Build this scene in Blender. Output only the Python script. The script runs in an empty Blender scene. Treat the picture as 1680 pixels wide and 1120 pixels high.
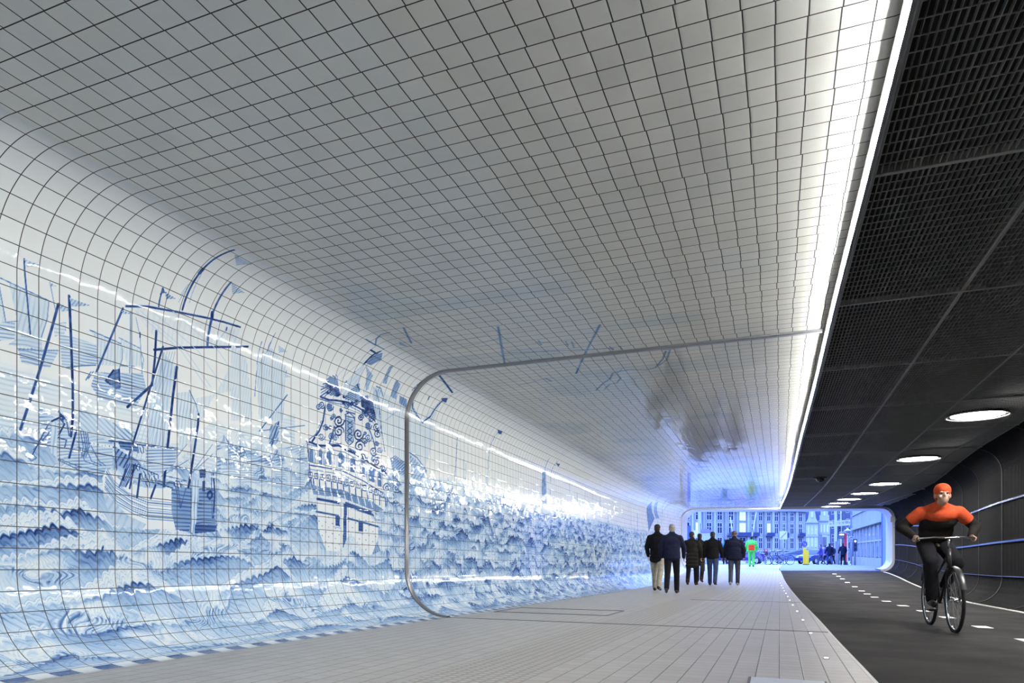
import bpy, bmesh, math, random
import numpy as np
from mathutils import Vector, Matrix
random.seed(7)
S = bpy.context.scene
COL = S.collection
PI = math.pi

# ------------------------------------------------------------------ camera, sky, exposure
CAM_H = 0.64
YAW = math.radians(21.4)
cam_d = bpy.data.cameras.new('camera')
cam = bpy.data.objects.new('camera', cam_d)
COL.objects.link(cam)
cam.location = (0, 0, CAM_H)
cam.rotation_euler = (PI / 2, 0, YAW)
cam_d.sensor_width = 36.0
cam_d.lens = 24.0
cam_d.shift_y = 345.0 / 1680.0
cam_d.clip_start = 0.02
cam_d.clip_end = 2000
S.camera = cam

S.view_settings.view_transform = 'Standard'
S.view_settings.look = 'None'
S.view_settings.gamma = 1.0
S.view_settings.exposure = 0.22
S.view_settings.use_curve_mapping = False
S.cycles.use_denoising = True
S.cycles.max_bounces = 8
S.cycles.caustics_reflective = False

LED_STRENGTH = 480.0
LAMP_STRENGTH = 125.0
SKY_HORIZON = (0.09, 0.17, 0.80)
SKY_ZENITH = (0.20, 0.345, 1.0)
SKY_STRENGTH = 9.5

world = bpy.data.worlds.new('dusk_sky')
S.world = world
world.use_nodes = True
wn, wl = world.node_tree.nodes, world.node_tree.links
wn.clear()
wo = wn.new('ShaderNodeOutputWorld')
wb = wn.new('ShaderNodeBackground')
tc = wn.new('ShaderNodeTexCoord')
sx = wn.new('ShaderNodeSeparateXYZ')
rp = wn.new('ShaderNodeValToRGB')
rp.color_ramp.elements[0].position = 0.05
rp.color_ramp.elements[0].color = (*[c * 0.08 for c in SKY_HORIZON], 1)
rp.color_ramp.elements[1].position = 0.35
rp.color_ramp.elements[1].color = (*SKY_ZENITH, 1)
wl.new(tc.outputs['Generated'], sx.inputs[0])
wl.new(sx.outputs['Z'], rp.inputs[0])
wl.new(rp.outputs[0], wb.inputs['Color'])
wb.inputs['Strength'].default_value = SKY_STRENGTH
wl.new(wb.outputs[0], wo.inputs[0])

# ------------------------------------------------------------------ lines of the passage (metres)
def curve_fn(pts):
    xs = np.array([p[0] for p in pts], float); ys = np.array([p[1] for p in pts], float)
    h = np.diff(xs); dl = np.diff(ys) / h
    m = np.zeros_like(ys); m[0] = dl[0]; m[-1] = dl[-1]
    for i in range(1, len(xs) - 1):
        if dl[i - 1] * dl[i] > 0:
            w1 = 2 * h[i] + h[i - 1]; w2 = h[i] + 2 * h[i - 1]
            m[i] = (w1 + w2) / (w1 / dl[i - 1] + w2 / dl[i])
    def f(x):
        x = np.clip(np.asarray(x, float), xs[0], xs[-1])
        i = np.clip(np.searchsorted(xs, x) - 1, 0, len(xs) - 2)
        t = (x - xs[i]) / h[i]
        r = ((2 * t**3 - 3 * t**2 + 1) * ys[i] + (t**3 - 2 * t**2 + t) * h[i] * m[i]
             + (-2 * t**3 + 3 * t**2) * ys[i + 1] + (t**3 - t**2) * h[i] * m[i + 1])
        return float(r) if r.ndim == 0 else r
    return f

floor_z = curve_fn([(-12, .22), (0, 0), (9, -.185), (18, -.37), (21, -.41), (24, -.42), (27, -.38), (30, -.29),
                    (33, -.22), (36, -.205), (45, -.20), (60, -.40), (120, -1.0), (200, -1.7), (260, -2.2)])
ceil_z = curve_fn([(-12, 3.2), (0, 2.965), (7.4, 2.83), (12, 2.73), (18, 2.61), (22, 2.565), (25, 2.57), (30, 2.625), (33, 2.655), (40, 2.66)])
edge_x = curve_fn([(-12, .52), (2, .51), (4.4, .487), (6.5, .455), (9, .43), (11, .40), (13, .368), (16.7, .325),
                   (20.6, .27), (24, .21), (28, .12), (33, .02), (40, -.1)])
right_x = curve_fn([(-12, 4.0), (15.5, 4.0), (16.2, 4.02), (18, 4.14), (20, 4.28), (22.5, 4.45), (25, 4.6), (30, 4.75), (36, 4.79), (45, 4.79)])
XL = -4.30           # left wall face
R = 0.58             # radius of the coves at wall foot and head
TILE = 0.1312
S0 = R * PI / 2      # arc length of one cove
LW = 1.82            # nominal height of the upright part
S1 = S0 + LW
S2 = S1 + S0
Y_BACK = -9.0
Y_JOINT = 7.39
Y_EXIT_L, Y_EXIT_R = 32.6, 35.0
def y_exit(x):
    return Y_EXIT_L + (Y_EXIT_R - Y_EXIT_L) * (x - XL) / (4.79 - XL)

def left_profile(Y, s):
    """points of the tiled shell: s runs up the foot cove, the wall, the head cove and then along the ceiling"""
    Y = np.asarray(Y, float); s = np.asarray(s, float)
    zf = floor_z(Y); zc = ceil_z(Y)
    a = np.clip(s / R, 0, PI / 2)
    x = XL + R - R * np.sin(a)
    z = zf + R - R * np.cos(a)
    u = np.clip((s - S0) / LW, 0, 1)
    z = z + u * (zc - zf - 2 * R)
    b = np.clip((s - S1) / R, 0, PI / 2)
    x = x + R * (1 - np.cos(b))
    z = z + R * np.sin(b)
    x = x + np.maximum(s - S2, 0)
    return x, z

# ---- brush strokes and washes of the tile picture, in wall metres (along, up): 0 = line, 1 = wash
MURAL = [[1,.16,80,.03,.14,[2.71,2.648,2.944,2.624,2.95,2.528,2.89,2.328,2.746,2.288,2.752,2.456,2.71,2.648]],
[1,.1,85,.03,.12,[2.656,2.608,2.692,2.4,2.656,2.392]],
[0,.006,.6,[2.662,2.656,2.812,2.64,2.962,2.624]],
[0,.0054,.5,[2.95,2.624,2.938,2.504,2.89,2.336]],
[0,.009,.75,[2.794,2.824,2.818,2.568,2.842,2.288]],
[1,.23,60,.02,.45,[2.794,2.824,2.896,2.824,2.812,2.784]],
[0,.0054,.55,[2.656,2.6,2.692,2.4]],
[0,.0044,.5,[2.668,2.392,2.758,2.432]],
[0,.0039,.45,[2.956,2.744,2.992,2.576]],
[1,.18,60,.02,.36,[2.956,2.744,2.998,2.736,2.962,2.72]],
[1,.18,10,.025,.2,[2.74,2.312,2.806,2.368,2.902,2.376,2.908,2.304,2.704,2.272]],
[1,.16,8,.022,.35,[2.656,2.392,2.746,2.416,2.746,2.32,2.656,2.28]],
[1,.18,8,.022,.38,[2.758,2.272,3.016,2.328,2.956,2.2,2.782,2.184]],
[0,.0046,.55,[2.758,2.264,2.872,2.288,3.01,2.328]],
[0,.0039,.5,[2.98,2.48,3.052,2.52,3.058,2.472,2.998,2.432]],
[1,.12,8,.022,.3,[2.98,2.48,3.064,2.528,3.052,2.448,2.986,2.408]],
[1,.16,6,.02,.4,[3.016,2.44,3.292,2.448,3.31,2.328,3.034,2.224]],
[1,.22,12,.022,.4,[2.884,1.936,3.016,1.88,3.136,1.832,3.394,1.808,3.394,1.632,3.31,1.552,3.148,1.576,3.01,1.624,2.884,1.776]],
[1,.2,85,.03,.2,[2.956,1.872,3.004,1.872,3.004,1.632,2.962,1.664]],
[1,.14,15,.02,.45,[3.01,1.768,3.094,1.768,3.076,1.648,3.01,1.64]],
[0,.0135,.85,[3.13,1.832,3.082,1.648]],
[0,.0079,.75,[3.01,1.768,3.064,1.76,3.052,1.712]],
[0,.016,.8,[3.01,2.624,2.968,2.456,2.896,2.184,2.824,1.936,2.776,1.776]],
[0,.0085,.55,[3.016,2.632,2.95,2.384]],
[1,.23,60,.02,.45,[3.016,2.632,3.124,2.624,3.028,2.584]],
[0,.0167,.95,[3.082,2.704,3.094,2.44,3.106,2.112,3.106,1.912,3.094,1.792]],
[1,.27,60,.02,.54,[3.082,2.696,3.232,2.696,3.1,2.64]],
[0,.0063,.8,[3.01,1.936,3.064,1.888,3.082,1.792]],
[0,.0102,.85,[2.968,1.864,3.016,1.896,3.052,1.864,3.016,1.792]],
[1,.8,0,.05,.1,[3.016,1.936,3.058,1.904,3.034,1.872,3.016,1.896]],
[0,.0046,.8,[2.95,1.848,2.908,1.76,2.836,1.608]],
[0,.0038,.7,[2.956,1.792,2.854,1.664]],
[0,.0053,.7,[2.824,1.608,2.854,1.632,2.872,1.616,2.842,1.592,2.824,1.608]],
[0,.0062,.75,[3.136,1.76,3.238,1.768,3.406,1.768]],
[0,.0086,.85,[3.364,1.808,3.574,1.824]],
[1,.08,0,.05,.0,[3.232,1.776,3.25,1.776,3.256,1.76,3.232,1.76]],
[1,.08,0,.05,.0,[3.256,1.776,3.28,1.776,3.28,1.76,3.256,1.76]],
[1,.08,0,.05,.0,[3.286,1.776,3.31,1.776,3.31,1.76,3.286,1.76]],
[1,.08,0,.05,.0,[3.31,1.776,3.334,1.776,3.34,1.76,3.316,1.76]],
[1,.08,0,.05,.0,[3.34,1.776,3.364,1.776,3.37,1.76,3.34,1.76]],
[1,.08,0,.05,.0,[3.37,1.776,3.394,1.776,3.394,1.76,3.37,1.76]],
[0,.004,.7,[3.01,1.624,3.148,1.576,3.31,1.552]],
[0,.004,.65,[3.01,1.632,3.148,1.6,3.334,1.592]],
[0,.0041,.6,[3.136,1.728,3.268,1.712,3.4,1.704]],
[0,.0036,.7,[3.148,1.904,3.178,1.736,3.166,1.664]],
[0,.0036,.7,[3.166,1.912,3.196,1.736,3.178,1.672]],
[0,.0036,.7,[3.184,1.912,3.208,1.736,3.184,1.672]],
[0,.0037,.7,[3.196,1.92,3.22,1.744,3.196,1.672]],
[0,.0037,.65,[3.148,1.736,3.19,1.64,3.28,1.624]],
[0,.0037,.65,[3.19,1.744,3.238,1.648,3.31,1.632]],
[0,.0037,.65,[3.232,1.752,3.292,1.656,3.34,1.632]],
[1,.12,86,.025,.16,[3.232,2.528,3.49,2.504,3.448,2.344,3.292,2.312,3.268,2.48]],
[0,.0075,.55,[3.226,2.528,3.49,2.504]],
[0,.0056,.5,[3.466,2.488,3.466,2.4,3.436,2.304]],
[1,.1,86,.025,.14,[3.448,2.544,3.61,2.52,3.634,2.4,3.508,2.36]],
[0,.0065,.5,[3.442,2.544,3.61,2.52]],
[0,.0053,.45,[3.61,2.52,3.64,2.448,3.622,2.328]],
[0,.0134,.75,[3.472,2.76,3.364,2.488,3.268,2.248]],
[0,.0059,.5,[3.448,2.704,3.292,2.32]],
[1,.23,60,.02,.45,[3.46,2.744,3.556,2.752,3.472,2.72]],
[0,.0078,.5,[3.532,2.76,3.532,2.544,3.526,2.32]],
[0,.0073,.6,[3.064,2.232,3.166,2.272,3.268,2.304]],
[0,.0078,.6,[3.454,2.352,3.562,2.376]],
[0,.0061,.6,[3.232,2.248,3.196,2.184]],
[0,.0061,.6,[3.25,2.256,3.214,2.2]],
[0,.0044,.4,[3.562,2.792,3.604,2.624]],
[0,.011,.7,[3.61,2.632,3.61,2.6]],
[0,.0044,.45,[3.61,2.608,3.628,2.344]],
[1,.22,3,.022,.42,[3.268,2.256,3.634,2.344,3.664,2.232,3.574,2.088,3.292,2.08,3.232,2.16]],
[1,.7,30,.03,.2,[3.394,2.304,3.448,2.328,3.448,2.184,3.418,2.176,3.352,2.216]],
[0,.0126,.9,[3.4,2.304,3.34,2.216,3.376,2.2]],
[0,.0128,.85,[3.442,2.32,3.448,2.2]],
[1,.2,-35,.03,.35,[3.148,1.992,3.574,1.904,3.574,1.832,3.148,1.84]],
[1,.02,0,.05,.0,[3.526,2.792,4.192,2.928,4.588,2.984,4.672,2.848,4.75,2.488,4.144,2.008,3.922,1.88,3.682,1.856,3.664,2.168,3.742,2.552]],
[1,.05,80,.045,.07,[3.526,2.792,4.534,2.968,4.624,2.824,3.82,2.576]],
[1,.1,80,.04,.12,[4.414,2.904,4.498,2.944,4.714,2.504,4.114,2.272,4.144,2.064,4.582,2.8]],
[1,.16,82,.03,.2,[3.808,2.552,3.928,2.464,3.874,2.216,3.82,1.688,3.67,1.792,3.688,2.128]],
[1,.12,82,.03,.2,[3.928,2.272,4.06,2.312,4.144,2.144,4.09,1.864,4.006,1.784,3.928,1.968]],
[1,.06,70,.05,.05,[4.03,1.896,3.796,1.616,3.922,1.744,4.06,1.856]],
[0,.0047,.5,[4.03,1.896,3.796,1.616,4.048,1.776]],
[1,.06,70,.05,.05,[4.336,1.968,4.066,1.664,4.228,1.816,4.33,1.896]],
[0,.0049,.5,[4.288,1.936,4.066,1.664,4.288,1.856]],
[0,.0142,.8,[3.496,2.784,3.664,2.84,3.916,2.888,4.192,2.936,4.366,2.96,4.54,2.976]],
[0,.0165,.9,[3.73,2.544,3.946,2.624,4.228,2.712,4.672,2.848]],
[0,.0226,.7,[4.234,2.728,4.24,2.856,4.24,2.936]],
[0,.0156,.75,[4.234,2.96,4.234,3.144,4.234,3.28]],
[0,.0294,.85,[4.228,2.992,4.24,2.952]],
[1,.23,60,.02,.45,[4.24,3.28,4.408,3.256,4.318,3.2]],
[0,.0148,.8,[3.958,2.92,3.958,3.056,3.958,3.256,3.964,3.392,3.982,3.576]],
[0,.0277,.8,[3.958,3.232,3.958,3.272]],
[1,.2,60,.02,.41,[4.03,3.536,4.216,3.536,4.144,3.44]],
[0,.0037,.35,[3.91,2.96,3.958,3.216]],
[0,.0037,.35,[4.0,2.992,3.976,3.232]],
[0,.0037,.3,[3.904,3.008,3.928,3.112]],
[0,.0108,.75,[3.754,2.872,3.748,3.008]],
[1,.75,0,.05,.1,[3.748,3.016,3.778,2.984,3.742,2.96]],
[1,.27,60,.02,.54,[3.772,2.992,3.88,2.976,3.802,2.944]],
[0,.0178,.85,[3.748,2.688,3.736,2.48,3.712,2.28,3.508,2.072]],
[0,.014,.85,[3.808,2.592,3.58,1.904,3.52,1.728,3.466,1.52]],
[0,.0212,.9,[3.934,2.472,3.898,2.248,3.862,1.952,3.838,1.76,3.814,1.544]],
[0,.0202,.9,[4.144,2.152,4.138,2.072,4.102,1.864,4.054,1.608,4.042,1.552]],
[0,.0077,.6,[4.054,2.32,4.114,2.232,4.144,2.152]],
[0,.0033,.22,[3.574,2.776,3.976,2.608,4.228,2.384]],
[0,.0033,.22,[3.61,2.792,4.018,2.624,4.27,2.4]],
[0,.0034,.22,[3.712,2.824,4.138,2.656,4.408,2.432]],
[0,.0035,.22,[3.88,2.88,4.348,2.72,4.636,2.488]],
[0,.0036,.3,[3.82,2.552,3.508,1.624]],
[0,.0036,.3,[3.844,2.56,3.55,1.632]],
[0,.0036,.3,[3.868,2.568,3.592,1.64]],
[0,.0036,.3,[3.892,2.576,3.634,1.648]],
[0,.0036,.3,[3.916,2.584,3.676,1.648]],
[0,.0111,.7,[4.408,2.928,4.408,2.904]],
[0,.004,.3,[4.408,2.904,4.318,2.76]],
[1,.06,0,.05,0,[3.346,1.616,3.316,1.544,3.322,1.44,3.388,1.232,3.628,1.208,3.922,1.224,3.922,1.544,3.82,1.528,3.664,1.512,3.454,1.544]],
[1,.26,62,.05,.1,[3.316,1.464,3.346,1.44,3.508,1.304,3.664,1.248,3.628,1.208,3.388,1.232]],
[0,.0035,.45,[3.352,1.608,3.4,1.536,3.508,1.464,3.676,1.424,3.91,1.424]],
[0,.0035,.65,[3.346,1.592,3.406,1.512,3.52,1.448,3.676,1.408,3.91,1.408]],
[0,.0035,.45,[3.346,1.576,3.406,1.496,3.526,1.432,3.676,1.392,3.91,1.392]],
[0,.0035,.65,[3.34,1.552,3.412,1.472,3.532,1.408,3.67,1.368,3.91,1.368]],
[0,.0035,.45,[3.34,1.536,3.412,1.456,3.538,1.392,3.676,1.352,3.91,1.352]],
[0,.0035,.65,[3.34,1.52,3.418,1.432,3.544,1.368,3.676,1.336,3.91,1.336]],
[0,.0035,.45,[3.334,1.504,3.418,1.416,3.55,1.352,3.676,1.32,3.91,1.32]],
[0,.0035,.65,[3.334,1.488,3.424,1.392,3.556,1.336,3.676,1.304,3.91,1.304]],
[0,.0035,.45,[3.334,1.472,3.424,1.376,3.568,1.312,3.676,1.288,3.91,1.288]],
[1,.5,2,.03,.35,[3.886,1.536,4.318,1.584,4.324,1.224,4.084,1.2,3.922,1.224,3.886,1.352]],
[1,.18,88,.03,.35,[4.078,1.616,4.15,1.632,4.144,1.464,4.108,1.2,4.054,1.208,4.078,1.432]],
[1,.75,0,.03,.2,[4.108,1.272,4.336,1.28,4.312,1.224,4.102,1.2]],
[0,.013,.9,[3.562,1.664,3.526,1.496]],
[0,.0158,.9,[3.61,1.608,3.586,1.44]],
[0,.0153,.85,[3.742,1.544,3.7,1.44]],
[0,.0085,.8,[3.406,1.8,3.424,1.616]],
[0,.0089,.8,[3.37,1.808,3.544,1.816,3.772,1.832,3.94,1.848]],
[1,.6,5,.02,.4,[3.436,1.808,3.592,1.816,3.604,1.76,3.454,1.768]],
[1,.5,60,.03,.5,[3.412,1.776,3.532,1.72,3.508,1.624,3.424,1.656]],
[0,.0199,.12,[3.628,1.8,3.634,1.776]],
[0,.0044,.95,[3.61,1.8,3.616,1.776,3.628,1.76]],
[0,.0044,.9,[3.628,1.816,3.64,1.8,3.64,1.768]],
[0,.0201,.12,[3.67,1.792,3.682,1.768]],
[0,.0044,.95,[3.658,1.792,3.664,1.768,3.676,1.752]],
[0,.0045,.9,[3.676,1.808,3.688,1.792,3.688,1.76]],
[0,.0203,.12,[3.736,1.792,3.742,1.768]],
[0,.0045,.95,[3.718,1.792,3.724,1.76,3.736,1.752]],
[0,.0045,.9,[3.736,1.8,3.754,1.792,3.748,1.76]],
[0,.0201,.12,[3.694,1.76,3.7,1.736]],
[0,.0045,.95,[3.676,1.76,3.682,1.728,3.694,1.72]],
[0,.0045,.9,[3.694,1.768,3.706,1.76,3.706,1.728]],
[0,.0198,.12,[3.592,1.672,3.598,1.648]],
[0,.0044,.95,[3.574,1.672,3.58,1.648,3.592,1.632]],
[0,.0044,.9,[3.592,1.68,3.61,1.672,3.604,1.64]],
[0,.0199,.12,[3.64,1.616,3.646,1.592]],
[0,.0044,.95,[3.622,1.616,3.628,1.592,3.64,1.576]],
[0,.0044,.9,[3.64,1.632,3.652,1.616,3.652,1.584]],
[0,.0201,.12,[3.676,1.616,3.682,1.584]],
[0,.0044,.95,[3.658,1.608,3.664,1.584,3.676,1.576]],
[0,.0045,.9,[3.676,1.624,3.688,1.608,3.688,1.584]],
[0,.0202,.12,[3.712,1.656,3.718,1.632]],
[0,.0045,.95,[3.694,1.656,3.7,1.632,3.712,1.616]],
[0,.0045,.9,[3.712,1.672,3.724,1.656,3.724,1.624]],
[0,.0203,.12,[3.736,1.672,3.742,1.64]],
[0,.0045,.95,[3.718,1.672,3.724,1.64,3.736,1.632]],
[0,.0045,.9,[3.736,1.68,3.754,1.672,3.754,1.64]],
[0,.0203,.12,[3.748,1.624,3.754,1.592]],
[0,.0045,.95,[3.73,1.616,3.736,1.592,3.754,1.584]],
[0,.0045,.9,[3.748,1.632,3.766,1.616,3.766,1.592]],
[0,.0202,.12,[3.724,1.6,3.73,1.568]],
[0,.0045,.95,[3.706,1.592,3.712,1.568,3.724,1.56]],
[0,.0045,.9,[3.724,1.608,3.736,1.592,3.742,1.568]],
[0,.021,.12,[3.922,1.592,3.934,1.56]],
[0,.0047,.95,[3.91,1.584,3.91,1.56,3.928,1.552]],
[0,.0047,.9,[3.928,1.6,3.94,1.584,3.946,1.56]],
[0,.0211,.12,[3.952,1.584,3.958,1.552]],
[0,.0047,.95,[3.934,1.576,3.94,1.552,3.958,1.544]],
[0,.0047,.9,[3.952,1.592,3.97,1.576,3.97,1.552]],
[0,.0201,.12,[3.676,1.56,3.676,1.528]],
[0,.0044,.95,[3.658,1.56,3.664,1.536,3.676,1.52]],
[0,.0045,.9,[3.676,1.568,3.688,1.56,3.688,1.528]],
[0,.0062,.85,[3.544,1.672,3.652,1.648,3.748,1.624]],
[0,.0072,.85,[3.622,1.56,3.748,1.56,3.898,1.536]],
[0,.0042,.7,[3.922,1.544,3.964,1.392,4.024,1.552]],
[0,.0042,.7,[3.946,1.544,3.97,1.392,4.018,1.552]],
[0,.0043,.8,[3.508,1.664,3.442,1.496]],
[0,.0043,.8,[3.526,1.672,3.454,1.504]],
[0,.0043,.8,[3.544,1.672,3.466,1.504]],
[0,.0043,.8,[3.556,1.672,3.478,1.504]],
[0,.0043,.8,[3.574,1.68,3.49,1.504]],
[0,.0043,.8,[3.592,1.68,3.496,1.504]],
[0,.0178,.95,[4.24,1.536,4.264,1.552,4.282,1.536,4.282,1.512,4.258,1.488,4.234,1.504,4.24,1.536]],
[0,.0149,.9,[4.294,1.696,4.312,1.552,4.294,1.336]],
[0,.0074,.7,[4.276,1.696,4.282,1.336]],
[1,.85,0,.03,0,[4.18,1.624,4.21,1.632,4.21,1.544,4.18,1.544]],
[1,.7,0,.03,.2,[4.15,1.712,4.216,1.728,4.216,1.656,4.156,1.648]],
[0,.0047,.7,[3.82,1.624,4.03,1.608,3.922,1.592]],
[0,.0061,.75,[4.336,1.888,4.456,1.896]],
[0,.0114,.85,[4.456,1.832,4.636,1.896]],
[1,.28,20,.025,.45,[4.336,1.936,4.636,1.976,4.636,1.776,4.336,1.736]],
[1,.12,10,.03,.3,[4.378,1.816,4.636,1.872,4.618,1.728,4.522,1.64,4.378,1.648]],
[1,.2,10,.022,.4,[3.658,1.8,3.94,1.848,3.922,1.728,3.772,1.624,3.664,1.648]],
[0,.0076,.5,[4.912,2.952,4.846,2.368]],
[0,.0079,.5,[5.182,2.776,5.032,2.28]],
[0,.0076,.5,[4.93,3.056,4.858,2.376]],
[0,.0075,.5,[4.816,2.936,4.768,2.44]],
[1,.12,80,.03,.18,[4.786,2.712,4.942,2.92,5.176,2.816,5.14,2.296,4.822,2.232]],
[1,.1,80,.03,.14,[4.486,2.832,4.672,2.736,4.744,2.216,4.492,2.168]],
[1,.18,60,.02,.36,[5.014,2.968,5.152,2.944,5.05,2.904]],
[1,.14,60,.02,.27,[4.84,2.864,4.906,2.856,4.852,2.832]],
[1,.16,60,.02,.32,[5.152,2.744,5.254,2.736,5.158,2.704]],
[0,.0111,.65,[5.194,2.552,4.834,2.152]],
[0,.0091,.55,[4.822,2.144,5.446,2.312]],
[0,.0077,.55,[4.72,1.84,5.182,1.952]],
[1,.35,60,.03,.4,[4.96,2.208,5.086,2.288,5.068,2.088,4.936,1.984]],
[0,.0167,.75,[5.074,2.272,4.972,2.016]],
[1,.25,20,.025,.35,[4.636,1.936,5.446,2.12,5.446,1.944,5.182,1.816,4.786,1.744]],
[1,.16,5,.02,.35,[4.36,1.744,5.446,1.944,5.446,1.704,4.498,1.656]],
[0,.0079,.7,[4.672,1.848,5.494,2.0]],
[1,.03,0,.05,0,[5.476,2.168,5.548,2.176,5.704,2.408,5.692,2.648,5.962,2.672,6.142,2.824,6.37,2.808,6.646,2.664,6.796,2.416,7.012,2.056,6.904,1.576,6.748,1.568,5.578,1.656,5.476,2.04]],
[0,.0089,.55,[5.998,2.784,5.932,2.912,5.902,2.928]],
[0,.0088,.8500000000000001,[5.998,2.784,5.908,2.896,5.86,2.904]],
[0,.0088,.55,[5.998,2.784,5.89,2.88,5.818,2.88]],
[0,.0088,.8500000000000001,[5.998,2.784,5.872,2.864,5.782,2.848]],
[0,.0088,.55,[5.998,2.784,5.854,2.848,5.752,2.816]],
[0,.0088,.8500000000000001,[5.998,2.784,5.842,2.832,5.728,2.784]],
[0,.0088,.55,[5.998,2.784,5.836,2.808,5.71,2.752]],
[0,.0088,.8500000000000001,[5.998,2.784,5.83,2.792,5.698,2.72]],
[0,.0088,.55,[5.998,2.784,5.83,2.768,5.698,2.688]],
[0,.0088,.8500000000000001,[5.998,2.784,5.836,2.752,5.698,2.656]],
[0,.0088,.55,[5.998,2.784,5.842,2.736,5.71,2.624]],
[1,.5,80,.02,.4,[5.788,2.872,5.932,2.888,6.04,2.744,5.914,2.704]],
[0,.0196,.8,[5.692,2.648,5.836,2.648,5.962,2.672,6.154,2.696,6.376,2.68,6.544,2.648,6.682,2.6]],
[0,.0104,.5,[5.692,2.624,5.956,2.64,6.148,2.664,6.376,2.648,6.658,2.568]],
[1,.35,30,.02,.5,[6.076,2.896,6.322,2.944,6.406,2.752,6.112,2.712]],
[0,.0158,.85,[6.094,2.904,6.286,2.92,6.352,2.872]],
[1,.7,40,.02,.5,[6.37,2.808,6.526,2.856,6.646,2.72,6.502,2.664]],
[1,.6,20,.02,.6,[6.532,2.832,6.772,2.776,6.772,2.624,6.622,2.632]],
[0,.0208,.85,[5.764,2.552,5.734,2.416,5.674,2.304,5.56,2.176]],
[0,.0085,.6,[5.704,2.408,5.614,2.256,5.482,2.168]],
[0,.0098,.8,[5.77,2.584,5.758,2.56,5.728,2.536,5.698,2.536,5.68,2.544,5.668,2.56,5.68,2.576,5.698,2.592,5.722,2.6,5.74,2.592,5.74,2.576,5.74,2.568,5.722,2.56,5.71,2.552,5.698,2.56,5.698,2.568,5.704,2.576,5.71,2.576]],
[0,.0098,.7,[5.71,2.544,5.698,2.56,5.68,2.568,5.65,2.56,5.632,2.544,5.626,2.528,5.638,2.52,5.65,2.512,5.674,2.52,5.686,2.528,5.686,2.536,5.68,2.544,5.674,2.552,5.662,2.544,5.656,2.544,5.656,2.536,5.656,2.528,5.662,2.528]],
[0,.0138,.7,[5.908,2.592,5.896,2.568,5.86,2.544,5.824,2.536,5.806,2.552,5.794,2.568,5.806,2.592,5.83,2.608,5.854,2.608,5.872,2.6,5.878,2.592,5.872,2.576,5.854,2.568,5.836,2.56,5.83,2.568,5.83,2.576,5.83,2.584,5.836,2.584]],
[1,.6,0,.02,.3,[5.812,2.608,5.884,2.616,5.884,2.56,5.812,2.544]],
[0,.0151,.7,[6.622,2.536,6.604,2.504,6.568,2.488,6.532,2.48,6.502,2.488,6.496,2.512,6.502,2.528,6.526,2.544,6.556,2.552,6.58,2.544,6.58,2.528,6.574,2.512,6.556,2.504,6.544,2.504,6.532,2.512,6.526,2.512,6.532,2.52,6.544,2.528]],
[1,.6,0,.02,.3,[6.508,2.544,6.598,2.552,6.586,2.488,6.508,2.48]],
[0,.0166,.9,[6.1,2.488,6.076,2.448,6.028,2.416,5.974,2.408,5.938,2.424,5.926,2.448,5.944,2.48,5.98,2.504,6.016,2.512,6.04,2.496,6.046,2.48,6.034,2.456,6.016,2.448,5.992,2.44,5.98,2.448,5.98,2.464,5.986,2.472,5.992,2.472]],
[0,.0166,.85,[6.094,2.368,6.076,2.4,6.028,2.416,5.974,2.4,5.938,2.376,5.932,2.344,5.944,2.32,5.98,2.312,6.016,2.32,6.04,2.336,6.046,2.36,6.04,2.376,6.016,2.376,5.992,2.376,5.98,2.36,5.974,2.352,5.986,2.344,5.992,2.344]],
[0,.0174,.85,[6.46,2.408,6.436,2.368,6.388,2.336,6.328,2.328,6.292,2.344,6.28,2.376,6.298,2.408,6.334,2.432,6.37,2.432,6.4,2.424,6.406,2.4,6.4,2.384,6.37,2.368,6.352,2.368,6.334,2.376,6.328,2.384,6.334,2.392,6.352,2.4]],
[0,.0161,.85,[6.484,2.28,6.46,2.312,6.412,2.328,6.352,2.312,6.316,2.288,6.298,2.248,6.316,2.224,6.352,2.216,6.394,2.224,6.424,2.24,6.43,2.264,6.418,2.28,6.394,2.288,6.37,2.28,6.358,2.272,6.352,2.256,6.358,2.248,6.37,2.248]],
[0,.0135,.8,[6.532,2.16,6.514,2.128,6.478,2.112,6.43,2.104,6.4,2.12,6.388,2.144,6.4,2.168,6.43,2.184,6.46,2.184,6.484,2.176,6.49,2.16,6.484,2.144,6.466,2.136,6.442,2.128,6.43,2.136,6.43,2.144,6.436,2.152,6.448,2.16]],
[0,.0099,.7,[5.824,2.368,5.812,2.352,5.788,2.336,5.758,2.328,5.74,2.336,5.734,2.352,5.746,2.368,5.758,2.376,5.782,2.384,5.794,2.376,5.8,2.368,5.794,2.36,5.782,2.352,5.77,2.344,5.764,2.352,5.764,2.36,5.764,2.36,5.77,2.368]],
[0,.0101,.65,[5.938,2.288,5.92,2.312,5.89,2.32,5.86,2.312,5.836,2.296,5.83,2.272,5.836,2.256,5.86,2.248,5.884,2.256,5.902,2.272,5.902,2.28,5.902,2.296,5.884,2.296,5.872,2.296,5.86,2.288,5.86,2.28,5.86,2.272,5.872,2.272]],
[0,.0098,.7,[5.764,2.256,5.746,2.232,5.722,2.216,5.692,2.216,5.668,2.224,5.662,2.24,5.668,2.256,5.692,2.272,5.71,2.272,5.728,2.272,5.734,2.256,5.722,2.24,5.71,2.232,5.698,2.232,5.692,2.24,5.692,2.248,5.692,2.248,5.698,2.256]],
[0,.011,.7,[6.622,2.4,6.604,2.368,6.568,2.344,6.532,2.344,6.502,2.352,6.496,2.376,6.502,2.392,6.526,2.408,6.556,2.416,6.58,2.408,6.58,2.392,6.574,2.376,6.556,2.368,6.544,2.368,6.526,2.368,6.526,2.376,6.532,2.384,6.544,2.392]],
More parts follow.
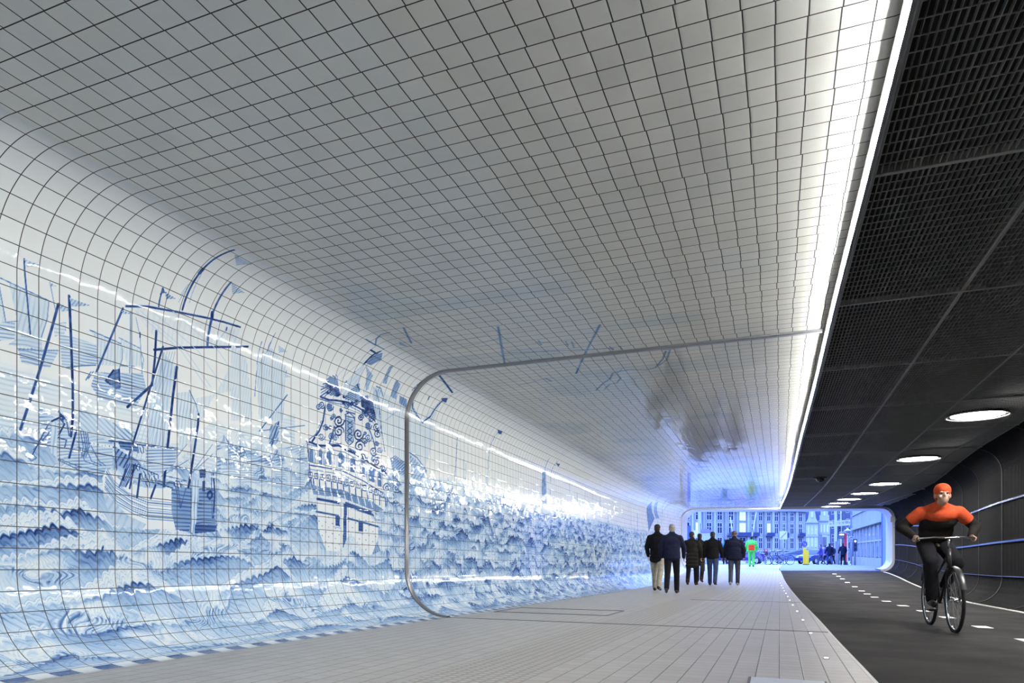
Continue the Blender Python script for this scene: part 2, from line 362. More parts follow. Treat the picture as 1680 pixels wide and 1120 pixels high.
[0,.014,.85,[6.814,2.56,6.79,2.52,6.748,2.496,6.7,2.488,6.664,2.504,6.658,2.528,6.67,2.552,6.7,2.568,6.736,2.576,6.76,2.568,6.766,2.552,6.754,2.536,6.736,2.52,6.712,2.52,6.7,2.528,6.7,2.536,6.706,2.544,6.712,2.544]],
[0,.014,.75,[6.838,2.48,6.814,2.504,6.772,2.512,6.724,2.504,6.688,2.48,6.676,2.448,6.694,2.432,6.724,2.424,6.76,2.432,6.784,2.448,6.79,2.464,6.778,2.48,6.76,2.488,6.742,2.48,6.73,2.472,6.724,2.456,6.73,2.456,6.742,2.456]],
[0,.0139,.75,[6.748,2.264,6.724,2.232,6.682,2.208,6.634,2.2,6.604,2.216,6.592,2.24,6.604,2.264,6.634,2.28,6.67,2.288,6.694,2.28,6.706,2.264,6.688,2.24,6.67,2.232,6.652,2.232,6.64,2.24,6.634,2.248,6.646,2.256,6.652,2.256]],
[0,.0154,.85,[6.808,2.152,6.79,2.184,6.748,2.192,6.7,2.184,6.664,2.16,6.658,2.136,6.67,2.112,6.7,2.104,6.736,2.112,6.76,2.128,6.766,2.144,6.754,2.16,6.736,2.168,6.712,2.16,6.7,2.152,6.7,2.144,6.706,2.136,6.718,2.136]],
[0,.0142,.8,[6.928,2.096,6.91,2.064,6.874,2.048,6.832,2.04,6.802,2.056,6.79,2.072,6.802,2.096,6.832,2.112,6.862,2.112,6.88,2.104,6.886,2.088,6.88,2.072,6.862,2.064,6.844,2.064,6.832,2.072,6.832,2.08,6.838,2.088,6.844,2.088]],
[0,.0294,.2,[6.184,2.544,6.172,2.264]],
[0,.0105,.9,[6.118,2.544,6.118,2.28,6.184,2.24,6.262,2.296,6.28,2.552,6.118,2.544]],
[1,.35,0,.02,.25,[6.13,2.536,6.262,2.536,6.25,2.304,6.184,2.264,6.13,2.288]],
[0,.0092,.85,[6.148,2.496,6.244,2.472]],
[0,.0092,.85,[6.238,2.512,6.154,2.456]],
[0,.0092,.85,[6.154,2.44,6.238,2.408]],
[0,.0092,.85,[6.244,2.456,6.148,2.392]],
[0,.0092,.85,[6.154,2.384,6.244,2.352]],
[0,.0092,.85,[6.244,2.4,6.154,2.336]],
[0,.0092,.85,[6.148,2.32,6.238,2.288]],
[0,.0092,.85,[6.238,2.336,6.154,2.28]],
[0,.0105,.8,[6.106,2.552,6.184,2.592,6.286,2.56]],
[0,.0197,.6,[6.13,2.592,6.286,2.6]],
[0,.022,.75,[5.926,2.392,5.884,2.304,5.842,2.208]],
[0,.0208,.7,[6.574,2.48,6.646,2.384,6.694,2.288]],
[0,.0128,.7204773043455225,[6.064,2.592,6.058,2.584,6.04,2.568,6.028,2.568,6.016,2.576,6.016,2.584,6.016,2.592,6.028,2.6,6.04,2.6,6.046,2.6,6.046,2.592,6.046,2.584,6.04,2.584,6.028,2.576,6.028,2.584,6.028,2.584,6.028,2.584,6.034,2.592]],
[0,.0138,.683004793032435,[6.562,2.648,6.55,2.664,6.526,2.664,6.502,2.656,6.484,2.648,6.478,2.632,6.484,2.616,6.502,2.616,6.52,2.624,6.532,2.632,6.538,2.64,6.532,2.648,6.52,2.648,6.508,2.648,6.502,2.64,6.502,2.632,6.502,2.632,6.508,2.632]],
[0,.0081,.6868922076232186,[5.902,2.472,5.896,2.464,5.884,2.456,5.86,2.448,5.854,2.456,5.848,2.464,5.854,2.472,5.866,2.48,5.872,2.48,5.884,2.48,5.884,2.472,5.884,2.464,5.878,2.464,5.872,2.464,5.866,2.464,5.86,2.464,5.866,2.472,5.872,2.472]],
[0,.0078,.859645251055525,[6.184,2.664,6.172,2.648,6.142,2.624,6.118,2.624,6.1,2.632,6.094,2.648,6.1,2.664,6.118,2.672,6.136,2.68,6.154,2.672,6.154,2.664,6.148,2.648,6.136,2.64,6.124,2.64,6.118,2.648,6.112,2.648,6.118,2.656,6.124,2.656]],
[0,.0094,.7354117181032611,[5.83,2.352,5.824,2.368,5.806,2.368,5.788,2.368,5.776,2.352,5.77,2.344,5.776,2.336,5.788,2.328,5.8,2.336,5.812,2.344,5.812,2.352,5.806,2.352,5.8,2.36,5.794,2.352,5.788,2.352,5.788,2.344,5.788,2.344,5.794,2.344]],
[0,.008,.7028529796266468,[5.932,2.296,5.926,2.304,5.908,2.312,5.884,2.304,5.872,2.296,5.866,2.28,5.872,2.272,5.89,2.272,5.902,2.272,5.908,2.28,5.914,2.288,5.908,2.296,5.902,2.296,5.89,2.296,5.884,2.288,5.884,2.288,5.884,2.28,5.89,2.28]],
[0,.0136,.655111094614485,[6.766,2.36,6.76,2.344,6.736,2.328,6.712,2.328,6.694,2.336,6.688,2.344,6.694,2.36,6.712,2.368,6.73,2.368,6.742,2.368,6.748,2.36,6.742,2.352,6.73,2.344,6.718,2.344,6.712,2.344,6.712,2.352,6.712,2.352,6.718,2.36]],
[0,.0121,.6302938316153578,[5.992,2.288,5.98,2.304,5.956,2.312,5.932,2.304,5.908,2.288,5.908,2.272,5.914,2.256,5.932,2.256,5.95,2.256,5.962,2.272,5.968,2.28,5.962,2.288,5.95,2.288,5.938,2.288,5.932,2.28,5.932,2.28,5.932,2.272,5.938,2.272]],
[0,.0147,.7071252145557669,[6.79,2.64,6.778,2.648,6.76,2.648,6.748,2.648,6.736,2.64,6.724,2.624,6.73,2.616,6.742,2.616,6.76,2.624,6.766,2.624,6.766,2.632,6.766,2.64,6.76,2.64,6.754,2.64,6.742,2.632,6.748,2.632,6.748,2.632,6.754,2.632]],
[0,.0107,.6054562575879923,[6.85,2.296,6.832,2.272,6.802,2.256,6.766,2.248,6.742,2.256,6.736,2.272,6.748,2.296,6.766,2.304,6.796,2.312,6.808,2.304,6.814,2.288,6.808,2.28,6.796,2.272,6.778,2.272,6.766,2.272,6.766,2.28,6.772,2.288,6.778,2.288]],
[0,.0145,.6233268863560488,[6.7,2.168,6.688,2.184,6.664,2.192,6.634,2.184,6.616,2.168,6.61,2.152,6.616,2.144,6.634,2.136,6.652,2.136,6.67,2.152,6.676,2.16,6.67,2.168,6.652,2.168,6.646,2.168,6.634,2.16,6.634,2.16,6.64,2.152,6.646,2.152]],
[0,.0099,.6476713977708829,[5.95,2.504,5.938,2.512,5.92,2.52,5.896,2.512,5.884,2.504,5.878,2.488,5.884,2.472,5.896,2.472,5.914,2.48,5.926,2.488,5.932,2.496,5.926,2.504,5.914,2.504,5.908,2.504,5.902,2.496,5.896,2.488,5.902,2.488,5.908,2.488]],
[0,.0121,.7819552459736743,[6.532,2.352,6.52,2.328,6.49,2.312,6.46,2.312,6.436,2.32,6.43,2.336,6.442,2.352,6.46,2.36,6.484,2.368,6.496,2.36,6.508,2.352,6.496,2.336,6.484,2.328,6.472,2.328,6.466,2.336,6.46,2.336,6.466,2.344,6.466,2.344]],
[0,.0116,.7954836532197685,[6.676,2.616,6.658,2.632,6.628,2.64,6.598,2.632,6.574,2.616,6.562,2.592,6.574,2.576,6.598,2.576,6.622,2.584,6.634,2.592,6.64,2.608,6.634,2.616,6.616,2.616,6.604,2.616,6.598,2.608,6.592,2.6,6.598,2.592,6.604,2.592]],
[0,.0116,.7263662884611684,[5.872,2.368,5.872,2.384,5.86,2.384,5.842,2.384,5.836,2.376,5.83,2.36,5.836,2.36,5.842,2.352,5.854,2.36,5.86,2.36,5.86,2.368,5.86,2.376,5.854,2.376,5.848,2.376,5.842,2.368,5.842,2.368,5.842,2.36,5.848,2.36]],
[0,.0084,.7251404148408238,[5.908,2.296,5.896,2.272,5.878,2.264,5.848,2.256,5.836,2.264,5.83,2.28,5.836,2.296,5.854,2.304,5.866,2.304,5.884,2.304,5.89,2.296,5.878,2.28,5.872,2.28,5.86,2.272,5.854,2.28,5.854,2.288,5.854,2.288,5.86,2.288]],
[0,.0104,.6632763883395367,[6.514,2.424,6.508,2.44,6.496,2.44,6.478,2.44,6.466,2.432,6.46,2.416,6.466,2.408,6.478,2.408,6.49,2.408,6.496,2.416,6.502,2.424,6.496,2.432,6.49,2.432,6.484,2.432,6.478,2.424,6.478,2.424,6.478,2.416,6.484,2.416]],
[0,.0138,.8868837173947478,[6.46,2.592,6.448,2.608,6.424,2.616,6.394,2.608,6.37,2.592,6.358,2.568,6.37,2.56,6.388,2.552,6.412,2.56,6.43,2.568,6.436,2.584,6.424,2.592,6.412,2.592,6.4,2.592,6.394,2.584,6.388,2.576,6.394,2.576,6.4,2.576]],
[0,.0115,.8683870959206464,[6.016,2.752,6.01,2.736,5.992,2.728,5.974,2.72,5.956,2.728,5.95,2.736,5.962,2.752,5.974,2.76,5.986,2.76,5.998,2.76,5.998,2.752,5.998,2.744,5.986,2.736,5.98,2.736,5.974,2.736,5.974,2.744,5.974,2.744,5.98,2.752]],
[0,.0122,.822316426505161,[6.526,2.776,6.52,2.768,6.502,2.752,6.49,2.752,6.484,2.76,6.478,2.768,6.478,2.776,6.484,2.776,6.502,2.784,6.508,2.776,6.514,2.776,6.508,2.768,6.502,2.768,6.496,2.76,6.49,2.768,6.49,2.768,6.49,2.768,6.49,2.768]],
[0,.0124,.6011455593550081,[6.628,2.672,6.616,2.68,6.598,2.68,6.586,2.68,6.568,2.664,6.568,2.656,6.574,2.648,6.586,2.648,6.592,2.648,6.604,2.656,6.604,2.664,6.604,2.672,6.598,2.672,6.592,2.672,6.586,2.664,6.586,2.664,6.586,2.656,6.586,2.656]],
[0,.0112,.8834553198473101,[5.83,2.72,5.824,2.712,5.812,2.704,5.8,2.704,5.788,2.704,5.788,2.712,5.794,2.72,5.8,2.728,5.812,2.728,5.818,2.728,5.818,2.72,5.812,2.712,5.812,2.712,5.806,2.712,5.8,2.712,5.8,2.712,5.8,2.72,5.806,2.72]],
[0,.0126,.6705843069155925,[6.808,2.72,6.79,2.696,6.766,2.68,6.736,2.672,6.718,2.68,6.712,2.696,6.718,2.712,6.736,2.72,6.76,2.728,6.772,2.72,6.778,2.712,6.772,2.704,6.76,2.696,6.748,2.696,6.736,2.696,6.736,2.704,6.742,2.704,6.748,2.712]],
[0,.0125,.9203321958649384,[6.724,2.712,6.718,2.696,6.694,2.68,6.67,2.68,6.646,2.68,6.64,2.696,6.646,2.712,6.664,2.72,6.688,2.728,6.7,2.72,6.7,2.712,6.7,2.704,6.688,2.696,6.676,2.696,6.664,2.696,6.664,2.704,6.67,2.704,6.676,2.712]],
[0,.0112,.7710909291824861,[5.848,2.816,5.842,2.8,5.824,2.792,5.806,2.784,5.794,2.792,5.788,2.8,5.794,2.816,5.8,2.824,5.812,2.824,5.824,2.816,5.83,2.816,5.824,2.808,5.818,2.8,5.812,2.8,5.806,2.8,5.806,2.808,5.806,2.808,5.806,2.808]],
[0,.0121,.868652820644342,[6.46,2.768,6.454,2.776,6.436,2.784,6.418,2.776,6.406,2.768,6.406,2.76,6.412,2.752,6.424,2.744,6.436,2.752,6.448,2.76,6.448,2.768,6.442,2.768,6.43,2.768,6.424,2.768,6.424,2.768,6.418,2.76,6.424,2.76,6.43,2.76]],
[0,.0116,.9359538036598454,[6.118,2.752,6.106,2.736,6.094,2.728,6.088,2.728,6.076,2.728,6.07,2.736,6.076,2.744,6.088,2.752,6.094,2.752,6.1,2.752,6.1,2.744,6.1,2.744,6.094,2.736,6.088,2.736,6.082,2.736,6.088,2.744,6.088,2.744,6.088,2.744]],
[0,.0118,.6817952078994295,[6.214,2.696,6.202,2.68,6.19,2.672,6.172,2.672,6.16,2.672,6.154,2.68,6.166,2.696,6.178,2.704,6.184,2.704,6.19,2.696,6.196,2.696,6.19,2.688,6.184,2.68,6.178,2.68,6.172,2.68,6.172,2.688,6.172,2.688,6.178,2.688]],
[0,.0126,.9205143885116025,[6.748,2.728,6.742,2.72,6.73,2.712,6.718,2.712,6.706,2.712,6.7,2.72,6.706,2.728,6.718,2.736,6.724,2.736,6.736,2.736,6.736,2.728,6.73,2.72,6.73,2.72,6.724,2.72,6.718,2.72,6.712,2.72,6.718,2.728,6.724,2.728]],
[0,.012,.8718051832577867,[6.37,2.736,6.358,2.752,6.34,2.76,6.31,2.752,6.292,2.736,6.286,2.72,6.298,2.712,6.31,2.704,6.328,2.712,6.34,2.72,6.346,2.728,6.34,2.736,6.334,2.744,6.316,2.736,6.316,2.736,6.31,2.728,6.316,2.72,6.316,2.72]],
[0,.0122,.9254124041106901,[6.496,2.672,6.49,2.656,6.466,2.64,6.442,2.64,6.43,2.648,6.424,2.656,6.43,2.672,6.442,2.68,6.46,2.68,6.472,2.68,6.478,2.672,6.472,2.664,6.46,2.656,6.454,2.656,6.442,2.656,6.448,2.664,6.448,2.664,6.448,2.664]],
[0,.0118,.9060005032046676,[6.256,2.696,6.25,2.704,6.232,2.704,6.22,2.704,6.208,2.696,6.202,2.68,6.208,2.68,6.214,2.672,6.232,2.68,6.232,2.68,6.238,2.688,6.238,2.696,6.232,2.696,6.226,2.696,6.22,2.688,6.22,2.688,6.22,2.688,6.226,2.688]],
[0,.0123,.69051387786606,[6.592,2.744,6.58,2.76,6.556,2.768,6.532,2.76,6.514,2.744,6.508,2.728,6.514,2.72,6.532,2.712,6.55,2.72,6.562,2.728,6.574,2.744,6.568,2.752,6.556,2.752,6.538,2.744,6.532,2.744,6.532,2.736,6.532,2.728,6.538,2.728]],
[0,.0123,.7907319660394901,[6.58,2.784,6.574,2.768,6.556,2.76,6.544,2.76,6.526,2.76,6.52,2.768,6.526,2.776,6.538,2.784,6.55,2.792,6.556,2.784,6.562,2.784,6.562,2.776,6.55,2.768,6.544,2.768,6.538,2.768,6.538,2.776,6.538,2.776,6.544,2.776]],
[0,.0125,.782250106602195,[6.682,2.712,6.67,2.696,6.652,2.68,6.628,2.68,6.61,2.68,6.61,2.696,6.616,2.704,6.628,2.712,6.646,2.72,6.652,2.712,6.658,2.704,6.652,2.696,6.646,2.696,6.634,2.688,6.628,2.696,6.628,2.696,6.634,2.704,6.634,2.704]],
[0,.0126,.945031665283309,[6.766,2.744,6.748,2.752,6.724,2.76,6.7,2.752,6.682,2.736,6.676,2.72,6.682,2.712,6.706,2.712,6.718,2.712,6.73,2.72,6.736,2.736,6.736,2.744,6.718,2.744,6.712,2.744,6.7,2.736,6.7,2.728,6.706,2.728,6.712,2.728]],
[0,.0123,.9194766850635638,[6.544,2.712,6.538,2.696,6.52,2.688,6.502,2.68,6.49,2.688,6.484,2.696,6.49,2.704,6.502,2.712,6.514,2.72,6.52,2.712,6.526,2.704,6.526,2.704,6.514,2.696,6.508,2.696,6.502,2.696,6.502,2.704,6.502,2.704,6.508,2.704]],
[0,.0125,.7773313747748529,[6.688,2.72,6.676,2.696,6.652,2.68,6.622,2.672,6.598,2.68,6.592,2.696,6.604,2.712,6.622,2.72,6.64,2.728,6.658,2.72,6.658,2.712,6.658,2.704,6.646,2.696,6.634,2.696,6.622,2.696,6.622,2.704,6.622,2.704,6.634,2.712]],
[0,.0122,.8698647499753597,[6.46,2.728,6.46,2.72,6.442,2.712,6.43,2.712,6.418,2.712,6.418,2.72,6.418,2.728,6.43,2.736,6.442,2.736,6.448,2.736,6.448,2.728,6.448,2.72,6.442,2.72,6.436,2.72,6.43,2.72,6.43,2.72,6.43,2.728,6.436,2.728]],
[0,.0128,.8119672756670295,[6.922,2.736,6.916,2.752,6.898,2.752,6.874,2.744,6.862,2.736,6.85,2.72,6.862,2.712,6.874,2.712,6.886,2.712,6.898,2.72,6.91,2.736,6.898,2.736,6.886,2.736,6.88,2.736,6.88,2.736,6.874,2.728,6.88,2.728,6.886,2.728]],
[0,.0116,.8778632296074502,[6.106,2.68,6.1,2.688,6.088,2.688,6.07,2.688,6.064,2.68,6.058,2.672,6.064,2.664,6.076,2.664,6.082,2.664,6.094,2.672,6.094,2.68,6.088,2.68,6.082,2.68,6.076,2.68,6.076,2.68,6.07,2.672,6.076,2.672,6.076,2.672]],
[0,.0113,.7153766880109043,[5.914,2.744,5.902,2.728,5.884,2.712,5.854,2.704,5.842,2.712,5.836,2.728,5.842,2.736,5.86,2.752,5.872,2.752,5.89,2.752,5.89,2.744,5.884,2.728,5.878,2.728,5.866,2.72,5.86,2.728,5.854,2.728,5.86,2.736,5.866,2.736]],
[0,.0117,.6070349978907196,[6.142,2.752,6.142,2.76,6.124,2.76,6.118,2.76,6.106,2.752,6.106,2.744,6.106,2.736,6.118,2.736,6.124,2.736,6.13,2.744,6.136,2.752,6.13,2.752,6.124,2.752,6.118,2.752,6.118,2.752,6.118,2.744,6.118,2.744,6.118,2.744]],
[0,.0125,.655463010548357,[6.712,2.688,6.7,2.664,6.67,2.648,6.64,2.64,6.622,2.648,6.616,2.664,6.622,2.68,6.646,2.696,6.664,2.696,6.682,2.696,6.682,2.68,6.676,2.672,6.664,2.664,6.652,2.664,6.646,2.664,6.646,2.672,6.652,2.68,6.652,2.68]],
[0,.0122,.9239973577779954,[6.52,2.664,6.514,2.672,6.496,2.672,6.484,2.672,6.478,2.664,6.472,2.656,6.478,2.648,6.484,2.648,6.496,2.648,6.502,2.656,6.502,2.656,6.502,2.664,6.496,2.664,6.49,2.664,6.484,2.656,6.484,2.656,6.49,2.656,6.49,2.656]],
[0,.0114,.6777602196950722,[6.01,2.752,5.998,2.728,5.98,2.72,5.95,2.712,5.938,2.72,5.926,2.728,5.938,2.744,5.95,2.752,5.968,2.76,5.98,2.752,5.986,2.744,5.98,2.736,5.968,2.728,5.962,2.728,5.95,2.728,5.95,2.736,5.956,2.744,5.962,2.744]],
[0,.0126,.6831017823063293,[6.772,2.696,6.76,2.68,6.736,2.664,6.706,2.656,6.682,2.664,6.682,2.68,6.688,2.696,6.706,2.704,6.73,2.712,6.742,2.704,6.748,2.696,6.742,2.688,6.73,2.68,6.712,2.672,6.706,2.68,6.706,2.688,6.706,2.688,6.718,2.696]],
[0,.0123,.714316108733634,[6.574,2.744,6.568,2.736,6.55,2.72,6.532,2.72,6.52,2.728,6.52,2.736,6.526,2.744,6.532,2.752,6.544,2.752,6.556,2.752,6.556,2.744,6.55,2.736,6.55,2.736,6.538,2.728,6.538,2.736,6.532,2.736,6.532,2.736,6.538,2.744]],
[0,.0127,.8861219533502624,[6.814,2.728,6.808,2.72,6.784,2.704,6.766,2.704,6.748,2.704,6.748,2.72,6.754,2.728,6.766,2.736,6.778,2.736,6.79,2.736,6.796,2.728,6.79,2.72,6.778,2.712,6.772,2.712,6.772,2.72,6.766,2.72,6.772,2.728,6.772,2.728]],
[0,.0119,.9140832211007865,[6.274,2.72,6.262,2.704,6.25,2.696,6.238,2.696,6.22,2.696,6.22,2.704,6.22,2.712,6.232,2.72,6.244,2.72,6.256,2.72,6.256,2.712,6.256,2.712,6.244,2.704,6.238,2.704,6.232,2.704,6.238,2.712,6.238,2.712,6.238,2.712]],
[0,.0123,.9328731409164234,[6.568,2.712,6.556,2.72,6.538,2.72,6.52,2.72,6.508,2.712,6.502,2.696,6.508,2.688,6.52,2.688,6.532,2.688,6.544,2.696,6.544,2.704,6.544,2.712,6.532,2.712,6.526,2.712,6.52,2.704,6.52,2.704,6.52,2.696,6.526,2.696]],
[0,.0114,.9457365998678016,[5.986,2.8,5.98,2.776,5.962,2.768,5.932,2.76,5.92,2.768,5.908,2.776,5.914,2.792,5.932,2.808,5.944,2.808,5.956,2.8,5.962,2.792,5.962,2.784,5.95,2.776,5.938,2.776,5.932,2.776,5.932,2.784,5.938,2.792,5.938,2.792]],
[0,.0121,.6902658616692489,[6.448,2.744,6.442,2.752,6.436,2.76,6.418,2.752,6.406,2.744,6.406,2.736,6.406,2.728,6.418,2.728,6.43,2.728,6.436,2.736,6.442,2.744,6.436,2.744,6.43,2.752,6.424,2.744,6.418,2.744,6.418,2.736,6.418,2.736,6.424,2.736]],
[0,.0122,.6232006080601696,[6.508,2.728,6.502,2.744,6.478,2.744,6.454,2.736,6.442,2.728,6.436,2.712,6.442,2.704,6.46,2.704,6.472,2.704,6.484,2.712,6.484,2.72,6.484,2.728,6.472,2.728,6.466,2.728,6.454,2.72,6.46,2.72,6.46,2.712,6.46,2.712]],
[0,.0113,.7392675524700791,[5.878,2.8,5.872,2.784,5.866,2.784,5.854,2.776,5.842,2.784,5.836,2.784,5.842,2.792,5.848,2.8,5.86,2.8,5.866,2.8,5.866,2.792,5.866,2.792,5.86,2.784,5.854,2.784,5.848,2.784,5.854,2.792,5.854,2.792,5.854,2.792]],
[0,.0112,.6719209474408041,[5.842,2.792,5.836,2.776,5.824,2.768,5.8,2.76,5.788,2.768,5.776,2.776,5.782,2.792,5.794,2.8,5.812,2.8,5.824,2.8,5.824,2.792,5.824,2.784,5.812,2.776,5.806,2.776,5.8,2.776,5.8,2.784,5.8,2.784,5.806,2.792]],
[0,.0113,.8251682937232387,[5.914,2.784,5.902,2.8,5.878,2.8,5.86,2.8,5.842,2.784,5.836,2.768,5.848,2.76,5.86,2.752,5.878,2.76,5.89,2.768,5.89,2.776,5.884,2.784,5.872,2.784,5.866,2.784,5.86,2.776,5.86,2.776,5.86,2.768,5.866,2.768]],
[0,.0124,.9074683286116216,[6.628,2.704,6.61,2.72,6.586,2.728,6.562,2.72,6.538,2.704,6.532,2.688,6.538,2.672,6.562,2.672,6.58,2.68,6.598,2.688,6.598,2.696,6.598,2.712,6.586,2.712,6.568,2.704,6.562,2.704,6.562,2.696,6.562,2.688,6.568,2.688]],
[0,.0209,.9,[5.476,2.168,5.656,2.152,5.83,2.176,5.998,2.208,6.118,2.184,6.286,2.168,6.466,2.136,6.694,2.08,6.928,2.032]],
[0,.0091,.6,[5.482,2.136,5.83,2.144,6.106,2.152,6.448,2.096,6.904,2.0]],
[0,.0131,.9,[6.184,2.208,6.208,2.176]],
[0,.0131,.9,[6.208,2.208,6.232,2.168]],
[0,.0132,.9,[6.232,2.2,6.256,2.168]],
[0,.0132,.9,[6.256,2.2,6.28,2.16]],
[0,.0133,.9,[6.28,2.192,6.304,2.16]],
[0,.0133,.9,[6.31,2.192,6.328,2.152]],
[0,.0133,.9,[6.334,2.184,6.352,2.144]],
[0,.0134,.9,[6.358,2.176,6.382,2.144]],
[0,.0134,.9,[6.382,2.176,6.406,2.136]],
[0,.0135,.9,[6.406,2.168,6.43,2.136]],
[0,.0135,.9,[6.436,2.168,6.454,2.128]],
[0,.0136,.9,[6.46,2.16,6.484,2.128]],
[0,.0136,.9,[6.484,2.16,6.508,2.12]],
[0,.0136,.9,[6.508,2.152,6.532,2.112]],
[0,.0101,.6,[6.046,2.24,5.92,2.208,5.782,2.192]],
[0,.0117,.75,[5.512,1.936,5.734,1.944,6.052,1.952,6.46,1.888,7.012,1.76]],
[0,.0086,.5,[5.512,1.896,6.052,1.912,6.46,1.84,7.012,1.712]],
[1,.62,88,.03,.25,[5.518,2.072,5.536,2.104,5.566,2.112,5.578,2.08,5.578,1.968,5.518,1.968]],
[0,.0066,.6,[5.506,1.96,5.506,2.08,5.548,2.12,5.596,2.088,5.59,1.96]],
[1,.62,88,.03,.25,[5.668,2.08,5.68,2.112,5.704,2.112,5.722,2.088,5.716,1.968,5.668,1.976]],
[0,.0067,.6,[5.656,1.968,5.656,2.08,5.692,2.128,5.734,2.088,5.734,1.968]],
[1,.62,88,.03,.25,[5.776,2.088,5.8,2.12,5.848,2.128,5.872,2.104,5.872,1.984,5.776,1.984]],
[0,.0069,.6,[5.764,1.976,5.764,2.096,5.824,2.136,5.884,2.104,5.884,1.976]],
[1,.62,88,.03,.25,[5.986,2.096,6.004,2.128,6.058,2.136,6.082,2.112,6.082,1.984,5.986,1.984]],
[0,.0071,.6,[5.968,1.976,5.968,2.096,6.028,2.144,6.094,2.112,6.1,1.984]],
[1,.62,88,.03,.25,[6.202,2.072,6.226,2.104,6.28,2.112,6.304,2.08,6.304,1.96,6.202,1.96]],
[0,.0073,.6,[6.184,1.944,6.184,2.072,6.25,2.12,6.322,2.088,6.322,1.952]],
[1,.62,88,.03,.25,[6.394,2.056,6.412,2.088,6.46,2.096,6.484,2.064,6.484,1.936,6.394,1.944]],
[0,.0074,.6,[6.37,1.928,6.37,2.056,6.442,2.112,6.502,2.072,6.502,1.936]],
[1,.62,88,.03,.25,[6.562,2.016,6.592,2.056,6.646,2.064,6.676,2.032,6.676,1.896,6.568,1.904]],
[0,.0076,.6,[6.544,1.888,6.55,2.024,6.622,2.072,6.694,2.032,6.694,1.896]],
[1,.62,88,.03,.25,[6.748,1.984,6.766,2.024,6.802,2.024,6.82,1.992,6.826,1.864,6.748,1.864]],
[0,.0077,.6,[6.724,1.856,6.73,1.992,6.784,2.04,6.844,2.0,6.844,1.856]],
[0,.0073,.65,[5.614,2.096,5.614,1.968]],
[0,.0074,.65,[5.752,2.112,5.752,1.976]],
[0,.0076,.65,[5.926,2.136,5.926,2.0]],
[0,.0078,.65,[6.142,2.128,6.142,1.992]],
[0,.008,.65,[6.346,2.096,6.346,1.952]],
[0,.0082,.65,[6.52,2.064,6.52,1.912]],
[0,.012,.8,[5.482,2.16,5.512,1.952,5.548,1.776,5.59,1.648]],
[0,.0158,.6,[6.928,2.032,6.982,1.872,6.928,1.648]],
[0,.0252,.14,[5.53,1.84,5.53,1.832]],
[0,.0072,.9,[5.506,1.864,5.506,1.816,5.56,1.816,5.56,1.872,5.506,1.864]],
[0,.0132,.85,[5.53,1.856,5.53,1.84]],
[0,.0157,.75,[5.578,1.808,5.59,1.728]],
[0,.0255,.14,[5.626,1.848,5.626,1.84]],
[0,.0073,.9,[5.596,1.864,5.596,1.816,5.65,1.816,5.65,1.872,5.596,1.864]],
[0,.0134,.85,[5.626,1.856,5.626,1.848]],
[0,.0159,.75,[5.674,1.816,5.68,1.728]],
[0,.0259,.14,[5.722,1.848,5.722,1.84]],
[0,.0074,.9,[5.692,1.864,5.692,1.816,5.746,1.816,5.746,1.872,5.692,1.864]],
[0,.0135,.85,[5.716,1.856,5.722,1.848]],
[0,.0161,.75,[5.77,1.816,5.782,1.728]],
[0,.0262,.14,[5.818,1.848,5.818,1.84]],
[0,.0075,.9,[5.788,1.872,5.788,1.816,5.848,1.816,5.848,1.88,5.788,1.872]],
[0,.0137,.85,[5.818,1.856,5.818,1.848]],
[0,.0163,.75,[5.872,1.816,5.878,1.728]],
[0,.0266,.14,[5.92,1.848,5.92,1.84]],
[0,.0076,.9,[5.89,1.872,5.89,1.816,5.95,1.816,5.95,1.872,5.89,1.872]],
[0,.0139,.85,[5.92,1.856,5.92,1.848]],
[0,.0166,.75,[5.974,1.816,5.98,1.728]],
[0,.0269,.14,[6.022,1.848,6.022,1.84]],
[0,.0077,.9,[5.992,1.864,5.992,1.816,6.058,1.816,6.052,1.872,5.992,1.864]],
[0,.0141,.85,[6.022,1.856,6.022,1.848]],
[0,.0168,.75,[6.076,1.808,6.088,1.72]],
[0,.0273,.14,[6.13,1.84,6.13,1.832]],
[0,.0078,.9,[6.1,1.864,6.094,1.808,6.16,1.808,6.166,1.872,6.1,1.864]],
[0,.0143,.85,[6.13,1.856,6.13,1.84]],
[0,.017,.75,[6.184,1.808,6.196,1.72]],
[0,.0277,.14,[6.238,1.832,6.238,1.824]],
[0,.0079,.9,[6.208,1.856,6.208,1.808,6.274,1.808,6.274,1.864,6.208,1.856]],
[0,.0145,.85,[6.238,1.848,6.238,1.832]],
[0,.0173,.75,[6.298,1.8,6.31,1.712]],
[0,.0281,.14,[6.352,1.824,6.352,1.824]],
[0,.008,.9,[6.316,1.848,6.316,1.8,6.388,1.8,6.388,1.856,6.316,1.848]],
[0,.0147,.85,[6.352,1.84,6.352,1.824]],
[0,.0175,.75,[6.412,1.792,6.424,1.704]],
[0,.0285,.14,[6.466,1.816,6.466,1.808]],
[0,.0081,.9,[6.43,1.84,6.43,1.784,6.502,1.784,6.502,1.848,6.43,1.84]],
[0,.0149,.85,[6.466,1.832,6.466,1.816]],
[0,.0178,.75,[6.526,1.784,6.538,1.688]],
[0,.0289,.14,[6.586,1.808,6.586,1.8]],
[0,.0082,.9,[6.55,1.832,6.55,1.776,6.622,1.776,6.628,1.84,6.55,1.832]],
[0,.0151,.85,[6.586,1.816,6.586,1.808]],
[0,.018,.75,[6.646,1.768,6.658,1.672]],
[0,.0293,.14,[6.712,1.792,6.712,1.784]],
[0,.0084,.9,[6.67,1.816,6.67,1.76,6.748,1.76,6.748,1.824,6.67,1.816]],
[0,.0154,.85,[6.712,1.808,6.712,1.792]],
[0,.0183,.75,[6.778,1.76,6.784,1.656]],
[0,.0298,.14,[6.838,1.776,6.838,1.768]],
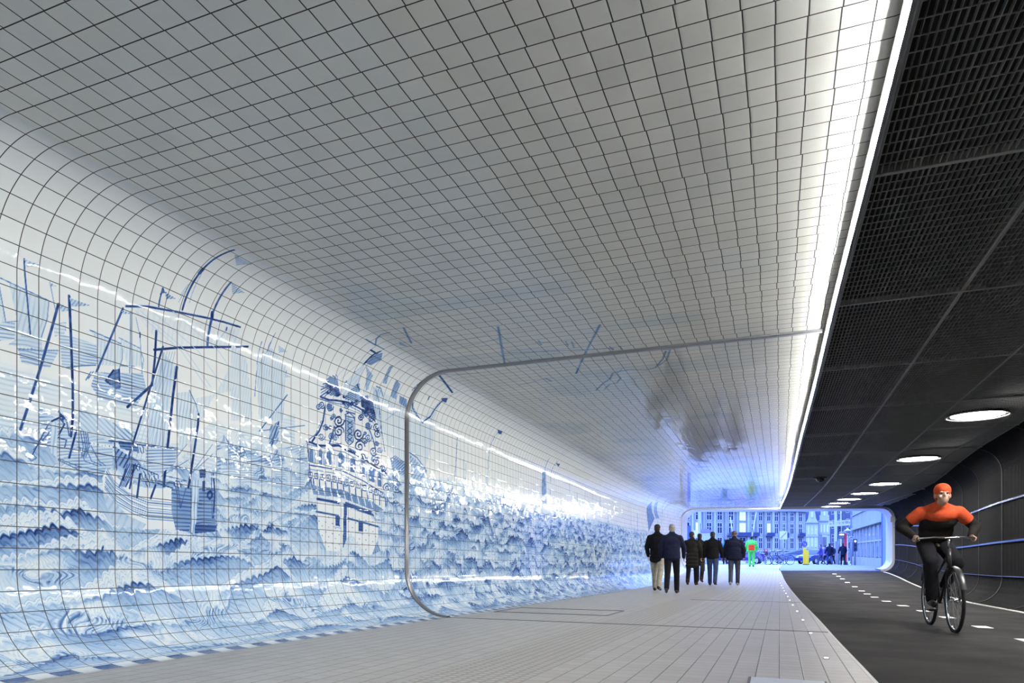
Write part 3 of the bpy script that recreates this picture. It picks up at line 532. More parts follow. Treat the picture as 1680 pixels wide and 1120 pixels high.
[0,.0085,.9,[6.796,1.8,6.796,1.744,6.874,1.744,6.874,1.808,6.796,1.8]],
[0,.0156,.85,[6.838,1.792,6.838,1.776]],
[0,.0186,.75,[6.904,1.744,6.916,1.64]],
[0,.0078,.55,[6.196,1.848,6.178,1.816,6.13,1.792,6.088,1.792,6.052,1.808,6.04,1.832,6.058,1.856,6.088,1.872,6.124,1.88,6.142,1.864,6.154,1.848,6.142,1.832,6.124,1.824,6.1,1.816,6.088,1.824,6.088,1.84,6.094,1.848,6.1,1.848]],
[1,.55,0,.02,.2,[5.56,1.744,6.046,1.752,6.622,1.68,6.874,1.6,6.748,1.568,6.052,1.664,5.578,1.656]],
[0,.0159,.1,[5.638,1.744,5.662,1.672]],
[0,.0161,.1,[5.74,1.736,5.77,1.664]],
[0,.0163,.1,[5.854,1.736,5.884,1.664]],
[0,.0166,.1,[5.968,1.728,5.998,1.656]],
[0,.0168,.1,[6.088,1.728,6.118,1.648]],
[0,.0171,.1,[6.208,1.72,6.244,1.64]],
[0,.0174,.1,[6.334,1.72,6.37,1.632]],
[0,.0176,.1,[6.46,1.712,6.496,1.624]],
[0,.0179,.1,[6.592,1.704,6.634,1.616]],
[0,.0169,.12,[5.578,1.648,6.052,1.648,6.748,1.552]],
[0,.0249,.8,[5.638,1.616,5.998,1.608]],
[1,.75,0,.02,.15,[6.106,1.632,6.736,1.552,6.736,1.504,6.106,1.584]],
[1,.04,0,.05,0,[5.626,1.6,5.656,1.304,5.782,1.104,6.118,1.088,6.622,1.072,6.748,1.264,6.76,1.424,6.736,1.504,6.118,1.568]],
[1,.45,-50,.04,.15,[6.76,1.408,7.288,1.304,7.12,1.208,6.622,1.072,6.748,1.264]],
[1,.35,-40,.04,.2,[5.662,1.304,5.626,1.312,5.692,1.12,5.782,1.104]],
[1,.16,-40,.05,.12,[6.814,1.536,7.408,1.312,7.222,1.288,6.76,1.408]],
[0,.0187,.7,[5.626,1.488,5.992,1.472]],
[0,.0203,.7,[6.16,1.456,6.748,1.4]],
[1,.8,0,.03,.1,[5.938,1.464,6.022,1.464,6.022,1.36,5.938,1.368]],
[0,.0127,.3,[5.908,1.352,6.034,1.344]],
[1,.8,0,.03,.1,[6.358,1.432,6.448,1.424,6.448,1.328,6.358,1.328]],
[0,.0134,.35,[6.322,1.312,6.448,1.304]],
[1,.78,0,.03,.12,[6.088,1.608,6.142,1.608,6.13,1.088,6.064,1.088]],
[0,.0225,.1,[6.052,1.616,6.022,1.384]],
[0,.0079,.6,[5.662,1.4,5.674,1.392]],
[0,.008,.6,[5.716,1.352,5.722,1.352]],
[0,.0079,.6,[5.662,1.304,5.674,1.296]],
[0,.008,.6,[5.716,1.256,5.722,1.248]],
[0,.0081,.6,[5.824,1.448,5.83,1.44]],
[0,.0081,.6,[5.77,1.392,5.782,1.392]],
[0,.0081,.6,[5.824,1.344,5.83,1.344]],
[0,.0081,.6,[5.776,1.296,5.782,1.288]],
[0,.0081,.6,[5.824,1.248,5.83,1.24]],
[0,.0081,.6,[5.77,1.192,5.782,1.192]],
[0,.0081,.6,[5.824,1.144,5.83,1.144]],
[0,.0082,.6,[5.938,1.44,5.944,1.432]],
[0,.0082,.6,[5.884,1.384,5.896,1.384]],
[0,.0082,.6,[5.938,1.336,5.944,1.336]],
[0,.0082,.6,[5.884,1.28,5.896,1.28]],
[0,.0082,.6,[5.938,1.232,5.944,1.232]],
[0,.0082,.6,[5.884,1.184,5.896,1.176]],
[0,.0082,.6,[5.938,1.136,5.944,1.128]],
[0,.0083,.6,[5.998,1.376,6.01,1.376]],
[0,.0083,.6,[5.998,1.272,6.01,1.272]],
[0,.0083,.6,[5.998,1.176,6.01,1.168]],
[0,.0085,.6,[6.172,1.424,6.184,1.424]],
[0,.0085,.6,[6.172,1.32,6.184,1.32]],
[0,.0085,.6,[6.172,1.216,6.184,1.216]],
[0,.0086,.6,[6.238,1.464,6.25,1.464]],
[0,.0086,.6,[6.298,1.416,6.31,1.416]],
[0,.0086,.6,[6.238,1.36,6.25,1.36]],
[0,.0086,.6,[6.298,1.312,6.31,1.312]],
[0,.0086,.6,[6.238,1.256,6.25,1.256]],
[0,.0086,.6,[6.298,1.208,6.31,1.2]],
[0,.0086,.6,[6.244,1.152,6.25,1.144]],
[0,.0087,.6,[6.37,1.464,6.376,1.456]],
[0,.0088,.6,[6.424,1.408,6.436,1.408]],
[0,.0087,.6,[6.37,1.352,6.376,1.352]],
[0,.0088,.6,[6.424,1.304,6.436,1.296]],
[0,.0087,.6,[6.37,1.248,6.376,1.24]],
[0,.0088,.6,[6.424,1.192,6.436,1.192]],
[0,.0087,.6,[6.37,1.144,6.376,1.136]],
[0,.0088,.6,[6.496,1.456,6.508,1.448]],
[0,.0089,.6,[6.556,1.4,6.568,1.4]],
[0,.0088,.6,[6.496,1.344,6.508,1.344]],
[0,.0089,.6,[6.556,1.296,6.568,1.288]],
[0,.0088,.6,[6.496,1.24,6.508,1.232]],
[0,.0089,.6,[6.556,1.184,6.568,1.184]],
[0,.0088,.6,[6.496,1.128,6.508,1.128]],
[0,.009,.6,[6.634,1.448,6.646,1.448]],
[0,.0091,.6,[6.694,1.4,6.706,1.392]],
[0,.009,.6,[6.634,1.336,6.646,1.336]],
[0,.0091,.6,[6.694,1.288,6.706,1.28]],
[0,.009,.6,[6.634,1.224,6.646,1.224]],
[1,.3,-45,.04,.25,[6.928,2.032,7.294,1.904,7.408,1.688,7.012,1.784]],
[0,.0103,.6,[6.928,2.008,7.408,1.776]],
[1,.4,30,.03,.4,[7.006,2.216,7.222,2.328,7.348,2.208,7.408,1.912,7.12,1.984]],
[0,.0119,.6,[7.348,2.272,7.324,2.232,7.276,2.208,7.222,2.2,7.186,2.216,7.174,2.24,7.192,2.272,7.222,2.288,7.258,2.288,7.288,2.28,7.3,2.264,7.288,2.248,7.264,2.232,7.24,2.232,7.228,2.24,7.222,2.248,7.228,2.256,7.24,2.264]],
[0,.0147,.7,[7.264,1.904,7.234,1.856,7.18,1.832,7.12,1.832,7.078,1.848,7.066,1.88,7.084,1.904,7.12,1.928,7.162,1.928,7.198,1.92,7.204,1.896,7.192,1.88,7.168,1.864,7.138,1.864,7.126,1.872,7.12,1.88,7.132,1.896,7.138,1.896]],
[0,.0143,.7,[7.024,1.872,7.0,1.904,6.958,1.92,6.91,1.912,6.874,1.888,6.856,1.856,6.874,1.84,6.904,1.824,6.94,1.832,6.97,1.848,6.976,1.864,6.964,1.88,6.946,1.888,6.922,1.88,6.91,1.872,6.904,1.864,6.91,1.856,6.922,1.856]],
[0,.0145,.7,[7.108,1.776,7.084,1.736,7.036,1.72,6.988,1.712,6.952,1.728,6.94,1.76,6.958,1.784,6.988,1.8,7.024,1.8,7.054,1.792,7.054,1.768,7.048,1.752,7.024,1.744,7.006,1.744,6.988,1.752,6.988,1.76,6.994,1.768,7.006,1.776]],
[1,.25,-50,.04,.2,[6.958,1.712,7.408,1.64,7.408,1.464,7.012,1.528]],
[0,.0223,.9,[6.226,2.936,6.238,3.024,6.25,3.176,6.262,3.296,6.298,3.368]],
[1,.9,0,.03,.1,[6.166,3.04,6.274,3.056,6.286,3.0,6.178,3.0]],
[0,.0195,.85,[6.166,3.328,6.34,3.32]],
[1,.5,50,.04,.15,[6.262,3.168,6.268,3.296,6.346,3.368,6.436,3.28,6.358,3.168]],
[1,.35,70,.05,.15,[6.358,3.104,6.436,3.056,6.496,2.904,6.46,2.896]],
[1,.3,70,.04,.2,[6.286,3.144,6.49,3.08,6.508,2.912,6.37,3.072]],
[1,.4,75,.05,.15,[6.634,3.264,6.67,3.296,6.79,3.056,6.712,3.048]],
[1,.45,80,.05,.15,[6.904,3.152,7.03,3.128,7.084,2.936,6.958,2.944]],
[1,.5,82,.05,.15,[7.126,3.0,7.306,2.992,7.396,2.816,7.204,2.84]],
[1,.22,75,.05,.15,[6.574,2.968,6.748,2.968,6.82,2.416,6.694,2.672]],
[1,.1,84,.05,.12,[6.748,2.968,7.372,2.888,7.408,2.216,7.006,2.304,6.826,2.56]],
[0,.0127,.6,[6.646,2.944,6.76,2.832,6.814,2.56,6.892,2.288]],
[0,.0087,.35,[6.904,2.648,7.204,2.84]],
[0,.0139,.55,[6.628,2.984,6.724,2.984,6.808,2.912]],
[0,.0138,.6,[6.136,3.416,6.046,3.488,5.998,3.568,5.974,3.696]],
[0,.0103,.45,[6.136,3.416,6.304,3.416]],
[0,.0139,.55,[5.956,3.416,6.148,3.408]],
[1,.28,40,.05,.15,[5.998,3.768,5.944,3.872,6.334,3.744,6.364,3.64]],
[0,.0162,.7,[5.902,3.896,6.352,3.728]],
[1,.3,10,.05,.1,[6.25,3.64,6.478,3.768,6.538,3.688,6.346,3.584]],
[1,.14,60,.05,.12,[6.034,2.792,6.262,3.168,6.316,2.96,6.106,2.744]],
[0,.0058,.3,[6.004,2.904,6.22,3.184]],
[0,.0057,.25,[5.932,2.912,6.112,3.2]],
[1,.12,84,.05,.12,[7.384,3.008,7.768,2.816,8.062,3.192,8.11,2.64,7.75,2.032,7.498,2.08]],
[0,.0234,.8,[7.402,3.056,7.486,2.928,7.63,2.856,7.792,2.8,7.96,2.912,8.062,3.192]],
[0,.0248,.75,[7.48,3.472,8.086,3.336]],
[1,.8,0,.03,.1,[7.99,3.192,8.11,3.24,8.164,3.168,8.05,3.16]],
[0,.0195,.7,[7.744,3.096,7.726,3.136]],
[1,.4,40,.04,.2,[7.462,2.952,7.738,2.808,7.6,2.848]],
[0,.0149,.6,[7.312,3.12,7.366,3.344]],
[1,.3,40,.05,.15,[7.33,3.128,7.462,3.472,7.366,3.344]],
[0,.014,.65,[7.468,2.36,7.654,2.328,7.912,2.192]],
[0,.0108,.6,[7.624,2.264,7.528,2.008]],
[1,.3,40,.05,.3,[7.468,2.344,7.912,2.192,7.912,2.128,7.528,1.928]],
[0,.0157,.55,[8.83,2.8,8.776,2.408,8.722,2.144]],
[1,.27,60,.02,.54,[8.818,2.84,9.0,2.824,8.854,2.792]],
[0,.0155,.55,[10.05,3.168,10.02,2.96,9.93,2.576,9.9,2.04]],
[1,.85,0,.03,0,[9.99,3.144,10.17,3.16,10.2,3.104,10.08,3.096]],
[0,.0126,.45,[9.12,2.464,9.09,2.096]],
[0,.0132,.45,[9.63,2.392,9.6,2.016]],
[0,.0128,.45,[9.36,2.4,9.33,2.032]],
[0,.0093,.25,[8.53,2.192,8.53,1.984]],
[0,.0096,.35,[8.77,2.52,8.77,1.992]],
[0,.0098,.45,[9.03,2.512,9.03,1.992]],
[0,.01,.25,[9.3,2.504,9.3,2.0]],
[0,.0103,.35,[9.57,2.488,9.57,2.008]],
[0,.0106,.45,[9.87,2.48,9.84,2.008]],
[0,.0108,.25,[10.17,2.472,10.17,2.016]],
[0,.0111,.35,[10.5,2.456,10.5,2.024]],
[0,.0114,.45,[10.83,2.44,10.83,2.024]],
[0,.0118,.25,[11.19,2.432,11.19,2.032]],
[0,.0121,.35,[11.58,2.416,11.58,2.04]],
[0,.0125,.45,[12.0,2.4,12.0,2.048]],
[0,.0129,.25,[12.42,2.384,12.42,2.056]],
[0,.0133,.35,[12.87,2.36,12.87,2.064]],
[0,.0138,.45,[13.35,2.84,13.38,2.072]],
[0,.0142,.25,[13.86,2.84,13.89,2.08]],
[0,.0147,.35,[14.43,2.84,14.46,2.088]],
[0,.0153,.45,[15.03,2.832,15.09,2.096]],
[0,.0159,.25,[15.72,2.832,15.75,2.112]],
[0,.0166,.35,[16.41,2.824,16.44,2.12]],
[0,.0173,.45,[17.19,2.816,17.22,2.128]],
[0,.018,.25,[18.03,2.808,18.06,2.136]],
[0,.0189,.35,[18.96,2.8,18.99,2.152]],
[0,.0198,.45,[19.98,2.792,19.98,2.16]],
[0,.0208,.25,[21.09,2.768,21.09,2.168]],
[0,.022,.35,[22.32,2.744,22.32,2.168]],
[0,.0232,.45,[23.7,2.704,23.7,2.16]],
[0,.0232,.25,[22.26,3.568,25.23,2.144]],
[0,.0246,.35,[23.73,3.576,26.97,2.12]],
[0,.0263,.45,[25.38,3.592,28.95,2.072]],
[0,.0185,.6,[13.2,3.096,13.11,2.88,13.08,2.408]],
[1,.8,0,.03,0,[13.14,3.056,13.44,3.08,13.41,3.016]],
[1,.45,80,.05,.3,[12.57,2.776,12.78,2.864,12.87,2.144,12.54,2.12]],
[0,.0167,.5,[12.69,3.112,12.72,2.616]],
[1,.5,80,.1,.3,[23.67,2.968,23.91,3.192,25.41,2.616,24.18,2.096]],
[1,.35,80,.1,.3,[24.63,3.136,24.78,3.28,26.52,2.656,25.71,2.632]],
[0,.0297,.5,[22.17,2.632,22.17,1.488]],
[0,.0278,.4,[20.64,2.4,20.64,1.568]],
[0,.0196,.65,[6.202,4.784,6.712,4.608,7.366,4.384]],
[0,.0198,.7,[6.496,5.736,6.88,5.56,7.324,5.36,8.05,5.048]],
[0,.0133,.55,[7.006,4.528,7.108,5.008,7.252,5.696]],
[0,.0103,.35,[6.67,4.072,6.574,4.512,6.502,4.712]],
[0,.009,.3,[6.484,3.688,6.448,4.184,6.4,4.584]],
[0,.0115,.5,[6.778,4.968,6.814,5.104]],
[0,.0154,.5,[6.718,5.024,6.88,5.0]],
[1,.12,10,.06,.1,[6.334,3.848,6.616,4.632,7.24,4.448,7.192,3.616]],
[1,.1,10,.06,.1,[6.826,4.616,6.736,5.776,7.282,5.544,7.024,4.536]],
[0,.0129,.5,[6.856,5.28,7.018,5.256]],
[0,.0129,.5,[6.88,5.336,7.084,5.304]],
[0,.0111,.4,[7.576,5.232,7.654,5.592]],
[0,.0158,.5,[7.168,5.672,7.306,5.68]],
[0,.0157,.5,[7.192,5.776,7.324,5.768]],
[0,.0177,.6,[8.902,5.08,8.584,5.256,8.434,5.376,8.182,5.472,8.152,5.528,8.098,5.696,8.194,5.872,8.134,5.992,7.804,6.136,7.54,6.208]],
[0,.0154,.55,[8.884,5.2,8.662,5.32,8.632,5.424,8.434,5.512,8.2,5.52,8.068,5.608]],
[0,.0138,.55,[8.068,6.04,7.864,6.168,7.516,6.256]],
[0,.0119,.5,[7.486,6.168,7.492,6.288]],
[0,.0119,.45,[7.342,3.36,7.576,3.624,7.624,3.936]],
[0,.0124,.4,[8.326,4.184,8.14,4.624,8.188,4.664]],
[0,.0185,.5,[8.116,4.632,8.296,4.656]],
[0,.0098,.3,[8.086,3.256,8.278,3.504,8.602,3.632]]]

# ------------------------------------------------------------------ helpers
def tag(o, label=None, cat=None, group=None, kind=None):
    if label: o['label'] = label
    if cat: o['category'] = cat
    if group: o['group'] = group
    if kind: o['kind'] = kind
    return o

def mesh_obj(name, verts, faces, mat=None, parent=None, smooth=False, link=True):
    me = bpy.data.meshes.new(name)
    me.from_pydata([tuple(v) for v in verts], [], faces)
    me.update()
    o = bpy.data.objects.new(name, me)
    if mat is not None: me.materials.append(mat)
    if smooth:
        me.polygons.foreach_set('use_smooth', [True] * len(me.polygons))
    if link: COL.objects.link(o)
    if parent is not None: o.parent = parent
    return o

def empty(name, loc=(0, 0, 0), rz=0.0):
    o = bpy.data.objects.new(name, None)
    COL.objects.link(o)
    o.location = loc
    o.rotation_euler = (0, 0, rz)
    o.empty_display_size = 0.1
    return o

def grid_mesh(name, X, Y, Z, mat, uv=None, ink=None, smooth=True, flip=False):
    """one surface from 2-D arrays of points"""
    m, n = X.shape
    me = bpy.data.meshes.new(name)
    co = np.stack([X, Y, Z], -1).reshape(-1, 3).astype(np.float32)
    idx = np.arange(m * n, dtype=np.int32).reshape(m, n)
    a, b, c, d = idx[:-1, :-1], idx[:-1, 1:], idx[1:, 1:], idx[1:, :-1]
    q = np.stack([a, b, c, d] if not flip else [a, d, c, b], -1).reshape(-1)
    nf = (m - 1) * (n - 1)
    me.vertices.add(m * n); me.loops.add(nf * 4); me.polygons.add(nf)
    me.vertices.foreach_set('co', co.ravel())
    me.loops.foreach_set('vertex_index', q)
    me.polygons.foreach_set('loop_start', np.arange(0, nf * 4, 4, dtype=np.int32))
    me.polygons.foreach_set('use_smooth', np.full(nf, smooth))
    me.update(calc_edges=True)
    if uv is not None:
        u = np.stack([uv[0], uv[1]], -1).reshape(-1, 2).astype(np.float32)
        lay = me.uv_layers.new(name='metres')
        lay.data.foreach_set('uv', u[q].ravel())
    if ink is not None:
        at = me.attributes.new('ink', 'FLOAT', 'POINT')
        at.data.foreach_set('value', ink.astype(np.float32).ravel())
    me.materials.append(mat)
    o = bpy.data.objects.new(name, me)
    COL.objects.link(o)
    return o

class MB:
    """collects boxes, tubes and sheets for one mesh"""
    def __init__(s): s.v = []; s.f = []
    def add(s, verts, faces):
        k = len(s.v); s.v += [tuple(p) for p in verts]; s.f += [tuple(i + k for i in f) for f in faces]
        return s
    def hexa(s, p):
        return s.add(p, [(0, 3, 2, 1), (4, 5, 6, 7), (0, 1, 5, 4), (1, 2, 6, 5), (2, 3, 7, 6), (3, 0, 4, 7)])
    def box(s, x0, x1, y0, y1, z0, z1):
        return s.hexa([(x0, y0, z0), (x1, y0, z0), (x1, y1, z0), (x0, y1, z0), (x0, y0, z1), (x1, y0, z1), (x1, y1, z1), (x0, y1, z1)])
    def bar(s, a, b, w, h, up=(0, 0, 1)):
        a, b = Vector(a), Vector(b); d = (b - a).normalized(); u = Vector(up)
        r = d.cross(u)
        if r.length < 1e-5: r = d.cross(Vector((1, 0, 0)))
        r.normalize(); u = r.cross(d).normalized()
        r *= w / 2; u *= h / 2
        return s.hexa([a - r - u, a + r - u, a + r + u, a - r + u, b - r - u, b + r - u, b + r + u, b - r + u])
    def tube(s, pts, rad, n=10, closed=False, cap=True):
        pts = [Vector(p) for p in pts]; m = len(pts)
        rs = rad if isinstance(rad, (list, tuple)) else [rad] * m
        k = len(s.v); prev = None
        for i, p in enumerate(pts):
            if closed: d = pts[(i + 1) % m] - pts[i - 1]
            else: d = pts[min(i + 1, m - 1)] - pts[max(i - 1, 0)]
            d.normalize()
            if prev is None:
                u = d.cross(Vector((0, 0, 1)))
                if u.length < 1e-3: u = d.cross(Vector((0, 1, 0)))
            else:
                u = prev - d * prev.dot(d)
            u.normalize(); prev = u; w = d.cross(u)
            for j in range(n):
                t = 2 * PI * j / n
                s.v.append(tuple(p + (u * math.cos(t) + w * math.sin(t)) * rs[i]))
        for i in range(m if closed else m - 1):
            i2 = (i + 1) % m
            for j in range(n):
                j2 = (j + 1) % n
                s.f.append((k + i * n + j, k + i * n + j2, k + i2 * n + j2, k + i2 * n + j))
        if cap and not closed:
            s.f.append(tuple(k + j for j in range(n))[::-1]); s.f.append(tuple(k + (m - 1) * n + j for j in range(n)))
        return s
    def lathe(s, prof, n=24, center=(0, 0, 0), axis='z'):
        k = len(s.v); cx, cy, cz = center
        for r, z in prof:
            for j in range(n):
                t = 2 * PI * j / n; a, b = r * math.cos(t), r * math.sin(t)
                s.v.append((cx + a, cy + b, cz + z) if axis == 'z' else (cx + z, cy + a, cz + b) if axis == 'x' else (cx + a, cy + z, cz + b))
        for i in range(len(prof) - 1):
            for j in range(n):
                j2 = (j + 1) % n
                s.f.append((k + i * n + j, k + i * n + j2, k + (i + 1) * n + j2, k + (i + 1) * n + j))
        s.f.append(tuple(k + j for j in range(n))[::-1]); s.f.append(tuple(k + (len(prof) - 1) * n + j for j in range(n)))
        return s
    def build(s, name, mat, parent=None, smooth=False):
        return mesh_obj(name, s.v, s.f, mat, parent, smooth)

# ------------------------------------------------------------------ materials
def principled(name, color=(.8, .8, .8), rough=.5, metal=0.0, spec=.5, emit=None, estr=0.0, noise=0.0, nscale=20.0, bump=0.0, bscale=60.0, coat=0.0):
    m = bpy.data.materials.new(name); m.use_nodes = True
    nt = m.node_tree; b = nt.nodes['Principled BSDF']
    b.inputs['Base Color'].default_value = (*color, 1)
    b.inputs['Roughness'].default_value = rough
    b.inputs['Metallic'].default_value = metal
    b.inputs['Specular IOR Level'].default_value = spec
    b.inputs['Coat Weight'].default_value = coat
    if emit is not None:
        b.inputs['Emission Color'].default_value = (*emit, 1); b.inputs['Emission Strength'].default_value = estr
    t = nt.nodes.new('ShaderNodeTexCoord')
    if noise > 0:
        n = nt.nodes.new('ShaderNodeTexNoise'); n.inputs['Scale'].default_value = nscale; n.inputs['Detail'].default_value = 4
        nt.links.new(t.outputs['Object'], n.inputs['Vector'])
        r = nt.nodes.new('ShaderNodeValToRGB')
        r.color_ramp.elements[0].position = .3; r.color_ramp.elements[1].position = .7
        r.color_ramp.elements[0].color = (*[max(0, c * (1 - noise)) for c in color], 1)
        r.color_ramp.elements[1].color = (*[min(1, c * (1 + noise)) for c in color], 1)
        nt.links.new(n.outputs['Fac'], r.inputs[0]); nt.links.new(r.outputs[0], b.inputs['Base Color'])
    if bump > 0:
        n = nt.nodes.new('ShaderNodeTexNoise'); n.inputs['Scale'].default_value = bscale; n.inputs['Detail'].default_value = 3
        nt.links.new(t.outputs['Object'], n.inputs['Vector'])
        bp = nt.nodes.new('ShaderNodeBump'); bp.inputs['Strength'].default_value = 1.0; bp.inputs['Distance'].default_value = bump
        nt.links.new(n.outputs['Fac'], bp.inputs['Height']); nt.links.new(bp.outputs[0], b.inputs['Normal'])
    return m

class NG:
    """small shorthand for node graphs"""
    def __init__(s, mat): s.t = mat.node_tree; s.n = s.t.nodes; s.l = s.t.links
    def put(s, sock, v):
        if hasattr(v, 'is_output'): s.l.new(v, sock)
        else: sock.default_value = v
    def math(s, op, a, b=None, c=None, clamp=False):
        n = s.n.new('ShaderNodeMath'); n.operation = op; n.use_clamp = clamp
        s.put(n.inputs[0], a)
        if b is not None: s.put(n.inputs[1], b)
        if c is not None: s.put(n.inputs[2], c)
        return n.outputs[0]
    def mix(s, f, a, b):
        n = s.n.new('ShaderNodeMix'); n.data_type = 'RGBA'
        s.put(n.inputs['Factor'], f)
        for k, v in ((6, a), (7, b)):
            s.put(n.inputs[k], v if hasattr(v, 'is_output') else (*v, 1))
        return n.outputs[2]
    def xyz(s, x, y, z=0.0):
        n = s.n.new('ShaderNodeCombineXYZ')
        for k, v in enumerate((x, y, z)): s.put(n.inputs[k], v)
        return n.outputs[0]
    def noise(s, vec, scale, detail=2.0, dim='3D'):
        n = s.n.new('ShaderNodeTexNoise'); n.noise_dimensions = dim
        s.l.new(vec, n.inputs['Vector']); n.inputs['Scale'].default_value = scale; n.inputs['Detail'].default_value = detail
        return n.outputs['Fac']
    def ramp(s, f, stops, interp='LINEAR'):
        n = s.n.new('ShaderNodeValToRGB'); r = n.color_ramp; r.interpolation = interp
        while len(r.elements) < len(stops): r.elements.new(.5)
        for e, (p, c) in zip(r.elements, stops):
            e.position = p; e.color = (*c, 1)
        s.put(n.inputs[0], f)
        return n.outputs[0]
    def white(s, vec):
        n = s.n.new('ShaderNodeTexWhiteNoise'); n.noise_dimensions = '2D'
        s.l.new(vec, n.inputs['Vector']); return n

def tile_material(name, glaze, grout, rough, tilt, wave, wscale, inked=True, stain=0.0, grout_w=.0042, wobble=0.0, wdet=2.0, spec=.5):
    m = bpy.data.materials.new(name); m.use_nodes = True
    g = NG(m); b = g.n['Principled BSDF']
    uvn = g.n.new('ShaderNodeUVMap'); uvn.uv_map = 'metres'
    sp = g.n.new('ShaderNodeSeparateXYZ'); g.l.new(uvn.outputs[0], sp.inputs[0])
    u = g.math('DIVIDE', sp.outputs[0], TILE); v = g.math('DIVIDE', sp.outputs[1], TILE)
    if wobble > 0:
        # tiles laid by eye: every tile sits a little off its row
        r0 = g.white(g.xyz(g.math('FLOOR', u), 3.0)); r1 = g.white(g.xyz(g.math('FLOOR', u), g.math('FLOOR', v)))
        off = g.math('MULTIPLY', g.math('SUBTRACT', r0.outputs['Value'], .5), wobble)
        v = g.math('ADD', v, off)
    fu, fv = g.math('FRACT', u), g.math('FRACT', v)
    iu, iv = g.math('FLOOR', u), g.math('FLOOR', v)
    du = g.math('MINIMUM', fu, g.math('SUBTRACT', 1.0, fu)); dv = g.math('MINIMUM', fv, g.math('SUBTRACT', 1.0, fv))
    dm = g.math('MULTIPLY', g.math('MINIMUM', du, dv), TILE)
    face = g.math('MULTIPLY', g.math('SUBTRACT', dm, grout_w * .5), 1 / .0014, clamp=True)   # 0 in the joint, 1 on the tile
    rnd = g.white(g.xyz(iu, iv))
    rc = g.n.new('ShaderNodeSeparateColor'); g.l.new(rnd.outputs['Color'], rc.inputs[0])
    uv3 = g.xyz(sp.outputs[0], sp.outputs[1])
    cloud = g.noise(uv3, 26.0, 4.0)
    tone = g.math('ADD', g.math('MULTIPLY', rc.outputs[0], .10), g.math('MULTIPLY', cloud, .08))
    base = g.mix(g.math('MULTIPLY', tone, 1.6, clamp=True), glaze, [c * .80 for c in glaze])
    if stain > 0:
        w2 = g.noise(uv3, 2.3, 3.0)
        base = g.mix(g.math('MULTIPLY', g.math('SUBTRACT', w2, .45), stain * 4, clamp=True), base, (glaze[0] * .66, glaze[1] * .65, glaze[2] * .56))
        base = g.mix(g.math('MULTIPLY', rc.outputs[1], stain), base, (glaze[0] * .72, glaze[1] * .74, glaze[2] * .74))
        w3 = g.noise(uv3, 14.0, 6.0)
        base = g.mix(g.math('MULTIPLY', g.math('SUBTRACT', w3, .60), stain * 5, clamp=True), base, (glaze[0] * .55, glaze[1] * .62, glaze[2] * .70))
    if inked:
        at = g.n.new('ShaderNodeAttribute'); at.attribute_name = 'ink'
        col = g.ramp(at.outputs['Fac'], [(0.0, (1, 1, 1)), (.16, (.76, .86, .965)), (.36, (.44, .61, .86)), (.60, (.17, .30, .60)), (.85, (.045, .10, .31)), (1.0, (.018, .035, .13))])
        mx = g.n.new('ShaderNodeMix'); mx.data_type = 'RGBA'; mx.blend_type = 'MULTIPLY'
        mx.inputs['Factor'].default_value = 1.0
        g.l.new(base, mx.inputs[6]); g.l.new(col, mx.inputs[7]); base = mx.outputs[2]
    g.l.new(g.mix(face, grout, base), b.inputs['Base Color'])
    g.l.new(g.math('ADD', g.math('MULTIPLY', g.math('SUBTRACT', 1.0, face), .6), rough), b.inputs['Roughness'])
    g.l.new(g.math('MULTIPLY', face, spec), b.inputs['Specular IOR Level'])
    # every tile tips a little its own way and its glaze is wavy
    tx = g.math('MULTIPLY', g.math('SUBTRACT', rc.outputs[0], .5), g.math('SUBTRACT', fu, .5))
    ty = g.math('MULTIPLY', g.math('SUBTRACT', rc.outputs[1], .5), g.math('SUBTRACT', fv, .5))
    hgt = g.math('MULTIPLY', g.math('ADD', tx, ty), tilt * TILE * 2)
    wv = g.noise(uv3, wscale, wdet)
    hgt = g.math('ADD', hgt, g.math('MULTIPLY', wv, wave))
    edge = g.math('MULTIPLY', dm, 1 / .012, clamp=True)
    hgt = g.math('ADD', hgt, g.math('MULTIPLY', g.math('POWER', edge, .5), .0007))
    bp = g.n.new('ShaderNodeBump'); bp.inputs['Strength'].default_value = 1.0; bp.inputs['Distance'].default_value = 1.0
    g.l.new(hgt, bp.inputs['Height']); g.l.new(bp.outputs[0], b.inputs['Normal'])
    return m

M = {}
GLAZE = (.80, .83, .83)
M['wall_tile'] = tile_material('painted_wall_tiles', GLAZE, (.07, .07, .075), .024, .026, .0034, 9.0, grout_w=.0040, wdet=1.5, spec=.3)
M['ceil_tile'] = tile_material('ceiling_tiles', (.92, .905, .85), (.06, .06, .06), .03, .012, .0011, 15.0, stain=.15, grout_w=.0048, wobble=.10)
M['steel'] = principled('brushed_steel', (.20, .205, .215), .38, .6, noise=.08, nscale=30)
M['led'] = principled('led_strip', (1, 1, 1), .5, emit=(1.0, .985, .95), estr=LED_STRENGTH)
M['lamp'] = principled('lamp_diffuser', (1, 1, 1), .5, emit=(1.0, .97, .93), estr=LAMP_STRENGTH)
M['black_metal'] = principled('dark_grating_metal', (.30, .295, .28), .45, .4, noise=.1, nscale=8)
M['frame_metal'] = principled('grating_frame_metal', (.36, .36, .35), .4, .4, noise=.1, nscale=8)
M['void'] = principled('dark_void_lining', (.018, .018, .02), .9, noise=.2, nscale=2)
M['bar_metal'] = principled('wall_bar_metal', (.016, .016, .017), .75, .0, spec=.2, noise=.1, nscale=6)
M['concrete'] = principled('pale_concrete', (.52, .52, .53), .6, noise=.08, nscale=4, bump=.001, bscale=40)

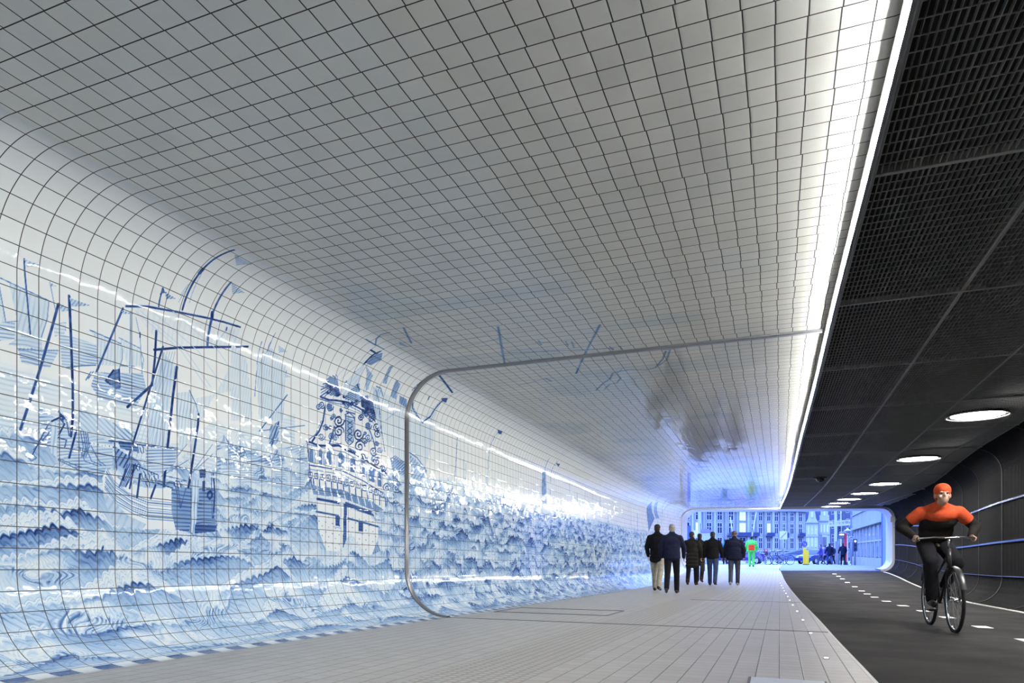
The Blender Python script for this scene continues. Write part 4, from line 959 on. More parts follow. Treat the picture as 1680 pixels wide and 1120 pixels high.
# ------------------------------------------------------------------ the tile picture
def hash1(n):
    n = np.asarray(n).astype(np.int64)
    x = (n * 374761393 + 668265263) & 0x7fffffff
    x = ((x ^ (x >> 13)) * 1274126177) & 0x7fffffff
    return ((x ^ (x >> 16)) & 0xffff) / 65535.0
def vnoise1(x, seed=0):
    i = np.floor(x); t = x - i; t = t * t * (3 - 2 * t); i = i.astype(np.int64) + seed * 7919
    return hash1(i) * (1 - t) + hash1(i + 1) * t
def vnoise2(x, y, seed=0):
    i = np.floor(x); j = np.floor(y); a = x - i; b = y - j
    a = a * a * (3 - 2 * a); b = b * b * (3 - 2 * b)
    i = i.astype(np.int64) + seed * 7919; j = j.astype(np.int64) * 57731
    return ((hash1(i + j) * (1 - a) + hash1(i + 1 + j) * a) * (1 - b)
            + (hash1(i + j + 57731) * (1 - a) + hash1(i + 1 + j + 57731) * a) * b)
def sstep(a, b, x):
    t = np.clip((x - a) / (b - a), 0, 1); return t * t * (3 - 2 * t)

def paint_wave(ink, YY, SS, base, amp, lam, ph, seed, strong):
    """one row of breaking waves, painted over what is behind it"""
    n1 = vnoise1(YY / (lam * .8), seed); n2 = vnoise1(YY / (lam * .33), seed + 31)
    bend = .35 * (SS - base) * (1 + n1)
    ph_y = YY / lam + ph + .45 * (n1 - .5) + bend * .5
    k = np.floor(ph_y); q = ph_y - k
    hk = .45 + .75 * hash1(k.astype(np.int64) + seed * 131)
    pk = np.where(q < .72, (q / .72) ** 1.7, ((1 - q) / .28) ** .8)
    h = base + amp * hk * (pk - .35) + amp * .35 * (n2 - .5)
    sc = .05 + .03 * hash1(k.astype(np.int64) + seed)
    scal = np.abs(np.sin(PI * (YY + .4 * SS) / sc + 5 * n2)) * (.3 + 1.4 * vnoise1(YY / .17, seed + 61)) + .8 * vnoise1(YY / .035, seed + 62)
    d = h + .022 * scal - SS
    m = d > 0
    if not m.any(): return ink
    fw = .03 + .13 * pk * hk * (amp / .2) * (.4 + n1)
    # foam: pale, with scalloped dark rims
    lay = (d + .018 * np.abs(np.sin(PI * (YY - .5 * SS) / .062 + 7 * n1 + np.floor(d / .036) * 1.57))) / .036
    rim = np.exp(-((lay - np.floor(lay)) / .16) ** 2)
    foam = .06 + .42 * rim * strong + .10 * vnoise2(YY / .03, SS / .03, seed)
    # body of the wave: dark behind the crest, streaks running down the face
    db = np.maximum(d - fw, 0)
    sh = np.exp(-db / (.10 + .16 * (1 - q))) * (.30 + .62 * pk) * (.72 + .55 * vnoise2(YY / .14, SS / .10, seed + 51))
    cur = .62 * YY - 1.0 * db + 1.3 * db * db * (.4 + q) + .08 * n2 + .05 * vnoise2(YY / .25, SS / .25, seed + 5)
    st = .5 + .5 * np.sin(2 * PI * cur / .043 + 6 * vnoise2(YY / .12, SS / .3, seed + 9))
    st2 = .5 + .5 * np.sin(2 * PI * cur / .017 + 9 * vnoise2(YY / .2, SS / .4, seed + 3))
    body = .14 + .76 * sh * strong + (.34 * st ** 3 * vnoise2(YY / .11, SS / .07, seed + 41) + .20 * st2 ** 2 * (.3 + st)) * np.exp(-db / .5) * strong * (.55 + .6 * vnoise2(YY / .3, SS / .2, seed + 17))
    f = sstep(-.012, .012, d - fw)
    edge = np.exp(-((d - fw - .004) / .010) ** 2) * .45 * strong
    val = foam * (1 - f) + body * f + edge * pk
    outl = np.exp(-((d - .003) / .006) ** 2) * .5
    val = np.maximum(val, outl)
    a = sstep(0, .006, d)
    return ink * (1 - a) + np.clip(val, 0, .97) * a

def paint_lobe(ink, Yc, Sr, YY, SS, cy, cs, w, h, seed, k):
    """one curling breaker: a pale fan of fine lines with a ragged lip and a dark hollow under it"""
    i0, i1 = np.searchsorted(Yc, [cy - w * 1.25, cy + w * 1.25]); j0, j1 = np.searchsorted(Sr, [cs - h * 2.6, cs + h * 1.25])
    if i1 - i0 < 2 or j1 <= j0: return
    a = (YY[j0:j1, i0:i1] - cy) / w; b = (SS[j0:j1, i0:i1] - cs) / h
    r = random.Random(seed); sk = r.uniform(-.5, .5); side = 1 if r.random() < .75 else -1
    A, B = YY[j0:j1, i0:i1], SS[j0:j1, i0:i1]
    a = a + sk * .5 * b + .9 * (vnoise2(A / (w * .55), B / (h * .8), seed % 97) - .5)
    b = b + 1.1 * (vnoise2(A / (w * .5), B / (h * .7), seed % 89 + 100) - .5) + .35 * a * side
    dome = np.clip(1 - a * a, 0, None)
    up = 1.0 * dome ** .7
    fr = r.uniform(3, 5)
    jag = .30 * np.abs(np.sin(a * fr * 2 + seed)) + .16 * np.abs(np.sin(a * 23 + 5 * b))
    low = -.15 - .55 * dome ** .5 + jag
    al = sstep(0, .75, (up - b)) * sstep(-.02, .03, b - low) * sstep(0, .12, 1 - np.abs(a))
    flow = a * r.uniform(5, 8) + .9 * np.sin(1.3 * b + a * 2) * side
    hat = (.5 + .5 * np.sin(2 * PI * flow + 2.5 * vnoise2(A / .09, B / .09, 8))) ** 2
    arc = (.5 + .5 * np.sin(2 * PI * (b - low) * 3.2 + 3 * np.sin(a * 9))) ** 4
    v = .05 + .22 * sstep(-.3, 1.0, a * side) + .30 * hat * sstep(-.2, 1.1, b - low) + .22 * arc * (1 - sstep(.1, .8, b - low))
    v = np.maximum(v, .62 * np.exp(-((b - low) / .07) ** 2))
    dn = low - b
    hol = sstep(-.02, .05, dn) * np.exp(-np.maximum(dn, 0) / .75) * np.clip(dome * 2.2, 0, 1)
    st = .62 + .38 * np.sin(2 * PI * (a * 7 + b * 1.2 * side) + 3 * vnoise2(A / .08, B / .2, 4))
    cur = ink[j0:j1, i0:i1]
    cur = np.maximum(cur, k * .95 * hol * st)
    ink[j0:j1, i0:i1] = np.clip(cur * (1 - al) + v * k * al, 0, .95)

def paint_mural(Yc, Sr, cols_px):
    YY, SS = np.meshgrid(Yc, Sr)
    ink = np.full(YY.shape, .015)
    ink += .03 * vnoise2(YY / .5, SS / .5, 3) * (SS < 2.9)
    top = 2.02 - .28 * (1 - sstep(4.4, 5.6, YY)) + .06 * (vnoise1(YY / .7, 77) - .5)
    # far water in thin level strokes
    ln = .5 + .5 * np.sin(2 * PI * (SS + .012 * vnoise1(YY / .15, 8) + .05 * vnoise1(YY / .9, 4)) / .031)
    far = sstep(-.02, .05, top + .42 - SS) * (YY < 5.3) + sstep(-.02, .03, top + .12 - SS) * (YY >= 5.3)
    ink = ink + far * (.07 + .26 * ln ** 2 * vnoise2(YY / .35, SS / .09, 12))
    strong = .80 + .28 * sstep(7.2, 9.0, YY)
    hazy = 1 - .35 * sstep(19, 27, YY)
    rows_back = [(0, .09, .55, 1), (-.12, .13, .66, 2), (-.27, .17, .85, 3), (-.43, .21, .93, 4), (-.6, .23, 1.0, 5)]
    for dz, am, lam, sd in rows_back:
        ink = paint_wave(ink, YY, SS, top + dz, am * (1 + .25 * sstep(7.2, 8.5, YY)), lam, sd * .37, sd * 11, strong * (.62 + .09 * sd) * hazy)
    cm = np.hypot(np.gradient(Yc), 0)
    for op in MURAL:
        pts = np.array(op[-1], float).reshape(-1, 2)
        if op[0] == 0:
            hw = max(op[1] * .5, .0028); it = op[2]
            for (y0, s0), (y1, s1) in zip(pts[:-1], pts[1:]):
                wv = hw
                i0, i1 = np.searchsorted(Yc, min(y0, y1) - 2 * hw - .03), np.searchsorted(Yc, max(y0, y1) + 2 * hw + .03)
                j0, j1 = np.searchsorted(Sr, min(s0, s1) - 2 * hw), np.searchsorted(Sr, max(s0, s1) + 2 * hw)
                if i1 <= i0 or j1 <= j0: continue
                a, b = YY[j0:j1, i0:i1], SS[j0:j1, i0:i1]
                dx, dy = y1 - y0, s1 - s0; l2 = dx * dx + dy * dy + 1e-12
                t = np.clip(((a - y0) * dx + (b - s0) * dy) / l2, 0, 1)
                dist = np.hypot(a - y0 - t * dx, b - s0 - t * dy)
                cov = 1 - sstep(hw * .75, hw * 1.25 + .0015, dist)
                vv = min(it * 1.12, .97) * (.88 + .24 * vnoise2(a / .03, b / .03, 5))
                if it < .3: ink[j0:j1, i0:i1] = ink[j0:j1, i0:i1] * (1 - cov) + vv * cov
                else: ink[j0:j1, i0:i1] = np.maximum(ink[j0:j1, i0:i1], vv * cov)
        else:
            lev, ang, spc, amp = op[1:5]
            i0, i1 = np.searchsorted(Yc, pts[:, 0].min()), np.searchsorted(Yc, pts[:, 0].max())
            j0, j1 = np.searchsorted(Sr, pts[:, 1].min()), np.searchsorted(Sr, pts[:, 1].max())
            if i1 <= i0 or j1 <= j0: continue
            a, b = YY[j0:j1, i0:i1], SS[j0:j1, i0:i1]
            ins = np.zeros(a.shape, bool)
            n = len(pts)
            for k in range(n):
                (y0, s0), (y1, s1) = pts[k], pts[(k + 1) % n]
                if s0 == s1: continue
                c = ((s0 > b) != (s1 > b)) & (a < (y1 - y0) * (b - s0) / (s1 - s0) + y0)
                ins ^= c
            th = math.radians(ang)
            c = -a * math.sin(th) + b * math.cos(th) + .012 * vnoise2(a / .1, b / .1, 2)
            hat = (.5 + .5 * np.sin(2 * PI * c / spc)) ** 3
            val = lev + amp * hat * (.4 + 1.1 * vnoise2(a / .09, b / .09, 6)) + .25 * lev * (vnoise2(a / .16, b / .05, 21) - .5)
            ink[j0:j1, i0:i1] = np.where(ins, np.clip(val, 0, .95), ink[j0:j1, i0:i1])
    rl = random.Random(5)
    s_ = 1.98
    while s_ > 1.05:
        y = 4.45 + rl.random() * .2
        while y < 7.2:
            if not (5.35 < y < 6.75 and s_ > 1.0): paint_lobe(ink, Yc, Sr, YY, SS, y, s_ + rl.uniform(-.05, .05), rl.uniform(.14, .24), rl.uniform(.06, .11), rl.randrange(9999), .92)
            y += rl.uniform(.3, .5)
        s_ -= .16
    rows_front = [(1.06, .26, 1.0, 6), (.80, .32, 1.25, 7), (.52, .34, 1.4, 8), (.24, .30, 1.3, 9)]
    for bs, am, lam, sd in rows_front:
        ink = paint_wave(ink, YY, SS, bs + .06 * (vnoise1(YY / 1.3, sd) - .5) + 0 * YY, am * (1 + .12 * sstep(7, 8.5, YY)), lam, sd * .41, sd * 11, strong * (.98 - .05 * (sd - 6)) * hazy)
    for (cy, cs, w, h) in ((2.9, .95, .30, .10), (3.7, 1.0, .3, .11), (4.3, 1.12, .25, .1), (5.05, 1.15, .22, .12), (5.6, 1.02, .24, .12), (6.3, 1.0, .24, .12), (6.95, 1.2, .22, .15),
                           (3.2, .62, .34, .18), (4.15, .58, .28, .22), (5.2, .66, .32, .2), (6.2, .6, .3, .18), (6.9, .7, .26, .18), (2.75, .34, .3, .2), (3.65, .33, .32, .18), (4.9, .33, .3, .17), (6.0, .3, .3, .16)):
        paint_lobe(ink, Yc, Sr, YY, SS, cy, cs, w, h, int(cy * 100 + cs * 10), .9)
    s_ = 2.02
    while s_ > .22:
        y = 7.2 + rl.random() * .3; sz = 1.25 + .5 * (2.0 - s_) / 1.8
        while y < 26.9:
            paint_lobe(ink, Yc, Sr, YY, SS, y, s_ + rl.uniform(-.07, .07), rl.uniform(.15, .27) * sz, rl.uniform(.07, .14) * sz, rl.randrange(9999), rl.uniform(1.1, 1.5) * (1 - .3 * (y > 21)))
            y += rl.uniform(.25, .55) * sz
        s_ -= .15 * sz
    # pale foot and the chequered border row
    ink = np.where(SS < TILE * 1.15, ink * .55, ink)
    dark = (np.floor(YY / TILE).astype(int) % 2 == 0)
    ink = np.where(SS < TILE * .86, np.where(dark, .86, .04), ink)
    # bare tiles: the upper courses beyond the fleet, and the last stretch by the mouth
    ink = np.where(YY > 27.1, .015, ink)
    return np.clip(ink, 0, 1)

# columns follow how finely the wall is seen: dense near by, wider further on
ys = [1.0]
while ys[-1] < Y_EXIT_L:
    y = ys[-1]; d = .365 * 4.3 + .931 * y
    ys.append(y + min(.06, max(.0035, 1.05 * d * d / (4.3 * 1120) * .72)))
Yf = np.array(ys[:-1] + [Y_EXIT_L])
Sf = np.arange(0, S2 + .0001, S2 / round(S2 / .0048))
YY, SS = np.meshgrid(Yf, Sf)
X, Z = left_profile(YY, SS)
wall_left = grid_mesh('wall_left', X, YY, Z, M['wall_tile'], uv=(YY, SS), ink=paint_mural(Yf, Sf, None))
tag(wall_left, 'curved wall of white tiles painted in blue with sailing ships on a rough sea', kind='structure')
Yb = np.linspace(Y_BACK, 1.0, 60); Sb = np.linspace(0, S2, 60)
YY, SS = np.meshgrid(Yb, Sb); X, Z = left_profile(YY, SS)
ik = paint_mural(Yb, Sb, None)
wb_ = grid_mesh('wall_left', X, YY, Z, M['wall_tile'], uv=(YY, SS), ink=ik)
tag(wb_, 'near end of the curved tiled wall', kind='structure')

# ceiling of plain tiles, its free edge rolled upward beside the light strip
Yc = np.concatenate([np.linspace(Y_BACK, 2.6, 70), np.arange(2.62, 9.5, .009), np.arange(9.5, 33.6, .10), [33.72]])
Sc = np.concatenate([np.arange(0, 3.0, .012), np.linspace(3.0, 1.0e1, 2)[:0]])
fx = np.linspace(0, 1, 330)
YY, FF = np.meshgrid(Yc, fx)
x0 = XL + R; wdt = edge_x(YY) - .045 - x0
XX = x0 + FF * wdt
SSc = S2 + FF * wdt
Ymax = y_exit(XX); YYc = np.minimum(YY, Ymax)
zc = ceil_z(YY)
def ceiling_ink(Yv, XXv, SSv):
    ink = .02 * np.ones(Yv.shape)
    ink += .11 * sstep(.55, .8, vnoise2(Yv / .55, SSv / .8, 44)) * sstep(3.4, 5.5, Yv) * (1 - sstep(6.2, 7.6, SSv))
    for op in MURAL:
        pts = np.array(op[-1], float).reshape(-1, 2)
        if op[0] or pts[:, 1].max() < S2: continue
        hw = max(op[1] * .5, .007); it = op[2]
        for (ya, sa), (yb, sb) in zip(pts[:-1], pts[1:]):
            i0, i1 = np.searchsorted(Yc, min(ya, yb) - 3 * hw), np.searchsorted(Yc, max(ya, yb) + 3 * hw)
            if i1 <= i0: continue
            a, b = Yv[:, i0:i1], SSv[:, i0:i1]
            dx, dy = yb - ya, sb - sa; l2 = dx * dx + dy * dy + 1e-12
            t = np.clip(((a - ya) * dx + (b - sa) * dy) / l2, 0, 1)
            dist = np.hypot(a - ya - t * dx, b - sa - t * dy)
            ink[:, i0:i1] = np.maximum(ink[:, i0:i1], it * (1 - sstep(hw * .7, hw * 1.3 + .003, dist)))
    return ink
ikc = ceiling_ink(YY, XX, SSc)
# roll-up of the last course
ex = edge_x(Yc) - .045; zz = ceil_z(Yc)
RX, RY, RZ, RS = [], [], [], []
for k in range(1, 7):
    a = k / 6 * 1.25; rr = .06
    RX.append(ex + rr * math.sin(a)); RY.append(Yc); RZ.append(zz + rr * (1 - math.cos(a))); RS.append(SSc[-1] + rr * a)
XX = np.vstack([XX, RX]); YYa = np.vstack([np.minimum(YY, y_exit(x0 + FF * wdt)), np.minimum(np.array(RY), y_exit(ex))]); ZZ = np.vstack([zc, RZ]); SSa = np.vstack([SSc, RS])
ikc = np.vstack([ikc, np.repeat(ikc[-1:], 6, 0)])
ceiling = grid_mesh('ceiling', XX, YYa, ZZ, M['ceil_tile'], uv=(YYa, SSa), ink=ikc)
tag(ceiling, 'low ceiling of glossy white square tiles over the footpath', kind='structure')

# ------------------------------------------------------------------ floors
def paving_material():
    m = bpy.data.materials.new('pale_paving_tiles'); m.use_nodes = True
    g = NG(m); b = g.n['Principled BSDF']
    uvn = g.n.new('ShaderNodeUVMap'); uvn.uv_map = 'metres'
    sp = g.n.new('ShaderNodeSeparateXYZ'); g.l.new(uvn.outputs[0], sp.inputs[0])
    Yv, Xv = sp.outputs[0], sp.outputs[1]
    v = g.math('DIVIDE', Xv, TILE); iv = g.math('FLOOR', v); fv = g.math('FRACT', v)
    rr = g.white(g.xyz(iv, 5.0))
    u = g.math('ADD', g.math('DIVIDE', Yv, TILE), rr.outputs['Value']); iu = g.math('FLOOR', u); fu = g.math('FRACT', u)
    du = g.math('MULTIPLY', g.math('MINIMUM', fu, g.math('SUBTRACT', 1.0, fu)), TILE)
    dv = g.math('MULTIPLY', g.math('MINIMUM', fv, g.math('SUBTRACT', 1.0, fv)), TILE)
    lu = g.math('MULTIPLY', g.math('SUBTRACT', du, .0012), 1 / .002, clamp=True)
    lv = g.math('MULTIPLY', g.math('SUBTRACT', dv, .0022), 1 / .002, clamp=True)
    face = g.math('MULTIPLY', g.math('ADD', g.math('MULTIPLY', lu, .55), .45), lv)
    # guidance strip of small studs
    us = g.math('FRACT', g.math('DIVIDE', Yv, .0656)); vs = g.math('FRACT', g.math('DIVIDE', Xv, .0656))
    dus = g.math('MINIMUM', us, g.math('SUBTRACT', 1.0, us)); dvs = g.math('MINIMUM', vs, g.math('SUBTRACT', 1.0, vs))
    stud = g.math('MULTIPLY', g.math('SUBTRACT', g.math('MINIMUM', dus, dvs), .10), 8.0, clamp=True)
    ins = g.math('MULTIPLY', g.math('GREATER_THAN', Xv, -1.90), g.math('LESS_THAN', Xv, -1.31))
    ins = g.math('MULTIPLY', ins, g.math('LESS_THAN', Yv, 26.0))
    face2 = g.math('ADD', g.math('MULTIPLY', face, g.math('SUBTRACT', 1.0, ins)), g.math('MULTIPLY', g.math('ADD', .45, g.math('MULTIPLY', stud, .55)), ins))
    rnd = g.white(g.xyz(iu, iv))
    uv3 = g.xyz(Yv, Xv)
    n = g.noise(uv3, 9.0, 5.0)
    f = g.math('ADD', g.math('MULTIPLY', rnd.outputs['Value'], .55), g.math('MULTIPLY', n, .6), clamp=True)
    c = g.mix(f, (.34, .33, .318), (.425, .417, .41))
    c = g.mix(g.math('MULTIPLY', ins, .35), c, (.47, .44, .40))
    g.l.new(g.mix(face2, (.13, .125, .12), c), b.inputs['Base Color'])
    b.inputs['Roughness'].default_value = .42
    bp = g.n.new('ShaderNodeBump'); bp.inputs['Distance'].default_value = .003
    g.l.new(g.math('ADD', face2, g.math('MULTIPLY', g.noise(uv3, 60.0, 3.0), .15)), bp.inputs['Height']); g.l.new(bp.outputs[0], b.inputs['Normal'])
    return m
M['paving'] = paving_material()
M['asphalt'] = principled('dark_asphalt', (.040, .0395, .040), .9, noise=.28, nscale=1.6, bump=.002, bscale=220, spec=.04)
M['asphalt_out'] = principled('pale_street_asphalt', (.16, .16, .17), .55, noise=.12, nscale=.8, bump=.002, bscale=60)
M['paint'] = principled('road_paint', (.80, .80, .78), .5, noise=.06, nscale=30)
M['kerb'] = principled('kerb_stone', (.50, .50, .50), .5, noise=.1, nscale=10)

Yg = np.concatenate([np.arange(Y_BACK, 36, .25), [36.0]])
fx = np.linspace(0, 1, 12)
YY, FF = np.meshgrid(Yg, fx)
xa = XL + R; XX = xa + FF * (edge_x(YY) - xa)
floor = grid_mesh('floor', XX, YY, floor_z(YY), M['paving'], uv=(YY, XX), smooth=True)
tag(floor, 'pale stone paving of the footpath with a stud guidance strip', kind='structure')
# pale plaza and street outside
Yg2 = np.array([36, 37, 38, 40, 43, 45, 48, 52, 56, 60, 70, 80, 100, 120, 150, 175, 200, 260.])
YY, XX = np.meshgrid(Yg2, np.linspace(0, 1, 20))
XX = np.where(True, -60 + XX * 130, 0)
fo = grid_mesh('floor', XX, YY, floor_z(YY), M['asphalt_out'], uv=(YY, XX))
tag(fo, 'pale street outside the mouth of the passage', kind='structure')
# plaza paving continuing beyond the mouth on the footpath side
YY, FF = np.meshgrid(np.linspace(36, 46, 12), np.linspace(0, 1, 6))
XX = -12 + FF * (12 + edge_x(36) + .02 * (YY - 36))
fp = grid_mesh('floor', XX, YY, floor_z(YY) + .012, M['paving'], uv=(YY, XX))
tag(fp, 'pale paving running on outside the mouth', kind='structure')
KERB = .035
Yg = np.concatenate([np.arange(Y_BACK, 35.01, .25)])
YY, FF = np.meshgrid(Yg, np.linspace(0, 1, 10))
xa = edge_x(YY); XX = xa + FF * (right_x(YY) - .0 - xa)
road = grid_mesh('floor', XX, np.minimum(YY, y_exit(XX)), floor_z(YY) - KERB, M['asphalt'], uv=(YY, XX))
tag(road, 'dark asphalt cycle lane', kind='structure')
YY, XX = np.meshgrid(np.array([33.0, 34, 35, 36.0]), np.linspace(0.02, 4.79, 12))
YY = np.maximum(YY, np.minimum(y_exit(XX), 36)); 
apron = grid_mesh('floor', XX, YY, floor_z(YY) - .004, M['asphalt_out'], uv=(YY, XX))
tag(apron, 'pale threshold of the street at the mouth', kind='structure')
# kerb line between path and lane
kb = MB()
yk = np.arange(Y_BACK, 33.9, .5)
for a, b2 in zip(yk[:-1], yk[1:]):
    for (o0, o1) in ((0, .022),):
        kb.hexa([(edge_x(a) + o0, a, floor_z(a) - .08), (edge_x(a) + o1, a, floor_z(a) - .08), (edge_x(b2) + o1, b2, floor_z(b2) - .08), (edge_x(b2) + o0, b2, floor_z(b2) - .08),
                 (edge_x(a) + o0, a, floor_z(a) + .002), (edge_x(a) + o1, a, floor_z(a) + .002), (edge_x(b2) + o1, b2, floor_z(b2) + .002), (edge_x(b2) + o0, b2, floor_z(b2) + .002)])
tag(kb.build('trim_kerb', M['kerb']), 'thin kerb between footpath and cycle lane', kind='structure')

# ------------------------------------------------------------------ joints and mouth
def profile_path(n=14):
    """foot to head along the left wall, ceiling left to right: (x, height fraction pieces) as a function of Y"""
    return np.concatenate([np.linspace(0, S0, n), [S1], np.linspace(S1, S2, n)])
def rib_left(name, y, w, t, mat, to_x, out_w=None):
    svals = profile_path(); mb = MB(); rows = []
    for s in svals:
        x, z = left_profile(y, s); e = 1e-3
        xa, za = left_profile(y, max(s - e, 0)); xb, zb = left_profile(y, s + e)
        tx, tz = float(xb - xa), float(zb - za); l = math.hypot(tx, tz); nx, nz = tz / l, -tx / l
        rows.append((float(x), float(z), nx, nz))
    zt = ceil_z(y); rows.append((to_x, zt, 0, -1))
    V = []
    for x, z, nx, nz in rows:
        for (dy, dn) in ((-w / 2, -.01), (-w / 2, t * .6), (-w / 2 + t * .6, t), (w / 2 - t * .6, t), (w / 2, t * .6), (w / 2, -.01)):
            V.append((x + nx * dn, y + dy, z + nz * dn))
    F = []
    for i in range(len(rows) - 1):
        for j in range(5):
            F.append((i * 6 + j, i * 6 + j + 1, i * 6 + 6 + j + 1, i * 6 + 6 + j))
    return mb.add(V, F).build(name, mat, smooth=True)
tr = rib_left('trim_1', Y_JOINT, .085, .018, M['steel'], edge_x(Y_JOINT) - .05)
tag(tr, 'brushed steel joint cover running round wall and ceiling', kind='structure')
fj = MB()
for (ya, xa, xb) in ((Y_JOINT, XL + R, edge_x(Y_JOINT)), (13.5, -1.6, edge_x(13.5))):
    fj.bar((xa, ya, floor_z(ya) + .001), (xb, ya, floor_z(ya) + .001), .022, .006)
tag(fj.build('trim_2', principled('joint_seal', (.10, .10, .11), .6, noise=.1)), 'dark seal of the joint across the paving', kind='structure')
tr2 = rib_left('trim_3', 27.1, .03, .004, principled('thin_joint', (.30, .31, .34), .5, noise=.05), edge_x(27.1) - .05)
tag(tr2, 'thin joint in the tiled wall near the mouth', kind='structure')

# mouth: a smooth pale lining ring, skewed like the end of the passage
def ring_points(n=12):
    pts = []
    for s in np.concatenate([np.linspace(0, S0, n), [S1], np.linspace(S1, S2, n)]):
        x, z = left_profile(33.0, s); pts.append((float(x), float(z)))
    xr = 4.79; zt = ceil_z(34.5); zb = floor_z(34.5); r = .52
    for a in np.linspace(0, PI / 2, n): pts.append((xr - r + r * math.sin(a), zt - r + r * math.cos(a)))
    for a in np.linspace(0, PI / 2, n): pts.append((xr - r + r * math.cos(a), zb + r - r * math.sin(a)))
    return pts
rp_ = ring_points(); V = []; F = []
cx, cz = .2, 1.2
for i, (x, z) in enumerate(rp_):
    a = rp_[max(i - 1, 0)]; b2 = rp_[min(i + 1, len(rp_) - 1)]
    tx, tz = b2[0] - a[0], b2[1] - a[1]; l = math.hypot(tx, tz); nx, nz = tz / l, -tx / l
    y = y_exit(x)
    for (dy, dn) in ((0, -.10), (0, .05), (2.0, .05), (2.0, -.5)):
        V.append((x + nx * dn, y + dy, z + nz * dn))
for i in range(len(rp_) - 1):
    for j in range(3):
        F.append((i * 4 + j, i * 4 + j + 1, i * 4 + 4 + j + 1, i * 4 + 4 + j))
M['mouth'] = principled('mouth_lining', (.60, .60, .62), .35, noise=.04, nscale=3)
tag(mesh_obj('trim_4', V, F, M['mouth'], smooth=False), 'pale rounded lining of the passage mouth', kind='structure')
# outer face of the bridge above the mouth so that daylight only comes in through it
hb = MB()
hb.hexa([(-60, Y_EXIT_L - 14.4, 2.85), (70, Y_EXIT_L + 16.9, 2.85), (70, Y_EXIT_L + 17.3, 2.85), (-60, Y_EXIT_L - 14, 2.85), (-60, Y_EXIT_L - 14.4, 9), (70, Y_EXIT_L + 16.9, 9), (70, Y_EXIT_L + 17.3, 9), (-60, Y_EXIT_L - 14, 9)])
tag(hb.build('wall_outer', M['concrete']), 'outer face of the viaduct above the mouth', kind='structure')
sb = MB()
sb.hexa([(-60, Y_EXIT_L - 14.6, -.5), (-4.4, Y_EXIT_L - .0, -.5), (-4.4, Y_EXIT_L + .35, -.5), (-60, Y_EXIT_L - 14.2, -.5), (-60, Y_EXIT_L - 14.6, 2.9), (-4.4, Y_EXIT_L - .0, 2.9), (-4.4, Y_EXIT_L + .35, 2.9), (-60, Y_EXIT_L - 14.2, 2.9)])
sb.hexa([(4.95, Y_EXIT_R, -.5), (70, Y_EXIT_R + 17, -.5), (70, Y_EXIT_R + 17.4, -.5), (4.95, Y_EXIT_R + .35, -.5), (4.95, Y_EXIT_R, 2.9), (70, Y_EXIT_R + 17, 2.9), (70, Y_EXIT_R + 17.4, 2.9), (4.95, Y_EXIT_R + .35, 2.9)])
tag(sb.build('wall_outer', M['concrete']), 'outer face of the viaduct beside the mouth', kind='structure')
# roof slab over all, side slab, added end wall behind the camera: keep sky light out
rs = MB()
rs.box(-6, 6.5, Y_BACK - .5, 31.0, 3.75, 4.0)
rs.box(-5.0, -4.5, Y_BACK - .5, 32.5, -1, 3.9)
rs.box(5.4, 5.9, Y_BACK - .5, 34.5, -1, 3.9)
rs.hexa([(-6, 31, 2.95), (6.5, 31, 2.95), (6.5, 35.3, 2.95), (-6, 32.2, 2.95), (-6, 31, 4), (6.5, 31, 4), (6.5, 35.3, 4), (-6, 32.2, 4)])
tag(rs.build('ceiling_slab', M['void']), 'structural slab of the viaduct', kind='structure')
eb = MB(); eb.box(-4.9, 5.3, Y_BACK - .3, Y_BACK, -.5, 3.8)
tag(eb.build('wall_back_added', M['concrete']), 'added end wall shutting out sky light behind the camera', kind='structure')

# ------------------------------------------------------------------ dark grating over the cycle lane
BAY = [(-8.6 + 2.19 * k) for k in range(0, 20)]
BAY = [4.56 + 2.17 * k for k in range(-6, 14)]
COLS = [0.0, .945, 1.90, 2.86, 3.82]
def cg(j, y):
    x = edge_x(y) + .03 + COLS[j] if j < len(COLS) else right_x(y) - .45
    return min(x, right_x(y) - .42)
GZ = -.015     # underside of the grating below the tiled ceiling
def gpt(x, y, dz=0): return (x, y, ceil_z(y) + GZ + dz)
gr_root = None
rail = MB(); bars = MB()
for k in range(len(BAY) - 1):
    y0, y1 = BAY[k], BAY[k + 1]
    if y1 > 33.6: y1 = 33.6
    if y0 > 33: break
    near = y0 < 9
    for j in range(len(COLS)):
        xa0, xb0, xa1, xb1 = cg(j, y0), cg(j + 1, y0), cg(j, y1), cg(j + 1, y1)
        if xb0 - xa0 < .12: continue
        g = .012
        def P(u, v, dz=0):
            x = (xa0 + g + (xb0 - xa0 - 2 * g) * u) * (1 - v) + (xa1 + g + (xb1 - xa1 - 2 * g) * u) * v
            y = y0 + g + (y1 - y0 - 2 * g) * v
            return (x, y, ceil_z(y0) * (1 - v) + ceil_z(y1) * v + GZ + dz)
        # frame of the panel
        fr = .006
        for (a, b2) in (((0, 0), (1, 0)), ((0, 1), (1, 1)), ((0, 0), (0, 1)), ((1, 0), (1, 1))):
            rail.bar(P(*a, .022), P(*b2, .022), .008, .046)
        nl = max(4, int(round((xb0 - xa0) / .0335)))
        for i in range(1, nl):
            u = i / nl
            bars.bar(P(u, 0, .018), P(u, 1, .018), .0032, .030)
        nc = 21
        for i in range(1, nc):
            v = i / nc
            bars.bar(P(0, v, .006), P(1, v, .006), .0055, .0055)
gratings = bars.build('ceiling_grating', M['black_metal'])
tag(gratings, 'dark open metal grating panels above the cycle lane', kind='structure')
rails = rail.build('grating_frame', M['frame_metal'], gratings)
